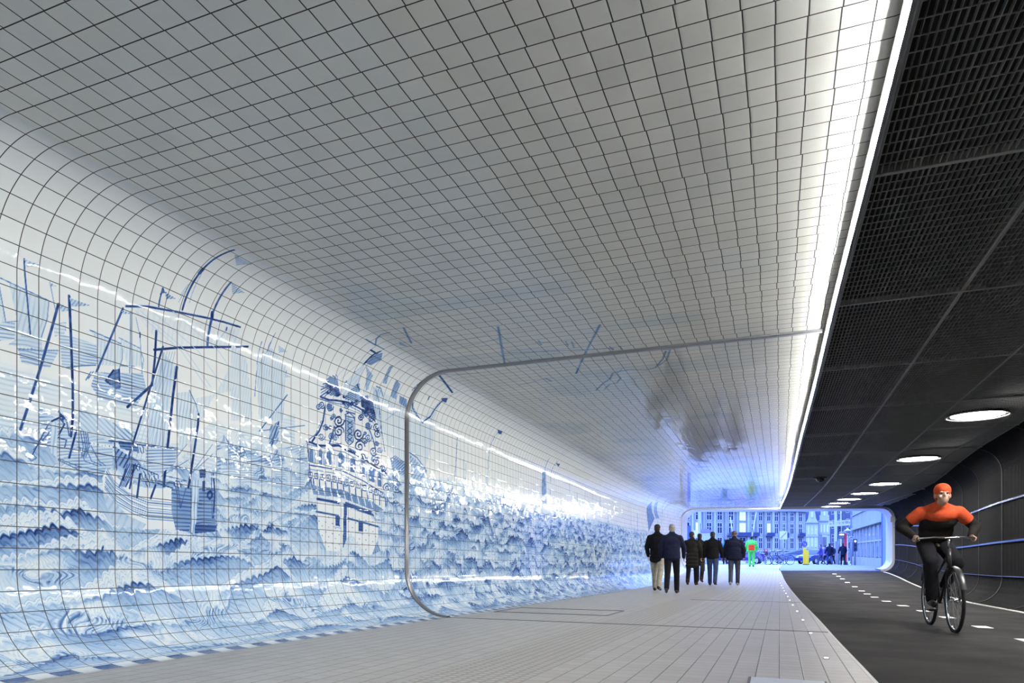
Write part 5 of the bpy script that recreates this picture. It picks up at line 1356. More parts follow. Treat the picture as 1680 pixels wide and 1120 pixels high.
# crosswise carrier beams seen as the brighter joints
car = MB()
for k, y0 in enumerate(BAY):
    if y0 > 33.4: break
    xs = [edge_x(y0) + .03] + [cg(j, y0) for j in range(1, 6)]
    car.bar(gpt(edge_x(y0) + .02, y0, .012), gpt(right_x(y0) - .4, y0, .012), .022, .03)
for j in range(1, 5):
    for k in range(len(BAY) - 1):
        y0, y1 = BAY[k], min(BAY[k + 1], 33.5)
        if y0 > 33: break
        car.bar(gpt(cg(j, y0), y0, .03), gpt(cg(j, y1), y1, .03), .014, .05)
car.build('carrier_beam', M['frame_metal'], gratings)
# dark underside of the slab above the grating
YY, FF = np.meshgrid(np.linspace(Y_BACK, 34.8, 50), np.linspace(0, 1, 6))
XX = edge_x(YY) + .03 + FF * (right_x(YY) + .3 - edge_x(YY))
vd = grid_mesh('ceiling_void', XX, np.minimum(YY, y_exit(XX)), ceil_z(YY) + .26, M['void'])
tag(vd, 'dark void above the grating', kind='structure')
# edge profile and light strip between tiles and grating
ep = MB(); ls = MB(); lh = MB(); vi = MB()
yk = np.concatenate([np.arange(Y_BACK, 33.4, .4), [33.6]])
for a, b2 in zip(yk[:-1], yk[1:]):
    def q(off0, off1, z0, z1):
        return [(edge_x(a) + off0, a, ceil_z(a) + z0), (edge_x(a) + off1, a, ceil_z(a) + z0), (edge_x(b2) + off1, b2, ceil_z(b2) + z0), (edge_x(b2) + off0, b2, ceil_z(b2) + z0),
                (edge_x(a) + off0, a, ceil_z(a) + z1), (edge_x(a) + off1, a, ceil_z(a) + z1), (edge_x(b2) + off1, b2, ceil_z(b2) + z1), (edge_x(b2) + off0, b2, ceil_z(b2) + z1)]
    ep.hexa(q(.018, .03, -.060, .24)); ep.hexa(q(-.003, .018, -.041, -.0395)); vi.hexa(q(-.030, .018, -.0175, -.0165))  # upper flange and lower lip added to cut strip light on ceiling and paving
    P4 = [(edge_x(t_) + o_, t_, ceil_z(t_) + h_) for t_ in (a, b2) for o_, h_ in ((.001, -.020), (.008, -.032))]
    ls.add([P4[0], P4[1], P4[3], P4[2]], [(0, 1, 2, 3)])
    U4 = [(x_ + .0015, y_, z_ + .0015) for x_, y_, z_ in P4]; W4 = [(x_ + .006, y_, z_ + .006) for x_, y_, z_ in P4]
    lh.hexa([U4[0], U4[1], U4[3], U4[2], W4[0], W4[1], W4[3], W4[2]])
edge_trim = ep.build('trim_5', M['steel']); tag(edge_trim, 'steel edge profile between tiled ceiling and grating', kind='structure')
vi.build('added_visor', M['void'], edge_trim)
strip = empty('light_strip', (0, 0, 0)); ls.build('diffuser', M['led'], strip); lh.build('channel', M['steel'], strip)
tag(strip, 'thin white light strip along the edge of the tiled ceiling', 'light strip')

# ------------------------------------------------------------------ dark barred wall beside the lane
def right_profile(y, f):
    """f in 0..1 from the foot to the head"""
    zf, zc = floor_z(y) - KERB, ceil_z(y) + .02; xr = right_x(y); r = .50
    L1 = r * PI / 2; Ls = zc - zf - 2 * r; tot = 2 * L1 + Ls; s = f * tot
    if s < L1: a = s / r; return (xr - r + r * math.sin(a), zf + r - r * math.cos(a))
    if s < L1 + Ls: return (xr, zf + r + s - L1)
    a = (s - L1 - Ls) / r; return (xr - r + r * math.cos(a), zf + r + Ls + r * math.sin(a))
FS = list(np.linspace(0, .235, 8)) + list(np.linspace(.765, 1, 9))
YY = np.linspace(Y_BACK, 35.2, 90)
Xr = np.array([[right_profile(y, f)[0] + .07 for y in YY] for f in FS]); Zr = np.array([[right_profile(y, f)[1] for y in YY] for f in FS])
YYr = np.array([[min(y, y_exit(right_profile(y, f)[0])) for y in YY] for f in FS])
wall_right = grid_mesh('wall_right', Xr, YYr, Zr, principled('dark_wall_lining', (.016, .016, .018), .5, noise=.15, nscale=3), flip=True)
tag(wall_right, 'dark curved wall behind upright bars beside the cycle lane', kind='structure')
RIBS = [15.7 + 2.2 * k for k in range(-4, 9)]
slat = MB(); y = 6.6
while y < 34.6:
    ring = []
    for f in FS:
        x, z = right_profile(y, f); e = .002
        a = right_profile(y, max(0, f - e)); b2 = right_profile(y, min(1, f + e))
        tx, tz = b2[0] - a[0], b2[1] - a[1]; l = math.hypot(tx, tz); nx, nz = -tz / l, tx / l
        ring.append((x, z, nx, nz))
    V = []
    for x, z, nx, nz in ring:
        for dy, dn in ((-.005, 0), (.005, 0), (.005, -.03), (-.005, -.03)): V.append((x + nx * dn, y + dy, z + nz * dn))
    F = []
    for i in range(len(ring) - 1):
        for jj in range(4):
            F.append((i * 4 + jj, i * 4 + (jj + 1) % 4, i * 4 + 4 + (jj + 1) % 4, i * 4 + 4 + jj))
    slat.add(V, F); y += .042
slat.build('bar_screen', M['bar_metal'], wall_right)
for yr in RIBS:
    if not 7 < yr < 34.5: continue
    rb = MB(); V = []; F = []
    for f in FS:
        x, z = right_profile(yr, f); e = .002
        a = right_profile(yr, max(0, f - e)); b2 = right_profile(yr, min(1, f + e))
        tx, tz = b2[0] - a[0], b2[1] - a[1]; l = math.hypot(tx, tz); nx, nz = -tz / l, tx / l
        for dy, dn in ((-.03, .012), (.03, .012), (.03, -.04), (-.03, -.04)): V.append((x + nx * dn, yr + dy, z + nz * dn))
    for i in range(len(FS) - 1):
        for jj in range(4):
            F.append((i * 4 + jj, i * 4 + (jj + 1) % 4, i * 4 + 4 + (jj + 1) % 4, i * 4 + 4 + jj))
    rb.add(V, F).build('rib', M['bar_metal'], wall_right)
M['rail'] = principled('smooth_rail_metal', (.34, .35, .40), .22, .9, noise=.05)
for hz in (.50, 1.16, 1.93):
    rl = MB()
    yk = np.arange(6.6, 34.7, .55)
    for a, b2 in zip(yk[:-1], yk[1:]):
        def pr(yy): return (right_x(yy) - .014, yy, floor_z(yy) + hz if hz < 2 else ceil_z(yy) - .5)
        rl.bar(pr(a), pr(b2), .022, .035 if hz > .6 else .012)
    rl.build('rail', M['rail'], wall_right)
# pale line at the foot of the barred wall
fl = MB(); yk = np.arange(6, 34.4, .4)
for a, b2 in zip(yk[:-1], yk[1:]):
    za, zb = floor_z(a) - KERB, floor_z(b2) - KERB; xa, xb = right_x(a) - .5, right_x(b2) - .5
    fl.hexa([(xa - .04, a, za - .02), (xa + .03, a, za - .02), (xb + .03, b2, zb - .02), (xb - .04, b2, zb - .02), (xa - .04, a, za + .012), (xa + .03, a, za + .012), (xb + .03, b2, zb + .012), (xb - .04, b2, zb + .012)])
tag(fl.build('trim_6', principled('pale_edge_strip', (.62, .61, .59), .5, noise=.06)), 'pale edge strip along the foot of the barred wall', kind='structure')

# ------------------------------------------------------------------ round lamps in the grating
M['ring'] = principled('lamp_ring', (.55, .55, .56), .3, .7, noise=.05)
M['housing'] = principled('lamp_housing', (.03, .03, .032), .5, noise=.1)
LAMPS = [(2.85, -1.0), (2.84, 3.4), (2.82, 7.8), (2.79, 12.2), (2.74, 16.6), (2.75, 21.6), (2.57, 24.9), (2.38, 27.9), (2.25, 30.5), (2.1, 33.0)]
lamp_labels = {
    3: 'round white lamp in the grating, nearest to the camera of those in view',
    4: 'round white lamp in the grating, second from the near end of the row',
    5: 'round white lamp in the grating, third from the near end of the row',
    6: 'round white lamp in the grating, in the middle of the row',
    7: 'round white lamp in the grating, third from the tunnel mouth',
    8: 'round white lamp in the grating, second from the tunnel mouth',
    9: 'round white lamp in the grating, last one before the tunnel mouth'}
for i, (x, y) in enumerate(LAMPS):
    z = ceil_z(y) + GZ
    t = empty('ceiling_lamp', (x, y, z))
    tag(t, lamp_labels.get(i, 'round white lamp in the grating behind the camera'), 'lamp', 'round lamps in the dark grating')
    MB().lathe([(.345, .012), (.345, .0)], 48).build('diffuser', M['lamp'], t)
    MB().tube([(.405 * math.cos(a), .405 * math.sin(a), -.012) for a in np.linspace(0, 2 * PI, 48, endpoint=False)], .011, 8, closed=True).build('ring', M['ring'], t, True)
    h = MB(); n = 48
    V = []; F = []
    for r, zz in ((.400, -.012), (.400, .07), (.35, .02), (.345, .002)):
        for j in range(n): V.append((r * math.cos(2 * PI * j / n), r * math.sin(2 * PI * j / n), zz))
    for a in range(3):
        for j in range(n): F.append((a * n + j, a * n + (j + 1) % n, (a + 1) * n + (j + 1) % n, (a + 1) * n + j))
    h.add(V, F).build('housing', M['housing'], t, True)

# ------------------------------------------------------------------ people: one closed surface per body, grown from tapered limbs
def _frame(d):
    d = d.normalized(); u = Vector((1, 0, 0)) if abs(d.x) < .9 else Vector((0, 1, 0))
    u = (u - d * u.dot(d)).normalized(); return u, d.cross(u), d
def limb(mb, a, b, ra, rb, n=14, flat=1.0):
    """tapered limb with rounded ends; flat squeezes it along y"""
    a, b = Vector(a), Vector(b); u, w, d = _frame(b - a); L = (b - a).length
    prof = [(ra * math.cos(t), -ra * math.sin(t)) for t in (1.45, 1.1, .7, .35)] + [(ra, 0), (rb, L)] + [(rb * math.cos(t), L + rb * math.sin(t)) for t in (.35, .7, 1.1, 1.45)]
    V = []
    for r, z in prof:
        for j in range(n):
            t = 2 * PI * j / n; o = (u * math.cos(t) + w * math.sin(t)) * r
            o.y *= flat; V.append(a + d * z + o)
    F = []
    for i in range(len(prof) - 1):
        for j in range(n): F.append((i * n + j, i * n + (j + 1) % n, (i + 1) * n + (j + 1) % n, (i + 1) * n + j))
    F.append(tuple(range(n))[::-1]); F.append(tuple((len(prof) - 1) * n + j for j in range(n)))
    mb.add(V, F)
def ball(mb, c, r, n=16, rot=None):
    """ellipsoid; r = three radii"""
    V = []; F = []; m = n // 2
    for i in range(1, m):
        for j in range(n):
            p = Vector((r[0] * math.sin(PI * i / m) * math.cos(2 * PI * j / n), r[1] * math.sin(PI * i / m) * math.sin(2 * PI * j / n), r[2] * math.cos(PI * i / m)))
            if rot: p = rot @ p
            V.append(Vector(c) + p)
    for i in range(m - 2):
        for j in range(n): F.append((i * n + j, (i + 1) * n + j, (i + 1) * n + (j + 1) % n, i * n + (j + 1) % n))
    F.append(tuple(range(n))); F.append(tuple((m - 2) * n + j for j in range(n))[::-1])
    mb.add(V, F)
def fuse(name, mb, voxel, mat, parent=None, it=4, cut=None):
    """weld overlapping closed shapes into one continuous smooth surface"""
    o = mb.build('tmp_fuse', mat)
    r = o.modifiers.new('r', 'REMESH'); r.mode = 'VOXEL'; r.voxel_size = voxel; r.use_smooth_shade = True
    s = o.modifiers.new('s', 'SMOOTH'); s.factor = .5; s.iterations = it
    dg = bpy.context.evaluated_depsgraph_get(); dg.update()
    me = bpy.data.meshes.new_from_object(o.evaluated_get(dg))
    old = o.data; bpy.data.objects.remove(o); bpy.data.meshes.remove(old)
    me.name = name
    if cut:
        bm = bmesh.new(); bm.from_mesh(me)
        bmesh.ops.delete(bm, geom=[f for f in bm.faces if cut(f.calc_center_median())], context='FACES')
        bm.to_mesh(me); bm.free()
    me.polygons.foreach_set('use_smooth', [True] * len(me.polygons))
    if not me.materials: me.materials.append(mat)
    n = bpy.data.objects.new(name, me); COL.objects.link(n)
    if parent is not None: n.parent = parent
    return n

def skin(name, c): return principled(name, c, .5, noise=.05, nscale=20)
def cloth(name, c, r=.85): return principled(name, c, r, noise=.18, nscale=14, bump=.002, bscale=50, spec=.08)
M['skin'] = skin('light_skin', (.52, .33, .24))

def hand(mb, w, d, side, fwd, curl=.35, sc=1.0):
    """palm and five fingers; w wrist, d the direction the fingers point, fwd the thumb's side"""
    d = Vector(d).normalized(); f = Vector(fwd); f = (f - d * f.dot(d)).normalized(); nrm = d.cross(f) * side
    w = Vector(w)
    for k in range(4):
        o = f * (.030 - .020 * k) * sc
        limb(mb, w + o * .7 + d * .005, w + o + d * .085 * sc, .014 * sc, .013 * sc, 8)
        L = (.070, .078, .072, .056)[k] * sc
        b0 = w + o * 1.05 + d * .088 * sc; d1 = (d + nrm * curl).normalized(); d2 = (d + nrm * curl * 2.6).normalized()
        m_ = b0 + d1 * L * .5; e_ = m_ + d2 * L * .5
        limb(mb, b0, m_, .0095 * sc, .0088 * sc, 8); limb(mb, m_, e_, .0088 * sc, .0075 * sc, 8)
    t0 = w + f * .018 * sc + d * .02 * sc; t1 = t0 + (f * .8 + d * .8 + nrm * .3).normalized() * .045 * sc; t2 = t1 + (f * .25 + d + nrm * .5).normalized() * .035 * sc
    limb(mb, t0, t1, .013 * sc, .0105 * sc, 8); limb(mb, t1, t2, .0105 * sc, .0085 * sc, 8)

def head(mb, c, H, yaw=0.0, tilt=0.0):
    """skull, jaw, nose, ears, lips and brow; the face looks along +y before turning"""
    R3 = Matrix.Rotation(yaw, 3, 'Z') @ Matrix.Rotation(-tilt, 3, 'X')
    c = Vector(c); k = H / 1.75
    def q(x, y, z): return c + R3 @ Vector((x * k, y * k, z * k))
    def b(p, r): ball(mb, q(*p), [v * k for v in r], 16, R3)
    b((0, -.012, .025), (.076, .096, .088)); b((0, .028, -.045), (.058, .064, .068)); b((0, .045, -.085), (.035, .036, .028))
    b((0, .092, -.018), (.0125, .020, .020)); b((0, .082, .004), (.010, .014, .024))
    for s in (-1, 1):
        b((s * .078, -.006, -.012), (.010, .020, .032)); b((s * .030, .078, .022), (.024, .012, .008)); b((s * .042, .060, -.03), (.024, .022, .022))
    b((0, .084, -.052), (.022, .011, .006)); b((0, .080, -.063), (.020, .012, .007))
    return R3, q

def make_person(label, x, y, H, stride, turn, colors, coat_hem=.50, bulk=1.0, hair='short', arms=(.22, .22), elbow=.35, shift=(0, 0), bag=None, group=None, hood=None, z=None, voxel=.013):
    """a walker seen from behind; stride > 0: left leg forward. colors: coat, trousers, shoe, hair"""
    z = floor_z(y) if z is None else z
    k = H / 1.75
    hipz, kneez, ankz = .93 * k, .50 * k, .085 * k
    shz = 1.44 * k
    J = {}
    for s, nm in ((-1, 'l'), (1, 'r')):
        st = stride * (1 if s < 0 else -1) * k
        hip = Vector((s * .095 * k, 0, hipz))
        lift = max(0, -st) * .55 + max(0, abs(st) - .25) * .1
        knee = Vector((s * .10 * k, st * .55 + .05 * k, kneez + lift * .12))
        ank = Vector((s * .095 * k, st - (.10 * k if st < -.05 else 0), ankz + lift * .5))
        toe_drop = -.03 * k - lift * .55 if st < -.05 else (.02 * k if st > .15 else -.03 * k)
        toe = ank + Vector((s * .02 * k, .15 * k, -.045 * k - (lift * .35 if st < 0 else 0)))
        heel = ank + Vector((0, -.045 * k, -.04 * k))
        J[nm] = (hip, knee, ank, toe, heel)
    low = min(min(J[n][3].z, J[n][4].z) for n in 'lr') - .035 * k
    base = Vector((0, 0, -low))                       # soles on the ground
    sh = {}
    for s, nm in ((-1, 'l'), (1, 'r')):
        sw = arms[0 if s < 0 else 1]
        a = Vector((s * .195 * k * (1 + .12 * (bulk - 1)), -.01, shz))
        out = .075 * k * bulk
        e = a + Vector((s * out, sw * .45 * k - .02, -.29 * k))
        h = e + Vector((s * -.015 * k, sw * .5 * k + elbow * .22 * k, -.245 * k + elbow * .03))
        sh[nm] = (a, e, h)
    lean = Vector((0, .03 * k, 0))
    def up(p): return Vector(p) + base + lean * max(0, (p[2] - hipz) / k)
    body = MB()
    ball(body, up((0, 0, hipz + .02)), (.155 * k, .11 * k, .13 * k)); ball(body, up((0, 0, 1.16 * k)), (.145 * k, .105 * k, .17 * k)); ball(body, up((0, 0, 1.34 * k)), (.175 * k, .115 * k, .15 * k))
    limb(body, up((-.12 * k, -.01, shz - .045)), up((.12 * k, -.01, shz - .045)), .055 * k, .055 * k)
    limb(body, up((0, -.005, shz)), up((0, .015, 1.56 * k)), .058 * k, .052 * k)
    hc = up((0, .02 * k, 1.635 * k)); R3, hq = head(body, hc, H, yaw=turn[1], tilt=turn[2])
    for nm, s in (('l', -1), ('r', 1)):
        hip, kn, an, toe, heel = [p + base for p in J[nm]]
        limb(body, hip, kn, .085 * k, .058 * k); limb(body, kn, an, .056 * k, .038 * k)
        limb(body, heel, toe, .034 * k, .028 * k)
        a, e, h = [up(p) for p in sh[nm]]
        limb(body, a + Vector((0, 0, -.035 * k)), e, .050 * k, .040 * k); limb(body, e, h, .040 * k, .028 * k)
        hand(body, h, (h - e), s, (0, 1, 0), sc=k)
    root = fuse('person', body, voxel * .62, M['skin'])
    root.location = (x, y, z); root.rotation_euler = (0, 0, turn[0])
    tag(root, label, 'person', group)
    # trousers
    t = MB()
    ball(t, up((0, 0, hipz + .04)), (.17 * k, .125 * k, .13 * k))
    for nm in 'lr':
        hip, kn, an, toe, heel = [p + base for p in J[nm]]
        limb(t, hip, kn, .105 * k, .078 * k); limb(t, kn, an + Vector((0, 0, .0)), .076 * k, .064 * k)
    fuse('trousers', t, voxel, colors[1], root)
    # shoes
    for nm in 'lr':
        hip, kn, an, toe, heel = [p + base for p in J[nm]]
        s_ = MB(); limb(s_, heel + Vector((0, 0, .006)), toe, .043 * k, .036 * k); limb(s_, heel + Vector((0, .02, .0)), an + Vector((0, 0, .045 if colors[4] else .0)), .045 * k, .050 * k)
        fuse('boot' if colors[4] else 'shoe', s_, voxel * .7, colors[2], root, 2)
    # coat
    c = MB(); bk = bulk
    ball(c, up((0, 0, 1.16 * k)), (.185 * k * bk, .14 * k * bk, .20 * k)); ball(c, up((0, 0, 1.30 * k)), (.195 * k * bk, .145 * k * bk, .17 * k))
    for s_ in (-1, 1): limb(c, up((0, -.01, shz + .035 * k)), up((s_ * .165 * k, -.01, shz - .045 * k)), .085 * k, .072 * k)
    limb(c, up((0, -.01, shz)), up((0, .005, 1.535 * k)), .078 * k, .074 * k)
    hem = coat_hem * k * 1.75
    for i in range(5):
        f = i / 4; zz = 1.12 * k + (hem + .05 - 1.12 * k) * f
        ball(c, up((0, 0, zz)), (.185 * k * bk * (1 + .06 * f), .14 * k * bk * (1 + .08 * f), .09 * k))
    for nm in 'lr':
        a, e, h = [up(p) for p in sh[nm]]
        limb(c, a + Vector((0, 0, -.035 * k)), e, .072 * k * (.5 + .5 * bk), .066 * k); limb(c, e, e + (h - e) * .96, .066 * k, .05 * k)
    coat = fuse('jacket' if coat_hem > .4 else 'coat', c, voxel, colors[0], root, 14)
    # hair or hat
    hh = MB(); ball(hh, hq(0, -.020, .040), (.084 * k, .096 * k, .084 * k), 16, R3)
    if hair != 'cropped': ball(hh, hq(0, -.050, -.02), (.074 * k, .062 * k, .075 * k), 16, R3)
    fuse('hair' if hood is None else 'hat', hh, voxel * .7, colors[3], root, 2)
    if bag == 'hand':
        a, e, h = [up(p) for p in sh['l']]
        g = MB(); hx = h + (h - e).normalized() * .09
        hx.x -= .05
        g.box(hx.x - .05, hx.x + .05, hx.y - .17, hx.y + .17, hx.z - .36, hx.z - .10)
        bagm = principled('bag_leather', (.02, .02, .025), .6, noise=.2)
        bo = empty('shoulder_bag', (0, 0, 0)); bo.location = root.location; bo.rotation_euler = root.rotation_euler
        g.build('pouch', bagm, bo)
        MB().tube([hx + Vector((0, -.10, -.10)), hx + Vector((0, -.05, .0)), hx + Vector((0, .05, .0)), hx + Vector((0, .10, -.10))], .009, 8).build('strap', bagm, bo, True)
        tag(bo, 'dark bag held in the left hand of the walker in black jacket and blue jeans', 'bag')
    return root, up, k, J, base, sh

C_ = {k: cloth(k, c) for k, c in dict(black_cloth=(.012, .012, .014), soot_cloth=(.022, .020, .019), navy_cloth=(.016, .018, .042), beige_cloth=(.42, .38, .30), jeans_blue=(.05, .075, .16), jeans_grey=(.075, .085, .12), dark_trousers=(.014, .014, .017),
      hivis_green=(.12, .62, .09), hivis_orange=(.90, .08, .02), teal_cloth=(.03, .16, .22), brown_leather=(.06, .032, .018), purple_cloth=(.10, .07, .28), brick_orange=(.62, .09, .035)).items()}
HAIR = {k: principled(k, c, .7, noise=.3, nscale=60, bump=.003, bscale=120) for k, c in dict(dark_hair=(.015, .013, .012), grey_hair=(.30, .29, .28), brown_hair=(.10, .06, .04)).items()}
SH = principled('shoe_leather', (.018, .016, .015), .5, noise=.2); PALE = principled('pale_shoe', (.45, .43, .40), .6, noise=.1)

make_person('person in black jacket and pale trousers walking closest to the tiled wall', -2.93, 17.7, 1.72, .24, (0, 0, .05), (C_['black_cloth'], C_['beige_cloth'], SH, HAIR['dark_hair'], 0), coat_hem=.44, bulk=1.05, arms=(.10, -.05), elbow=.5)
make_person('grey-haired person in navy jacket and black trousers walking in front of the group', -2.36, 16.35, 1.64, -.26, (.05, .1, .0), (C_['navy_cloth'], C_['dark_trousers'], SH, HAIR['grey_hair'], 0), coat_hem=.49, bulk=1.12, arms=(.05, .30), elbow=.2)
make_person('person in long dark coat and brown boots walking behind the navy jacket', -2.58, 22.2, 1.70, -.20, (-.03, -.5, 0), (C_['soot_cloth'], C_['dark_trousers'], C_['brown_leather'], HAIR['dark_hair'], 1), coat_hem=.34, bulk=1.12, arms=(.05, .1))
make_person('person in dark coat half hidden beside the long dark coat with brown boots', -2.57, 24.3, 1.70, .20, (0, .1, 0), (C_['soot_cloth'], C_['dark_trousers'], C_['brown_leather'], HAIR['dark_hair'], 1), coat_hem=.36, bulk=1.05, arms=(.1, .05))
make_person('person in black jacket and blue jeans with a bag in hand', -1.97, 22.4, 1.70, .14, (0, .15, 0), (C_['black_cloth'], C_['jeans_blue'], SH, HAIR['dark_hair'], 0), coat_hem=.50, bulk=1.12, arms=(.0, .1), elbow=.4, bag='hand')
make_person('broad person in navy jacket and grey-blue jeans walking with pale shoes', -1.33, 22.6, 1.72, -.17, (.0, -.1, 0), (C_['navy_cloth'], C_['jeans_grey'], PALE, HAIR['brown_hair'], 0), coat_hem=.47, bulk=1.32, arms=(.08, -.02), elbow=.35, hair='cropped')
gr_, up, k, J, base, sh = make_person('street worker in bright green suit with an orange panel on the back', -1.47, 40.7, 1.74, .05, (.0, .0, 0), (C_['hivis_green'], C_['hivis_green'], SH, HAIR['dark_hair'], 0), coat_hem=.49, bulk=1.25, arms=(.15, .15), elbow=.5)
pm = MB(); ball(pm, up((0, -.155, 1.09 * k)), (.175 * k, .045 * k, .19 * k)); limb(pm, up((-.12, -.15, .99 * k)), up((.12, -.15, .99 * k)), .05, .05); limb(pm, up((-.12, -.155, 1.20 * k)), up((.12, -.155, 1.20 * k)), .05, .05)
fuse('back_panel', pm, .015, C_['hivis_orange'], gr_)

# ------------------------------------------------------------------ bicycles
M['tyre'] = principled('tyre_rubber', (.012, .012, .012), .8, noise=.2)
M['chrome'] = principled('chrome', (.72, .72, .74), .18, 1.0, noise=.04)
M['frame_black'] = principled('bike_frame_black', (.02, .02, .022), .35, noise=.1)
M['saddle'] = principled('saddle_leather', (.03, .02, .015), .6, noise=.2)
def make_bicycle(label, loc, rz, frame_mat, group=None, steer=0.0):
    """upright city bicycle; front wheel toward +y, ground at z = 0"""
    root = empty('bicycle', loc, rz); tag(root, label, 'bicycle', group)
    r = .345; fy, ry = .56, -.54
    f = MB()
    head0, head1 = Vector((0, .36, .92)), Vector((0, .40, .70)); bb = Vector((0, -.06, .29)); seat = Vector((0, -.26, .84)); rear = Vector((0, ry, r))
    f.tube([head0, head1], .02); f.tube([head1 + Vector((0, -.01, .02)), bb], .017); f.tube([head0 + Vector((0, .01, -.05)), Vector((0, -.19, .62))], .015); f.tube([bb, seat], .016)
    for s in (-1, 1):
        f.tube([bb + Vector((s * .02, 0, 0)), rear + Vector((s * .055, 0, 0))], .009); f.tube([seat + Vector((s * .015, .02, -.1)), rear + Vector((s * .055, 0, 0))], .008)
        f.tube([head1 + Vector((s * .02, 0, 0)), Vector((s * .05, .43, .60)), Vector((s * .05, fy, r))], .010)
    f.build('frame', frame_mat, root, True)
    for wy in (fy, ry):
        w = MB().tube([(0, wy + r * math.cos(a), r + r * math.sin(a)) for a in np.linspace(0, 2 * PI, 40, endpoint=False)], .019, 8, closed=True).build('wheel', M['tyre'], root, True)
        MB().tube([(0, wy + (r - .026) * math.cos(a), r + (r - .026) * math.sin(a)) for a in np.linspace(0, 2 * PI, 40, endpoint=False)], .010, 6, closed=True).build('rim', M['chrome'], w, True)
        sp = MB()
        for j in range(18):
            a = 2 * PI * j / 18; sp.tube([(.025 * (-1) ** j, wy + .02 * math.cos(a + .8), r + .02 * math.sin(a + .8)), (0, wy + (r - .03) * math.cos(a), r + (r - .03) * math.sin(a))], .0016, 4)
        sp.build('spokes', M['chrome'], w)
        MB().lathe([(.012, -.05), (.03, -.03), (.018, 0), (.03, .03), (.012, .05)], 14, (0, wy, r), 'x').build('hub', M['chrome'], w, True)
        g0, g1 = (.15, 2.6) if wy < 0 else (.35, 2.75)
        fe = MB(); V = []; F = []
        for i in range(16):
            a = g0 + (g1 - g0) * i / 15
            for sx_ in (-.03, 0, .03): V.append((sx_, wy + (r + .035 - abs(sx_) * .4) * math.cos(a), r + (r + .035 - abs(sx_) * .4) * math.sin(a)))
        for i in range(15):
            for j in range(2): F.append((i * 3 + j, i * 3 + j + 1, i * 3 + 4 + j, i * 3 + 3 + j))
        fe.add(V, F).build('mudguard', frame_mat, root, True)
    hbar = MB().tube([head0, head0 + Vector((0, .0, .12))], .013)
    hbar.tube([(-.29, .16, 1.03), (-.27, .24, 1.04), (-.14, .36, 1.05), (0, .37, 1.04), (.14, .36, 1.05), (.27, .24, 1.04), (.29, .16, 1.03)], .012, 10)
    hb_ = hbar.build('handlebar', M['chrome'], root, True)
    for s in (-1, 1): MB().tube([(s * .277, .21, 1.038), (s * .293, .12, 1.027)], .017).build('grip', M['tyre'], hb_, True)
    sd = MB(); sd.tube([seat, seat + Vector((0, -.02, .10))], .013); 
    ss = MB(); ball(ss, (0, -.33, .965), (.105, .10, .035)); limb(ss, (0, -.30, .97), (0, -.12, .965), .05, .025, flat=1)
    fuse('saddle', ss, .012, M['saddle'], root); sd.build('seat_post', M['chrome'], root, True)
    ck = MB().lathe([(.085, -.004), (.085, .004)], 20, (.045, -.06, .29), 'x'); ck.bar((.06, -.06, .29), (.06, .09, .21), .02, .012); ck.bar((-.06, -.06, .29), (-.06, -.21, .37), .02, .012)
    cr = ck.build('crank', M['chrome'], root)
    for s, p in ((1, (.11, .09, .21)), (-1, (-.11, -.21, .37))): MB().box(p[0] - .045, p[0] + .045, p[1] - .04, p[1] + .04, p[2] - .012, p[2] + .012).build('pedal', M['tyre'], cr)
    ra = MB(); 
    for s in (-.06, 0, .06): ra.bar((s, -.78, .745), (s, -.36, .745), .008, .008)
    for s in (-1, 1): ra.bar((s * .06, -.60, .745), (s * .055, ry, r), .008, .008)
    ra.build('rack', frame_mat, root)
    return root

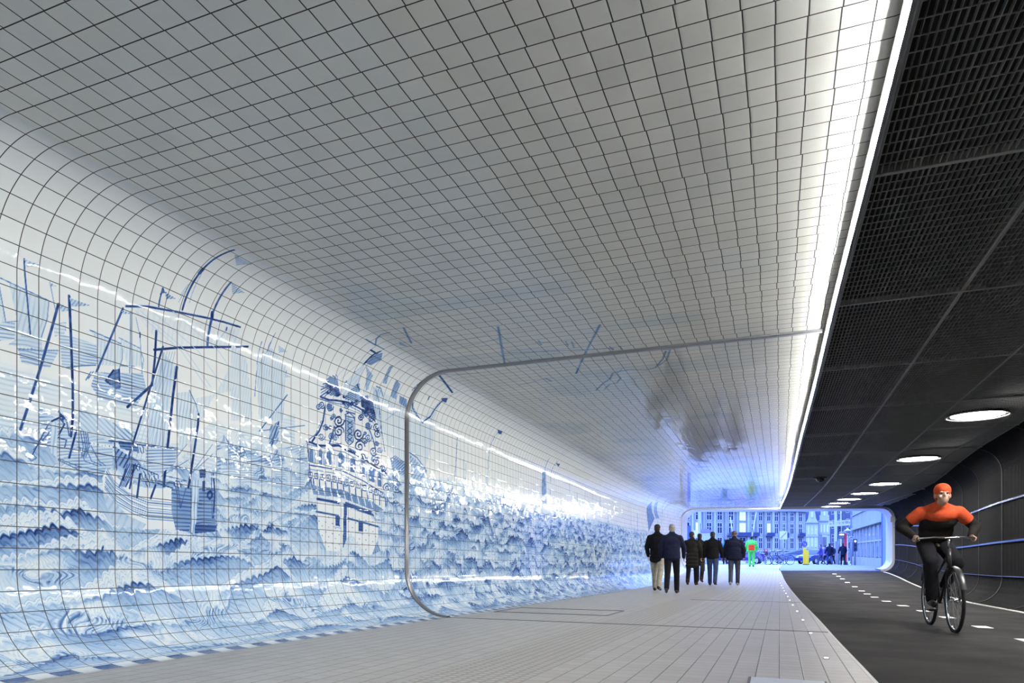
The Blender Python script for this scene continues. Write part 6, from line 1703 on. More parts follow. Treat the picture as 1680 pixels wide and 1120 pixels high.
# the rider comes along the lane towards the camera
RX_, RY_ = 1.70, 8.95
rz_ = floor_z(RY_) - KERB + .004
bike = make_bicycle('black city bicycle ridden along the dark cycle lane', (RX_, RY_, rz_), PI + .04, M['frame_black'])
bike.scale = (.96,) * 3
bike.rotation_euler = (math.atan(.0205) * 1, 0, PI + .04)
def make_rider():
    b = MB(); k = 1.0
    hip = Vector((0, -.31, 1.04)); sh0 = Vector((0, -.02, 1.39)); hc = Vector((0, .10, 1.555))
    ball(b, hip, (.16, .13, .12)); ball(b, (0, -.22, 1.17), (.145, .11, .17)); ball(b, (0, -.10, 1.30), (.175, .12, .14))
    limb(b, (-.13, -.04, 1.375), (.13, -.04, 1.375), .06, .06); limb(b, sh0, hc + Vector((0, -.01, -.07)), .058, .052)
    R3, hq = head(b, hc, 1.75, 0, -.05)
    legs = {}; arms = {}
    for s, ped in ((1, (.105, .07, .235)), (-1, (-.105, -.23, .395))):
        an = Vector((ped[0], ped[1] - .05, ped[2] + .10)); h = Vector((s * .09, -.30, .99))
        mid = (h + an) / 2; L = .445; dd = (an - h).length / 2; off = math.sqrt(max(L * L - dd * dd, .001)); dirv = Vector((s * .12, 1, .35)).normalized()
        ax = (an - h).normalized(); dirv = (dirv - ax * dirv.dot(ax)).normalized()
        kn = mid + dirv * off; toe = Vector((ped[0], ped[1] + .10, ped[2] + .035)); heel = Vector((ped[0], ped[1] - .10, ped[2] + .055))
        legs[s] = (h, kn, an, toe, heel)
        limb(b, h, kn, .085, .06); limb(b, kn, an, .056, .038); limb(b, heel, toe, .034, .028)
        a = Vector((s * .195, -.04, 1.355)); w = Vector((s * .287, .085, 1.062)); mid = (a + w) / 2; dv = Vector((s * .8, -.5, -.5)).normalized(); ax = (w - a).normalized(); dv = (dv - ax * dv.dot(ax)).normalized(); dd = (w - a).length / 2
        e = mid + dv * math.sqrt(max(.272 ** 2 - dd * dd, .0004)); arms[s] = (a, e, w)
        limb(b, a, e, .05, .04); limb(b, e, w, .038, .028)
        # fist around the grip: palm above, fingers wrapped in front and under
        for q_ in range(4):
            g0 = Vector((s * (.277 + .004 * q_), .195 - .024 * q_, 1.038 - .003 * q_))
            out = Vector((s, .1, 0))
            limb(b, w + Vector((0, .04 - .012 * q_, .012)), g0 + Vector((0, 0, .030)), .014, .012, 8)
            limb(b, g0 + Vector((0, 0, .030)), g0 + out * .030 + Vector((0, 0, .010)), .0105, .0098, 8)
            limb(b, g0 + out * .030 + Vector((0, 0, .010)), g0 + out * .018 + Vector((0, 0, -.022)), .0098, .009, 8)
            limb(b, g0 + out * .018 + Vector((0, 0, -.022)), g0 - out * .014 + Vector((0, 0, -.024)), .009, .008, 8)
        limb(b, w + Vector((-s * .012, .03, .005)), Vector((s * .262, .17, 1.055)), .013, .011, 8); limb(b, Vector((s * .262, .17, 1.055)), Vector((s * .262, .195, 1.022)), .011, .009, 8)
    root = fuse('person', b, .0075, M['skin'])
    t = MB(); ball(t, hip, (.175, .15, .12))
    for s in legs:
        h, kn, an, toe, heel = legs[s]; limb(t, h, kn, .105, .08); limb(t, kn, an, .078, .058)
    fuse('trousers', t, .012, C_['dark_trousers'], root)
    for s in legs:
        h, kn, an, toe, heel = legs[s]; q_ = MB(); limb(q_, heel + Vector((0, 0, .006)), toe + Vector((0, 0, .006)), .043, .037); limb(q_, heel + Vector((0, .03, .01)), an + Vector((0, 0, .01)), .045, .048)
        fuse('shoe', q_, .01, SH, root, 2)
    c = MB(); ball(c, (0, -.29, 1.08), (.19, .165, .12)); ball(c, (0, -.22, 1.17), (.19, .15, .18)); ball(c, (0, -.10, 1.28), (.205, .155, .15))
    for s in arms:
        a, e, w = arms[s]; limb(c, a, e, .074, .062); limb(c, e, e + (w - e) * .9, .062, .046)
    fuse('coat', c, .012, C_['soot_cloth'], root)
    y = MB(); limb(y, (0, -.04, 1.40), (.17, -.05, 1.345), .10, .08); limb(y, (0, -.04, 1.40), (-.17, -.05, 1.345), .10, .08); ball(y, (0, -.06, 1.335), (.195, .165, .12)); limb(y, (0, -.03, 1.38), (0, .02, 1.425), .10, .085)
    for s in arms:
        a, e, w = arms[s]; limb(y, a, a + (e - a) * .45, .080, .074)
    fuse('shoulder_cape', y, .012, C_['brick_orange'], root)
    hh = MB(); ball(hh, hq(0, -.014, .050), (.092, .108, .092), 16, R3); ball(hh, hq(0, -.05, .0), (.086, .075, .085), 16, R3)
    fuse('hat', hh, .011, C_['brick_orange'], root)
    for s in (-1, 1):
        ey = MB(); ball(ey, hq(s * .030, .071, .006), (.0105, .0105, .0105), 12); ey.build('eye', principled('dark_eye', (.03, .02, .015), .2, noise=.02), root, True)
    root.location = (RX_, RY_, rz_); root.rotation_euler = (math.atan(.0205), 0, PI + .04)
    root.scale = (.96,) * 3
    tag(root, 'person in orange-red hat and shoulder cape over a dark coat riding a bicycle', 'person')
make_rider()

# ------------------------------------------------------------------ small fittings in the passage
M['stud_light'] = principled('stud_glow', (1, 1, 1), .4, emit=(.92, .96, 1.0), estr=9.0)
stud_y = [5.25, 7.16, 8.91, 10.66, 12.43, 14.2, 15.95, 17.7, 19.45, 21.2, 22.95, 24.7]
ord_ = ['nearest', 'second', 'third', 'fourth', 'fifth', 'sixth', 'seventh', 'eighth', 'ninth', 'tenth', 'eleventh', 'farthest']
for i, y in enumerate(stud_y):
    x = edge_x(y) - .17
    t = empty('ground_light', (x, y, floor_z(y)))
    tag(t, 'lit stud in the paving by the kerb, %s from the near end' % (ord_[i] if i else 'first and largest'), 'light stud', 'light studs along the kerb')
    MB().lathe([(.022, -.01), (.022, .004), (.015, .005)], 20).build('rim', M['steel'], t, True)
    MB().lathe([(.0145, .003), (.013, .007), (.006, .009)], 20).build('lens', M['stud_light'], t, True)
# dashes of the lane's middle line
dash_y = [7.75, 9.3, 10.9, 12.4, 14.0, 15.7, 17.6, 19.4, 21.2, 23.9, 26.4, 28.4, 29.9, 31.5]
dx = curve_fn([(7, 2.22), (9.5, 2.17), (13, 2.10), (15.7, 2.02), (17.7, 2.03), (21, 2.12), (24, 2.2), (28, 2.2), (32, 2.13)])
for i, y in enumerate(dash_y):
    a, b2 = y - .14, y + .14; xa, xb = dx(a), dx(b2); w = .075 if i else .10
    h = floor_z(y) - KERB + .003
    V = [(xa - w, a, floor_z(a) - KERB - .001), (xa + w, a, floor_z(a) - KERB - .001), (xb + w, b2, floor_z(b2) - KERB - .001), (xb - w, b2, floor_z(b2) - KERB - .001)]
    V += [(p[0], p[1], p[2] + .005) for p in V]
    MB().hexa(V).build('lane_dash', M['paint'], road)
# smooth plate and hatch in the paving
pl = empty('floor_plate', (.04, 3.82, floor_z(3.82)))
tag(pl, 'smooth pale blue-grey plate let into the paving near the kerb', 'floor plate')
MB().box(-.19, .19, -.31, .31, -.02, .004).build('plate', principled('pale_plate', (.56, .60, .66), .35, .2, noise=.05), pl)
fr = MB(); fr.box(-.205, -.19, -.33, .31, -.02, .005); fr.box(.19, .20, -.33, .31, -.02, .005); fr.box(-.19, .19, -.33, -.31, -.02, .005)
fr.build('frame', principled('plate_frame', (.10, .10, .11), .5, .5, noise=.1), pl)
ht = empty('floor_hatch', (-2.83, 9.06, floor_z(9.06)))
ht.rotation_euler = (math.atan((floor_z(9.6) - floor_z(8.5)) / 1.1), 0, 0)
tag(ht, 'long hatch outlined by a thin dark frame in the paving near the tiled wall', 'hatch')
fr = MB()
for a in (((-.78, -.5), (.78, -.5)), ((-.78, .5), (.78, .5)), ((-.78, -.5), (-.78, .5)), ((.78, -.5), (.78, .5))):
    fr.bar((*a[0], .003), (*a[1], .003), .022, .006)
fr.build('frame', principled('hatch_frame', (.12, .12, .13), .5, .6, noise=.1), ht)
# dome camera under the grating
zc_ = ceil_z(19.4) + GZ
dc = empty('dome_camera', (.98, 19.4, zc_)); tag(dc, 'small black dome camera under the dark grating near the tiled ceiling edge', 'camera')
MB().lathe([(.16, .0), (.17, -.012), (.15, -.03), (.11, -.035)], 28).build('mount', M['housing'], dc, True)
MB().lathe([(.10, -.03), (.098, -.06), (.085, -.095), (.06, -.12), (.02, -.135)], 28).build('dome', principled('dome_glass', (.02, .02, .025), .06, spec=.8), dc, True)
# pale box on the barred wall by the mouth
wbx = empty('wall_box', (right_x(34) - .06, 34.0, floor_z(34) + 2.28)); tag(wbx, 'small pale box on the barred wall just inside the mouth', 'box')
MB().box(-.20, -.02, -.16, .16, -.12, .12).build('case', principled('pale_box', (.55, .56, .60), .4, noise=.05), wbx)
MB().box(-.02, .06, -.05, .05, -.05, .05).build('bracket', M['steel'], wbx)

# ------------------------------------------------------------------ the street outside
CY, SY = math.cos(YAW), math.sin(YAW)
def spot(u, d, z=None):
    """a point of the street seen under bearing u at distance d along the view; on the ground unless z is given"""
    a = (u - 840) / 1120
    X, Y = (a * CY - SY) * d, (a * SY + CY) * d
    return Vector((X, Y, floor_z(Y) if z is None else z))
def hgt(v, d): return CAM_H + (905 - v) / 1120 * d
M['stone'] = principled('pale_sandstone', (.26, .27, .255), .8, noise=.10, nscale=.6)
M['stone_light'] = principled('white_stucco', (.38, .385, .38), .8, noise=.05, nscale=1)
M['win_frame'] = principled('white_window_frame', (.62, .62, .62), .5, noise=.03)
M['pane'] = principled('window_pane', (.02, .03, .07), .12, spec=.4, noise=.2, nscale=.7)
M['pane_lit'] = principled('lit_window', (.6, .6, .6), .3, emit=(.75, .85, 1.0), estr=.45)
M['slate'] = principled('dark_slate', (.06, .07, .12), .7, noise=.2, nscale=1)
M['blue_paint'] = principled('blue_painted_board', (.03, .06, .30), .5, noise=.1, nscale=3)
M['hoarding'] = principled('mid_blue_board', (.14, .2, .5), .5, noise=.06, nscale=2)
M['grey_pole'] = principled('grey_painted_steel', (.22, .23, .235), .4, .2, noise=.05, nscale=6)
M['dark_pole'] = principled('dark_painted_steel', (.05, .06, .12), .5, noise=.1)
M['white_paint'] = principled('white_paint', (.40, .40, .40), .5, noise=.03)
M['glass_wall'] = principled('pale_glass_facade', (.22, .26, .28), .15, spec=.6, noise=.1, nscale=.6)
M['yellow'] = principled('yellow_paint', (.95, .60, .015), .5, noise=.05)
M['red'] = principled('red_paint', (.80, .05, .08), .5, noise=.06)
M['sign_blue'] = principled('sign_blue', (.10, .08, .50), .4, noise=.04)
M['sign_white'] = principled('sign_white', (.60, .57, .60), .4, noise=.02)
M['balcony'] = principled('dark_blue_iron', (.03, .045, .12), .6, noise=.15)

class Facade:
    """local frame: x along the front, y into the building, z up"""
    def __init__(s, name, label, p0, p1, cat='building'):
        p0, p1 = Vector(p0), Vector(p1); d = p1 - p0
        s.L = d.length; s.root = empty(name, (p0.x, p0.y, p0.z), math.atan2(d.y, d.x)); tag(s.root, label, cat)
    def box(s, name, mat, *boxes, parent=None):
        m = MB()
        for b in boxes: m.box(*b)
        return m.build(name, mat, parent or s.root)
    def window(s, x, z, w, h, mat=None, cross=True):
        f = MB(); t = .09; y0, y1 = -.10, .06
        f.box(x - w / 2, x - w / 2 + t, y0, y1, z, z + h); f.box(x + w / 2 - t, x + w / 2, y0, y1, z, z + h)
        f.box(x - w / 2, x + w / 2, y0, y1, z, z + t); f.box(x - w / 2, x + w / 2, y0, y1, z + h - t, z + h)
        f.box(x - .05, x + .05, y0 + .02, y1, z, z + h)
        if cross: f.box(x - w / 2, x + w / 2, y0 + .02, y1, z + h * .58, z + h * .58 + .09)
        o = f.build('window', M['win_frame'], s.root)
        m = MB(); m.box(x - w / 2 + .02, x + w / 2 - .02, -.05, .02, z + .02, z + h - .02); m.build('pane', mat or M['pane'], o)
        return o

# --- large office building
pA = spot(1096, 168, -1.7); pB = spot(1321.5, 182, -1.7)
fb = Facade('office_building', 'long pale stone building with rows of tall windows across the street', pA, pB)
Lf = fb.L
def ux(u):
    t = (u - 1096) / (1321.5 - 1096); return Lf * t * 168 / (168 * t + 182 * (1 - t))
fb.box('wall', M['stone'], (0, Lf, 0, 14, -.5, 16.5))
cols = [1104, 1127, 1145, 1163, 1180.5, 1199, 1218, 1235, 1247.5, 1261, 1273.5, 1286, 1299, 1313]
rowz = [(.05, 2.3), (3.15, 2.9), (7.0, 2.75), (10.35, 2.3), (13.4, 2.0)]
for i, u in enumerate(cols):
    for j, (z, h) in enumerate(rowz):
        w = 2.0 if u == 1218 else 1.0 if u in (1235, 1286) else 1.5 if i < 7 else 1.2
        if i < 3 and j == 0: continue
        fb.window(ux(u), z, w, h, M['pane_lit'] if (u == 1218 and j in (2, 3)) or (i in (9, 2) and j == 2) else None)
for i in range(len(cols) - 1):
    u = (cols[i] + cols[i + 1]) / 2; x = ux(u)
    fb.box('pilaster', M['stone_light'] if i % 3 == 0 else M['stone'], (x - .28, x + .28, -.35, 0, 2.7, 13.1), (x - .38, x + .38, -.42, 0, 12.4, 12.9))
fb.box('cornice', M['stone_light'], (-.3, Lf + .3, -.8, 0, 13.0, 13.25), (-.2, Lf + .2, -.5, 0, 12.9, 13.0), (-.3, Lf + .3, -.9, 14, 16.2, 16.6))
fb.box('string_course', M['stone_light'], (0, Lf, -.2, 0, 2.55, 2.85))
for u in (1199, 1218, 1236, 1261, 1313):
    x = ux(u); w = 1.9 if u == 1218 else 1.2
    m = MB(); m.box(x - w, x + w, -1.0, 0, 6.35, 6.5)
    for k in range(12): m.box(x - w + k * 2 * w / 11 - .04, x - w + k * 2 * w / 11 + .04, -1.0, -.94, 6.5, 7.3)
    m.box(x - w, x + w, -1.0, -.92, 7.25, 7.35); m.box(x - w, x + w, -.97, -.95, 6.5, 7.25); m.build('balcony', M['balcony'], fb.root)
m = MB(); m.hexa([(0, 0, 16.5), (Lf, 0, 16.5), (Lf, 14, 16.5), (0, 14, 16.5), (1, 3, 20), (Lf - 1, 3, 20), (Lf - 1, 11, 20), (1, 11, 20)]); m.build('roof', M['slate'], fb.root)

# --- two gabled houses
def gabled(label, u0, u1, d, wallz, cw, rows, style):
    q0, q1 = math.hypot(1, (u0 - 840) / 1120), math.hypot(1, (u1 - 840) / 1120)
    a, b = spot(u0, d, -1.3), spot(u1, d * q0 / q1, -1.3)
    f = Facade('gabled_house', label, a, b); L = f.L
    f.box('wall', M['stone_light'], (0, L, 0, 3, -.5, wallz))
    g = MB()
    if style == 'bell':
        prof = [(0, wallz), (.3, wallz + .5), (L * .18, wallz + .9), (L * .26, wallz + 2.2), (L * .28, wallz + 4.0), (L * .40, wallz + 4.6), (L * .5, wallz + 5.2)]
    else:
        prof = [(0, wallz), (L * .06, wallz + .1), (L * .06, wallz + 1.2), (L * .16, wallz + 1.2), (L * .16, wallz + 2.6), (L * .28, wallz + 2.6), (L * .28, wallz + 3.9), (L * .40, wallz + 3.9), (L * .40, wallz + 4.8), (L * .5, wallz + 4.9)]
    pts = prof + [(L - x, z) for x, z in prof[::-1][1:]]
    V = [(x, 0, z) for x, z in pts] + [(x, .4, z) for x, z in pts]; n = len(pts)
    F = [tuple(range(n)), tuple(range(n, 2 * n))[::-1]] + [(i, n + i, n + (i + 1) % n, (i + 1) % n) for i in range(n)]
    g.add(V, F).build('gable', M['stone_light'], f.root)
    m = MB(); m.hexa([(.2, .4, wallz), (L - .2, .4, wallz), (L - .2, 3, wallz), (.2, 3, wallz), (L / 2 - .1, .4, wallz + 4), (L / 2 + .1, .4, wallz + 4), (L / 2 + .1, 3, wallz + 4), (L / 2 - .1, 3, wallz + 4)]); m.build('roof', M['slate'], f.root)
    for z, h in rows:
        for c in range(cw): f.window(L * (c + .75) / (cw + .5), z, L / (cw + .5) * .48, h)
    f.window(L / 2, wallz + 1.0, L * .12, 1.6)
    f.box('cornice', M['stone'], (-.1, L + .1, -.25, 0, wallz - .2, wallz + .05), *[(-.05, L + .05, -.12, 0, z - .55, z - .3) for z, h in rows])
    return f
gabled('narrow white house with a bell-shaped gable next to the long stone building', 1322, 1342.5, 150, 8.4, 3, [(.2, 1.9), (3.0, 2.1), (5.7, 1.9)], 'bell')
hb2 = gabled('narrow white house with a stepped gable and a bay window', 1343.5, 1361.5, 150, 8.8, 3, [(.2, 1.9), (6.2, 1.7)], 'step')
L = hb2.L; m = MB()
m.hexa([(.4, 0, 2.6), (L - .4, 0, 2.6), (L - .4, .05, 2.6), (.4, .05, 2.6), (.4, 0, 5.6), (L - .4, 0, 5.6), (L - .4, .05, 5.6), (.4, .05, 5.6)])
m.hexa([(.4, 0, 2.6), (L * .3, -.7, 2.6), (L * .7, -.7, 2.6), (L - .4, 0, 2.6), (.4, 0, 5.6), (L * .3, -.7, 5.6), (L * .7, -.7, 5.6), (L - .4, 0, 5.6)]); bay = m.build('bay_window', M['stone_light'], hb2.root)
m = MB()
for k in range(3): m.box(L * (.34 + .13 * k), L * (.42 + .13 * k), -.73, -.68, 3.0, 5.2)
m.build('pane', M['pane'], bay)
# --- dark block behind the poles
db_ = Facade('dark_block', 'plain dark blue building behind the street poles', spot(1360, 195, -1.8), spot(1412, 178, -1.8))
db_.box('wall', M['slate'], (0, db_.L, 0, 12, -.5, 22))
for r in range(5):
    for c in range(4): db_.window(db_.L * (c + .6) / 4.2, 1 + r * 4, 1.6, 2.4)
# --- pale canopy fascia across the street
cf = Facade('tram_canopy', 'long pale canopy band high above the street behind the poles', spot(1359, 92, 0), spot(1412, 84, 0), 'canopy')
zc0, zc1 = hgt(862, 88), hgt(853, 88)
cf.box('fascia', M['white_paint'], (0, cf.L, 0, .2, zc0, zc1)); cf.box('roof', M['slate'], (0, cf.L, .2, 3, zc1 - .15, zc1))
cf.box('panel_joints', M['grey_pole'], *[(k, k + .45, -.01, 0, zc0 + .25, zc0 + .45) for k in np.arange(.4, cf.L - .5, .8)])
cf.box('support', M['dark_pole'], (.2, .4, 1, 1.2, floor_z(88), zc0 + .6), (cf.L - .4, cf.L - .2, 1, 1.2, floor_z(80), zc0 + .6))
# --- station wing at the right with a glazed front, and the blue boards before it
X0 = 5.55
st = empty('station_wing', (X0, 44.2, floor_z(50))); tag(st, 'pale station wing with a tall glazed front beside the street', 'building')
zb = floor_z(50)
def stb(name, mat, *bx, parent=None):
    m = MB()
    for b in bx: m.box(*b)
    return m.build(name, mat, parent or st)
stb('wall', M['stone'], (0, 6, 0, 18, 2.72 - .0, 7.5), (.25, 6, 0, 18, -.3, 2.72))
stb('glazing', M['glass_wall'], (.15, .25, .6, 17.6, .55, 2.65)); stb('plinth', M['stone'], (-.05, .3, 0, 18, -.3, .5))
stb('mullion', M['white_paint'], *[(.08, .2, y, y + .14, .5, 2.7) for y in np.arange(.5, 17.6, 2.1)], (.08, .2, .5, 17.6, 1.55, 1.63))
stb('corner_pillar', M['blue_paint'], (-.12, .5, -.7, -.02, -.3, 7.5))
stb('band', M['stone'], (-.12, .1, 0, 18, 2.62, 2.80), (-.08, .1, 0, 18, 3.75, 3.85))
hd = empty('hoarding', (5.42, 38.2, floor_z(40))); tag(hd, 'mid-blue hoarding of upright boards just outside the mouth at the station side', 'hoarding')
m = MB()
for k in range(5): m.box(0, .06, k * 1.05, k * 1.05 + 1.03, .05, 3.10 + .02 * k)
m.build('board', M['hoarding'], hd); MB().box(-.03, .10, 0, 5.25, 3.15, 3.25).build('top_rail', M['white_paint'], hd); MB().box(-.05, .12, 0, 5.25, -.02, .06).build('foot_rail', M['dark_pole'], hd)
pb = empty('blue_board', (spot(1124, 36.5).x, spot(1124, 36.5).y, floor_z(36.5))); pb.rotation_euler = (0, 0, 0)
tag(pb, 'tall deep-blue board standing just outside the mouth at the path side', 'board')
MB().box(0, .08, 0, 1.55, .02, 2.25).build('panel', M['blue_paint'], pb); MB().box(-.02, .10, 0, .06, 0, 2.3).box(-.02, .10, 1.49, 1.55, 0, 2.3).build('post', M['dark_pole'], pb)
MB().lathe([(.15, -.01), (.15, .0)], 24, (.085, .75, .95), 'x').build('round_mark', M['sign_white'], pb)

# --- poles, lamps and signs
def pole(name, label, cat, u, d, r, top, mat, base=None):
    p = spot(u, d); t = empty(name, p); tag(t, label, cat)
    MB().lathe([(r * 1.5, 0), (r * 1.5, .12), (r, .16), (r * .85, top)], 16).build('pole', mat, t, True)
    return t
t = pole('catenary_mast', 'thick pale mast with a grey cabinet at its foot', 'mast', 1371, 62, .12, 9.0, M['grey_pole'])
MB().box(-.05, .28, -.25, .12, .0, 2.1).build('cabinet', M['grey_pole'], t); MB().bar((0, 0, 7.5), (-3, 0, 8.0), .08, .08).build('bracket_arm', M['grey_pole'], t)
t = pole('light_pole', 'slim pale pole standing right of the thick mast', 'pole', 1379.5, 70, .07, 8.5, M['grey_pole'])
MB().bar((-.6, 0, 4.3), (.6, 0, 4.3), .05, .05).box(-.75, -.45, -.12, .12, 4.15, 4.4).box(.4, .7, -.12, .12, 4.15, 4.4).build('crossbar', M['grey_pole'], t)
pole('dark_mast', 'slim dark mast near the station wing', 'mast', 1396.5, 76, .10, 9.5, M['dark_pole'])
pole('tram_mast', 'pale mast in front of the left part of the stone building', 'mast', 1147.5, 66, .16, 9.5, M['grey_pole'])
pole('light_pole', 'slim grey pole at the left edge of the stone building, behind the white sign', 'pole', 1136, 80, .08, 9.5, M['grey_pole'])
t = pole('street_lamp', 'street lamp with a white mushroom head', 'street lamp', 1390.5, 58, .045, 2.75, M['white_paint'])
MB().lathe([(.06, 2.72), (.09, 2.80), (.30, 2.84), (.27, 2.92), (.10, 3.02), (.03, 3.12)], 20).build('lamp_head', M['white_paint'], t, True)
def disc_sign(label, u, d, v, r, face, mark, top_extra=0):
    p = spot(u, d); t = empty('round_sign', p); tag(t, label, 'traffic sign'); z = hgt(v, d) - p.z
    t.rotation_euler = (0, 0, YAW * .3)
    MB().lathe([(.03, 0), (.03, z + .1)], 10).build('post', M['grey_pole'], t, True)
    MB().lathe([(r, -.06), (r, -.035)], 28, (0, 0, z), 'y').build('plate', face, t); mark(t, z, r); return t
def arrow(t, z, r):
    m = MB(); y = -.068
    m.bar((-r * .45, y, z + r * .5), (r * .25, y, z - r * .25), .02, r * .28, up=(0, 1, 0)).bar((r * .45, y, z - r * .45), (-r * .30, y, z - r * .45), .02, r * .24, up=(0, 1, 0)).bar((r * .38, y, z - r * .5), (r * .38, y, z + r * .25), .02, r * .24, up=(0, 1, 0)); m.build('arrow', M['sign_white'], t)
disc_sign('round blue traffic sign with a white arrow above the yellow bollards', 1319.5, 50.4, 892, .205, M['sign_blue'], arrow)
def ringm(t, z, r):
    MB().tube([(r * .9 * math.cos(a), -.065, z + r * .9 * math.sin(a)) for a in np.linspace(0, 2 * PI, 28, endpoint=False)], r * .09, 6, closed=True).build('rim', M['sign_white'], t, True)
    m = MB(); m.box(-r * .45, -r * .12, -.066, -.06, z - r * .3, z + r * .35).box(r * .12, r * .45, -.066, -.06, z - r * .3, z + r * .35); m.build('symbol', M['sign_white'], t)
disc_sign('round blue-grey traffic sign with a pale rim in front of the station wing', 1397, 52, 884, .22, principled('sign_grey_blue', (.22, .27, .55), .4, noise=.05), ringm)
for i, (u, v0, lab) in enumerate(((1320, 898.5, 'tall yellow bollard under the round blue arrow sign'), (1324.5, 902.5, 'lower yellow bollard standing right of the tall one'))):
    d = 50 - i * .8; p = spot(u, d); h = hgt(v0, d) - p.z; t = empty('yellow_bollard', p); tag(t, lab, 'bollard')
    MB().box(-.10, .10, -.10, .10, .05, h - .03).box(-.08, .08, -.08, .08, h - .03, h).build('body', M['yellow'], t); MB().box(-.12, .12, -.12, .12, 0, .06).build('foot', M['dark_pole'], t)
    if i: MB().box(.105, .22, -.06, .06, h * .5, h * .62).build('reflector', M['white_paint'], t)
# slanting white poles
for (u0, v0, u1, v1, lab) in ((1231, 882, 1241, 838, 'slanting white flagpole above the worker in green'), (1206, 884, 1198, 848, 'thin slanting white flagpole left of the worker in green')):
    d = 75; a = spot(u0, d); b = spot(u1, d, hgt(v1, d)); a2 = spot(u0 - (u1 - u0) * .45, d); t = empty('flagpole', a2); tag(t, lab, 'flagpole')
    MB().tube([Vector((0, 0, 0)), b - a2], [.07, .04], 10).build('staff', M['white_paint'], t, True); MB().box(-.2, .2, -.2, .2, 0, .25).build('foot', M['grey_pole'], t)
# rectangular sign with a dark slash
p = spot(1285, 62); z0, z1 = hgt(884.5, 62) - p.z, hgt(871, 62) - p.z; t = empty('slash_sign', p); tag(t, 'rectangular white sign with a dark diagonal slash on a post', 'sign')
t.rotation_euler = (0, 0, YAW * .4)
MB().lathe([(.035, 0), (.035, z1 + .05)], 10).build('post', M['grey_pole'], t, True); MB().box(-.33, .33, -.06, -.03, z0, z1).build('plate', M['sign_white'], t)
MB().bar((-.25, -.065, z0 + .1), (.25, -.065, z1 - .1), .02, .07, up=(0, 1, 0)).build('slash', M['dark_pole'], t); MB().box(.36, .5, -.06, .02, z0 + .15, z1 - .15).build('side_plate', M['balcony'], t)
# red panel post with white display
p = spot(1387, 55); t = empty('display_post', p); tag(t, 'curved red post with a lit white display box, right of the thick mast', 'sign post')
t.rotation_euler = (0, 0, YAW * .4)
zt = hgt(873, 55) - p.z
m = MB(); m.box(-.09, .09, -.05, .05, .25, zt - .12); m.build('panel', M['red'], t)
MB().tube([(.09, 0, zt - .25), (.07, 0, zt - .08), (-.05, 0, zt), (-.45, 0, zt)], .05, 10).build('curved_arm', M['white_paint'], t, True)
bx = MB().box(-.50, -.12, -.14, .10, zt - .52, zt - .10).build('display_box', M['dark_pole'], t); MB().box(-.48, -.14, -.15, -.135, zt - .24, zt - .13).build('display', principled('lit_display', (.9, .9, .9), .4, emit=(1.0, .82, .9), estr=1.6), bx)
MB().box(-.48, -.14, -.15, -.135, zt - .47, zt - .30).build('screen', M['grey_pole'], bx); MB().box(-.14, .14, -.1, .1, 0, .25).build('foot', M['dark_pole'], t)
# traffic lights
def tlight(label, u, d, vt, lit, hz=.8):
    p = spot(u, d); t = empty('traffic_light', p); tag(t, label, 'traffic light'); z = hgt(vt, d) - p.z
    t.rotation_euler = (0, 0, YAW * .4)
    MB().lathe([(.05, 0), (.05, z)], 10).build('post', M['grey_pole'], t, True); h = MB().box(-.13, .13, -.12, .08, z - hz, z).build('signal_head', M['dark_pole'], t)
    for k in range(3):
        MB().lathe([(.065, -.02), (.055, 0)], 16, (0, -.125, z - hz * (.18 + .32 * k)), 'y').build('lens', lit[1] if k == lit[0] else M['tyre'], h)
glow_w = principled('white_signal', (1, 1, 1), .4, emit=(.95, .95, 1), estr=4.0); glow_r = principled('red_signal', (1, .1, .1), .4, emit=(1, .10, .08), estr=2.5)
tlight('traffic light on a post between the thick mast and the red post', 1376.5, 57, 863, (2, glow_w), .9)
tlight('traffic light in front of the station wing, right of the round sign', 1402.5, 50, 884, (0, glow_w), .9)
tlight('small traffic light showing red in front of the middle of the stone building', 1256.5, 58, 901, (0, glow_r), .5)
# kiosk and white notice
p = spot(1157.5, 56); t = empty('kiosk', p); t.rotation_euler = (0, 0, YAW * .3); tag(t, 'small pale kiosk with a purple roof on the left of the street', 'kiosk')
zt = hgt(870, 56) - p.z
MB().box(-.36, .36, 0, .7, .0, zt - .15).build('body', M['white_paint'], t); MB().box(-.42, .42, -.06, .76, zt - .15, zt + .05).box(-.32, .32, .02, .68, zt + .05, zt + .15).build('roof', principled('purple_roof', (.22, .18, .50), .6, noise=.08), t)
MB().box(-.30, .30, -.02, 0, .9, 1.15).box(-.30, .30, -.02, 0, 1.4, 1.6).build('shelf', M['grey_pole'], t)
p = spot(1141, 50); t = empty('notice_board', p); t.rotation_euler = (0, 0, YAW * .4); tag(t, 'blank white notice board on posts beside the deep-blue board', 'notice board')
MB().box(-.14, .14, -.03, .03, hgt(882, 50) - p.z, hgt(869.5, 50) - p.z).build('panel', M['sign_white'], t); MB().box(-.13, -.09, -.02, .02, 0, hgt(882, 50) - p.z).box(.09, .13, -.02, .02, 0, hgt(882, 50) - p.z).build('post', M['grey_pole'], t)
p = spot(1150, 60); t = empty('banner', p); t.rotation_euler = (0, 0, YAW * .4); tag(t, 'narrow dark blue banner with a white edge above the kiosk', 'banner')
za, zb2 = hgt(870, 60) - p.z, hgt(858, 60) - p.z
MB().box(-.06, .02, -.02, .02, za, zb2).build('cloth', M['blue_paint'], t); MB().box(.03, .08, -.02, .02, za, zb2).build('edge', M['white_paint'], t); MB().lathe([(.03, 0), (.03, zb2)], 8).build('post', M['grey_pole'], t, True)

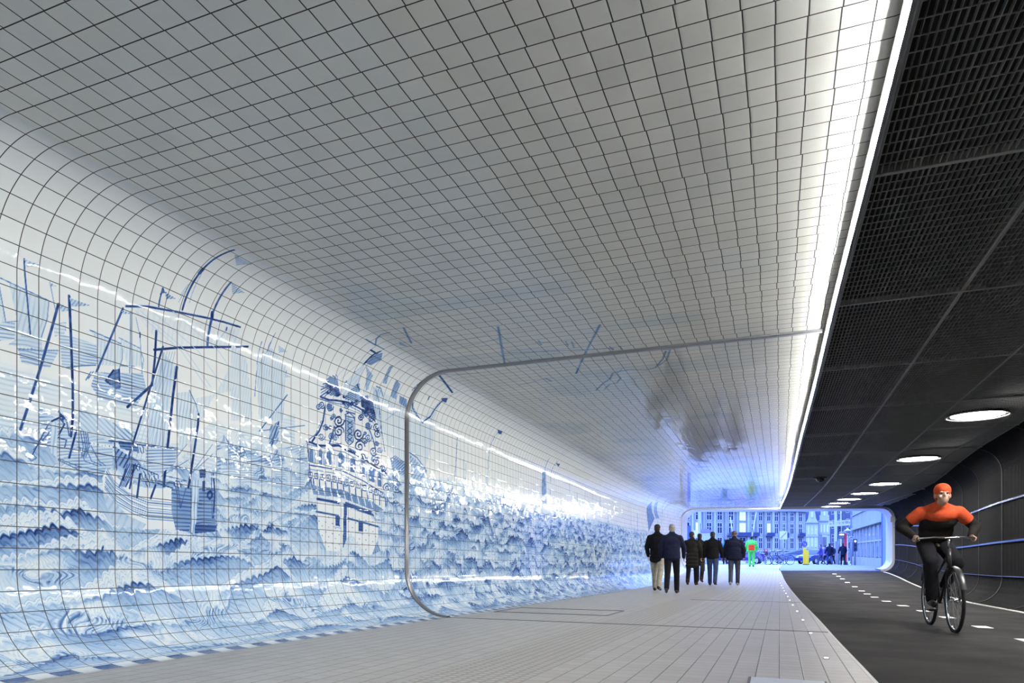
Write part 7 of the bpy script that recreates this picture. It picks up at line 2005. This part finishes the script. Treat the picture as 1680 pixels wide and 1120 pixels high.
# --- cars, bicycles and people on the street
def make_car(label, loc, rz, mat, group=None):
    root = empty('car', loc, rz); tag(root, label, 'car', group)
    # side outline from nose to tail
    prof = [(-2.05, .32), (-2.08, .62), (-1.95, .78), (-1.05, .92), (-.45, 1.38), (.85, 1.44), (1.55, 1.02), (1.98, .94), (2.06, .62), (2.02, .32)]
    V = []; F = []; n = len(prof)
    for s, sc in ((-1, .78), (1, .78)):
        for x, z in prof: V.append((x, s * (.82 if z < 1.0 else .66), z))
    F.append(tuple(range(n))); F.append(tuple(range(n, 2 * n))[::-1])
    for i in range(n): F.append((i, (i + 1) % n, n + (i + 1) % n, n + i))
    MB().add(V, F).build('body', mat, root)
    g = MB()
    for s in (-1, 1): g.add([(-.85, s * .80, .96), (-.40, s * .685, 1.32), (.80, s * .68, 1.36), (1.35, s * .80, 1.0)], [(0, 1, 2, 3)])
    g.add([(-1.0, -.70, .97), (-1.0, .70, .97), (-.50, .60, 1.35), (-.50, -.60, 1.35)], [(0, 1, 2, 3)]); g.add([(1.50, -.70, 1.08), (1.50, .70, 1.08), (.95, .60, 1.40), (.95, -.60, 1.40)], [(3, 2, 1, 0)]); g.build('window', M['pane'], root)
    for x in (-1.3, 1.3):
        for s in (-1, 1):
            w = MB().lathe([(.20, -.10), (.31, -.09), (.32, 0), (.31, .09), (.20, .10)], 22, (x, s * .75, .32), 'y').build('wheel', M['tyre'], root, True); MB().lathe([(.19, -.11), (.19, .11)], 16, (x, s * .75, .32), 'y').build('rim', M['chrome'], w)
    for s in (-1, 1): MB().box(2.0, 2.09, s * .62 - .13, s * .62 + .13, .70, .84).build('tail_light', glow_r, root); MB().box(-2.10, -2.0, s * .6 - .14, s * .6 + .14, .62, .74).build('headlight', M['win_frame'], root)
    MB().box(2.03, 2.10, -.26, .26, .48, .58).build('number_plate', M['sign_white'], root)
    return root
carb = [principled('dark_blue_car_paint', (.03, .04, .16), .25, .3, noise=.05), principled('purple_blue_car_paint', (.08, .06, .22), .25, .3, noise=.05), principled('grey_blue_car_paint', (.12, .15, .28), .25, .3, noise=.05)]
def put_car(u, d, rz, mat, lab):
    p = spot(u, d); return make_car(lab, p, rz, mat, None)
put_car(1220, 66, -.1, carb[1], 'dark purple car standing across the street behind the worker in green')
put_car(1338, 66, PI / 2 - .6, carb[0], 'dark blue car with red tail lights right of the yellow bollards')
put_car(1300, 70, .06, carb[2], 'grey-blue car standing behind the yellow bollards')
put_car(1178, 64, .05, carb[0], 'dark blue car standing behind the walker in black jacket and blue jeans')
b0 = make_bicycle('bicycle parked upright in front of the slash sign', spot(1284, 49.5), 2.0, M['dark_pole'])
bl = ['bicycle parked left of the slash sign, below the red traffic light', 'bicycle parked by the kerb left of the red traffic light', 'bicycle parked right of the slash sign', 'bicycle leaning beside the grey-blue car']
def copy_tree(o, parent=None):
    c = o.copy(); COL.objects.link(c)
    if parent is not None: c.parent = parent
    for ch in list(o.children): copy_tree(ch, c)
    return c
for (u, d, rz), lab in zip(((1272, 51, 1.2), (1249, 53.5, 1.7)), bl):
    c = copy_tree(b0); c.location = spot(u, d); c.rotation_euler = (0, 0, rz); c['label'] = lab
folk = [(1347, 58, 1.72, .2, 'purple_cloth', 'jeans_grey', 'person in purple coat crossing the street, left of the thick mast'),
        (1354, 62, 1.76, -.2, 'purple_cloth', 'dark_trousers', 'person in purple coat and dark trousers crossing farther back'),
        (1361, 55, 1.74, .18, 'navy_cloth', 'jeans_blue', 'person in navy coat standing near the foot of the thick mast'),
        (1366, 60, 1.70, -.1, 'navy_cloth', 'dark_trousers', 'person in navy coat and dark trousers close to the thick mast'),
        (1383, 53, 1.72, .1, 'navy_cloth', 'dark_trousers', 'person in navy coat standing in front of the red post'),
        (1189.5, 47, 1.75, .1, 'teal_cloth', 'dark_trousers', 'person in teal jacket ahead of the walking group')]
for i, (u, d, H, st_, c1, c2, lab) in enumerate(folk):
    p = spot(u, d)
    make_person(lab, p.x, p.y, H, st_, ((1.3, -1.4, .4, 2.6, .2, 0)[i], 0, 0), (C_[c1], C_[c2], SH, HAIR['dark_hair'], 0), coat_hem=.45, bulk=1.1, voxel=.022)
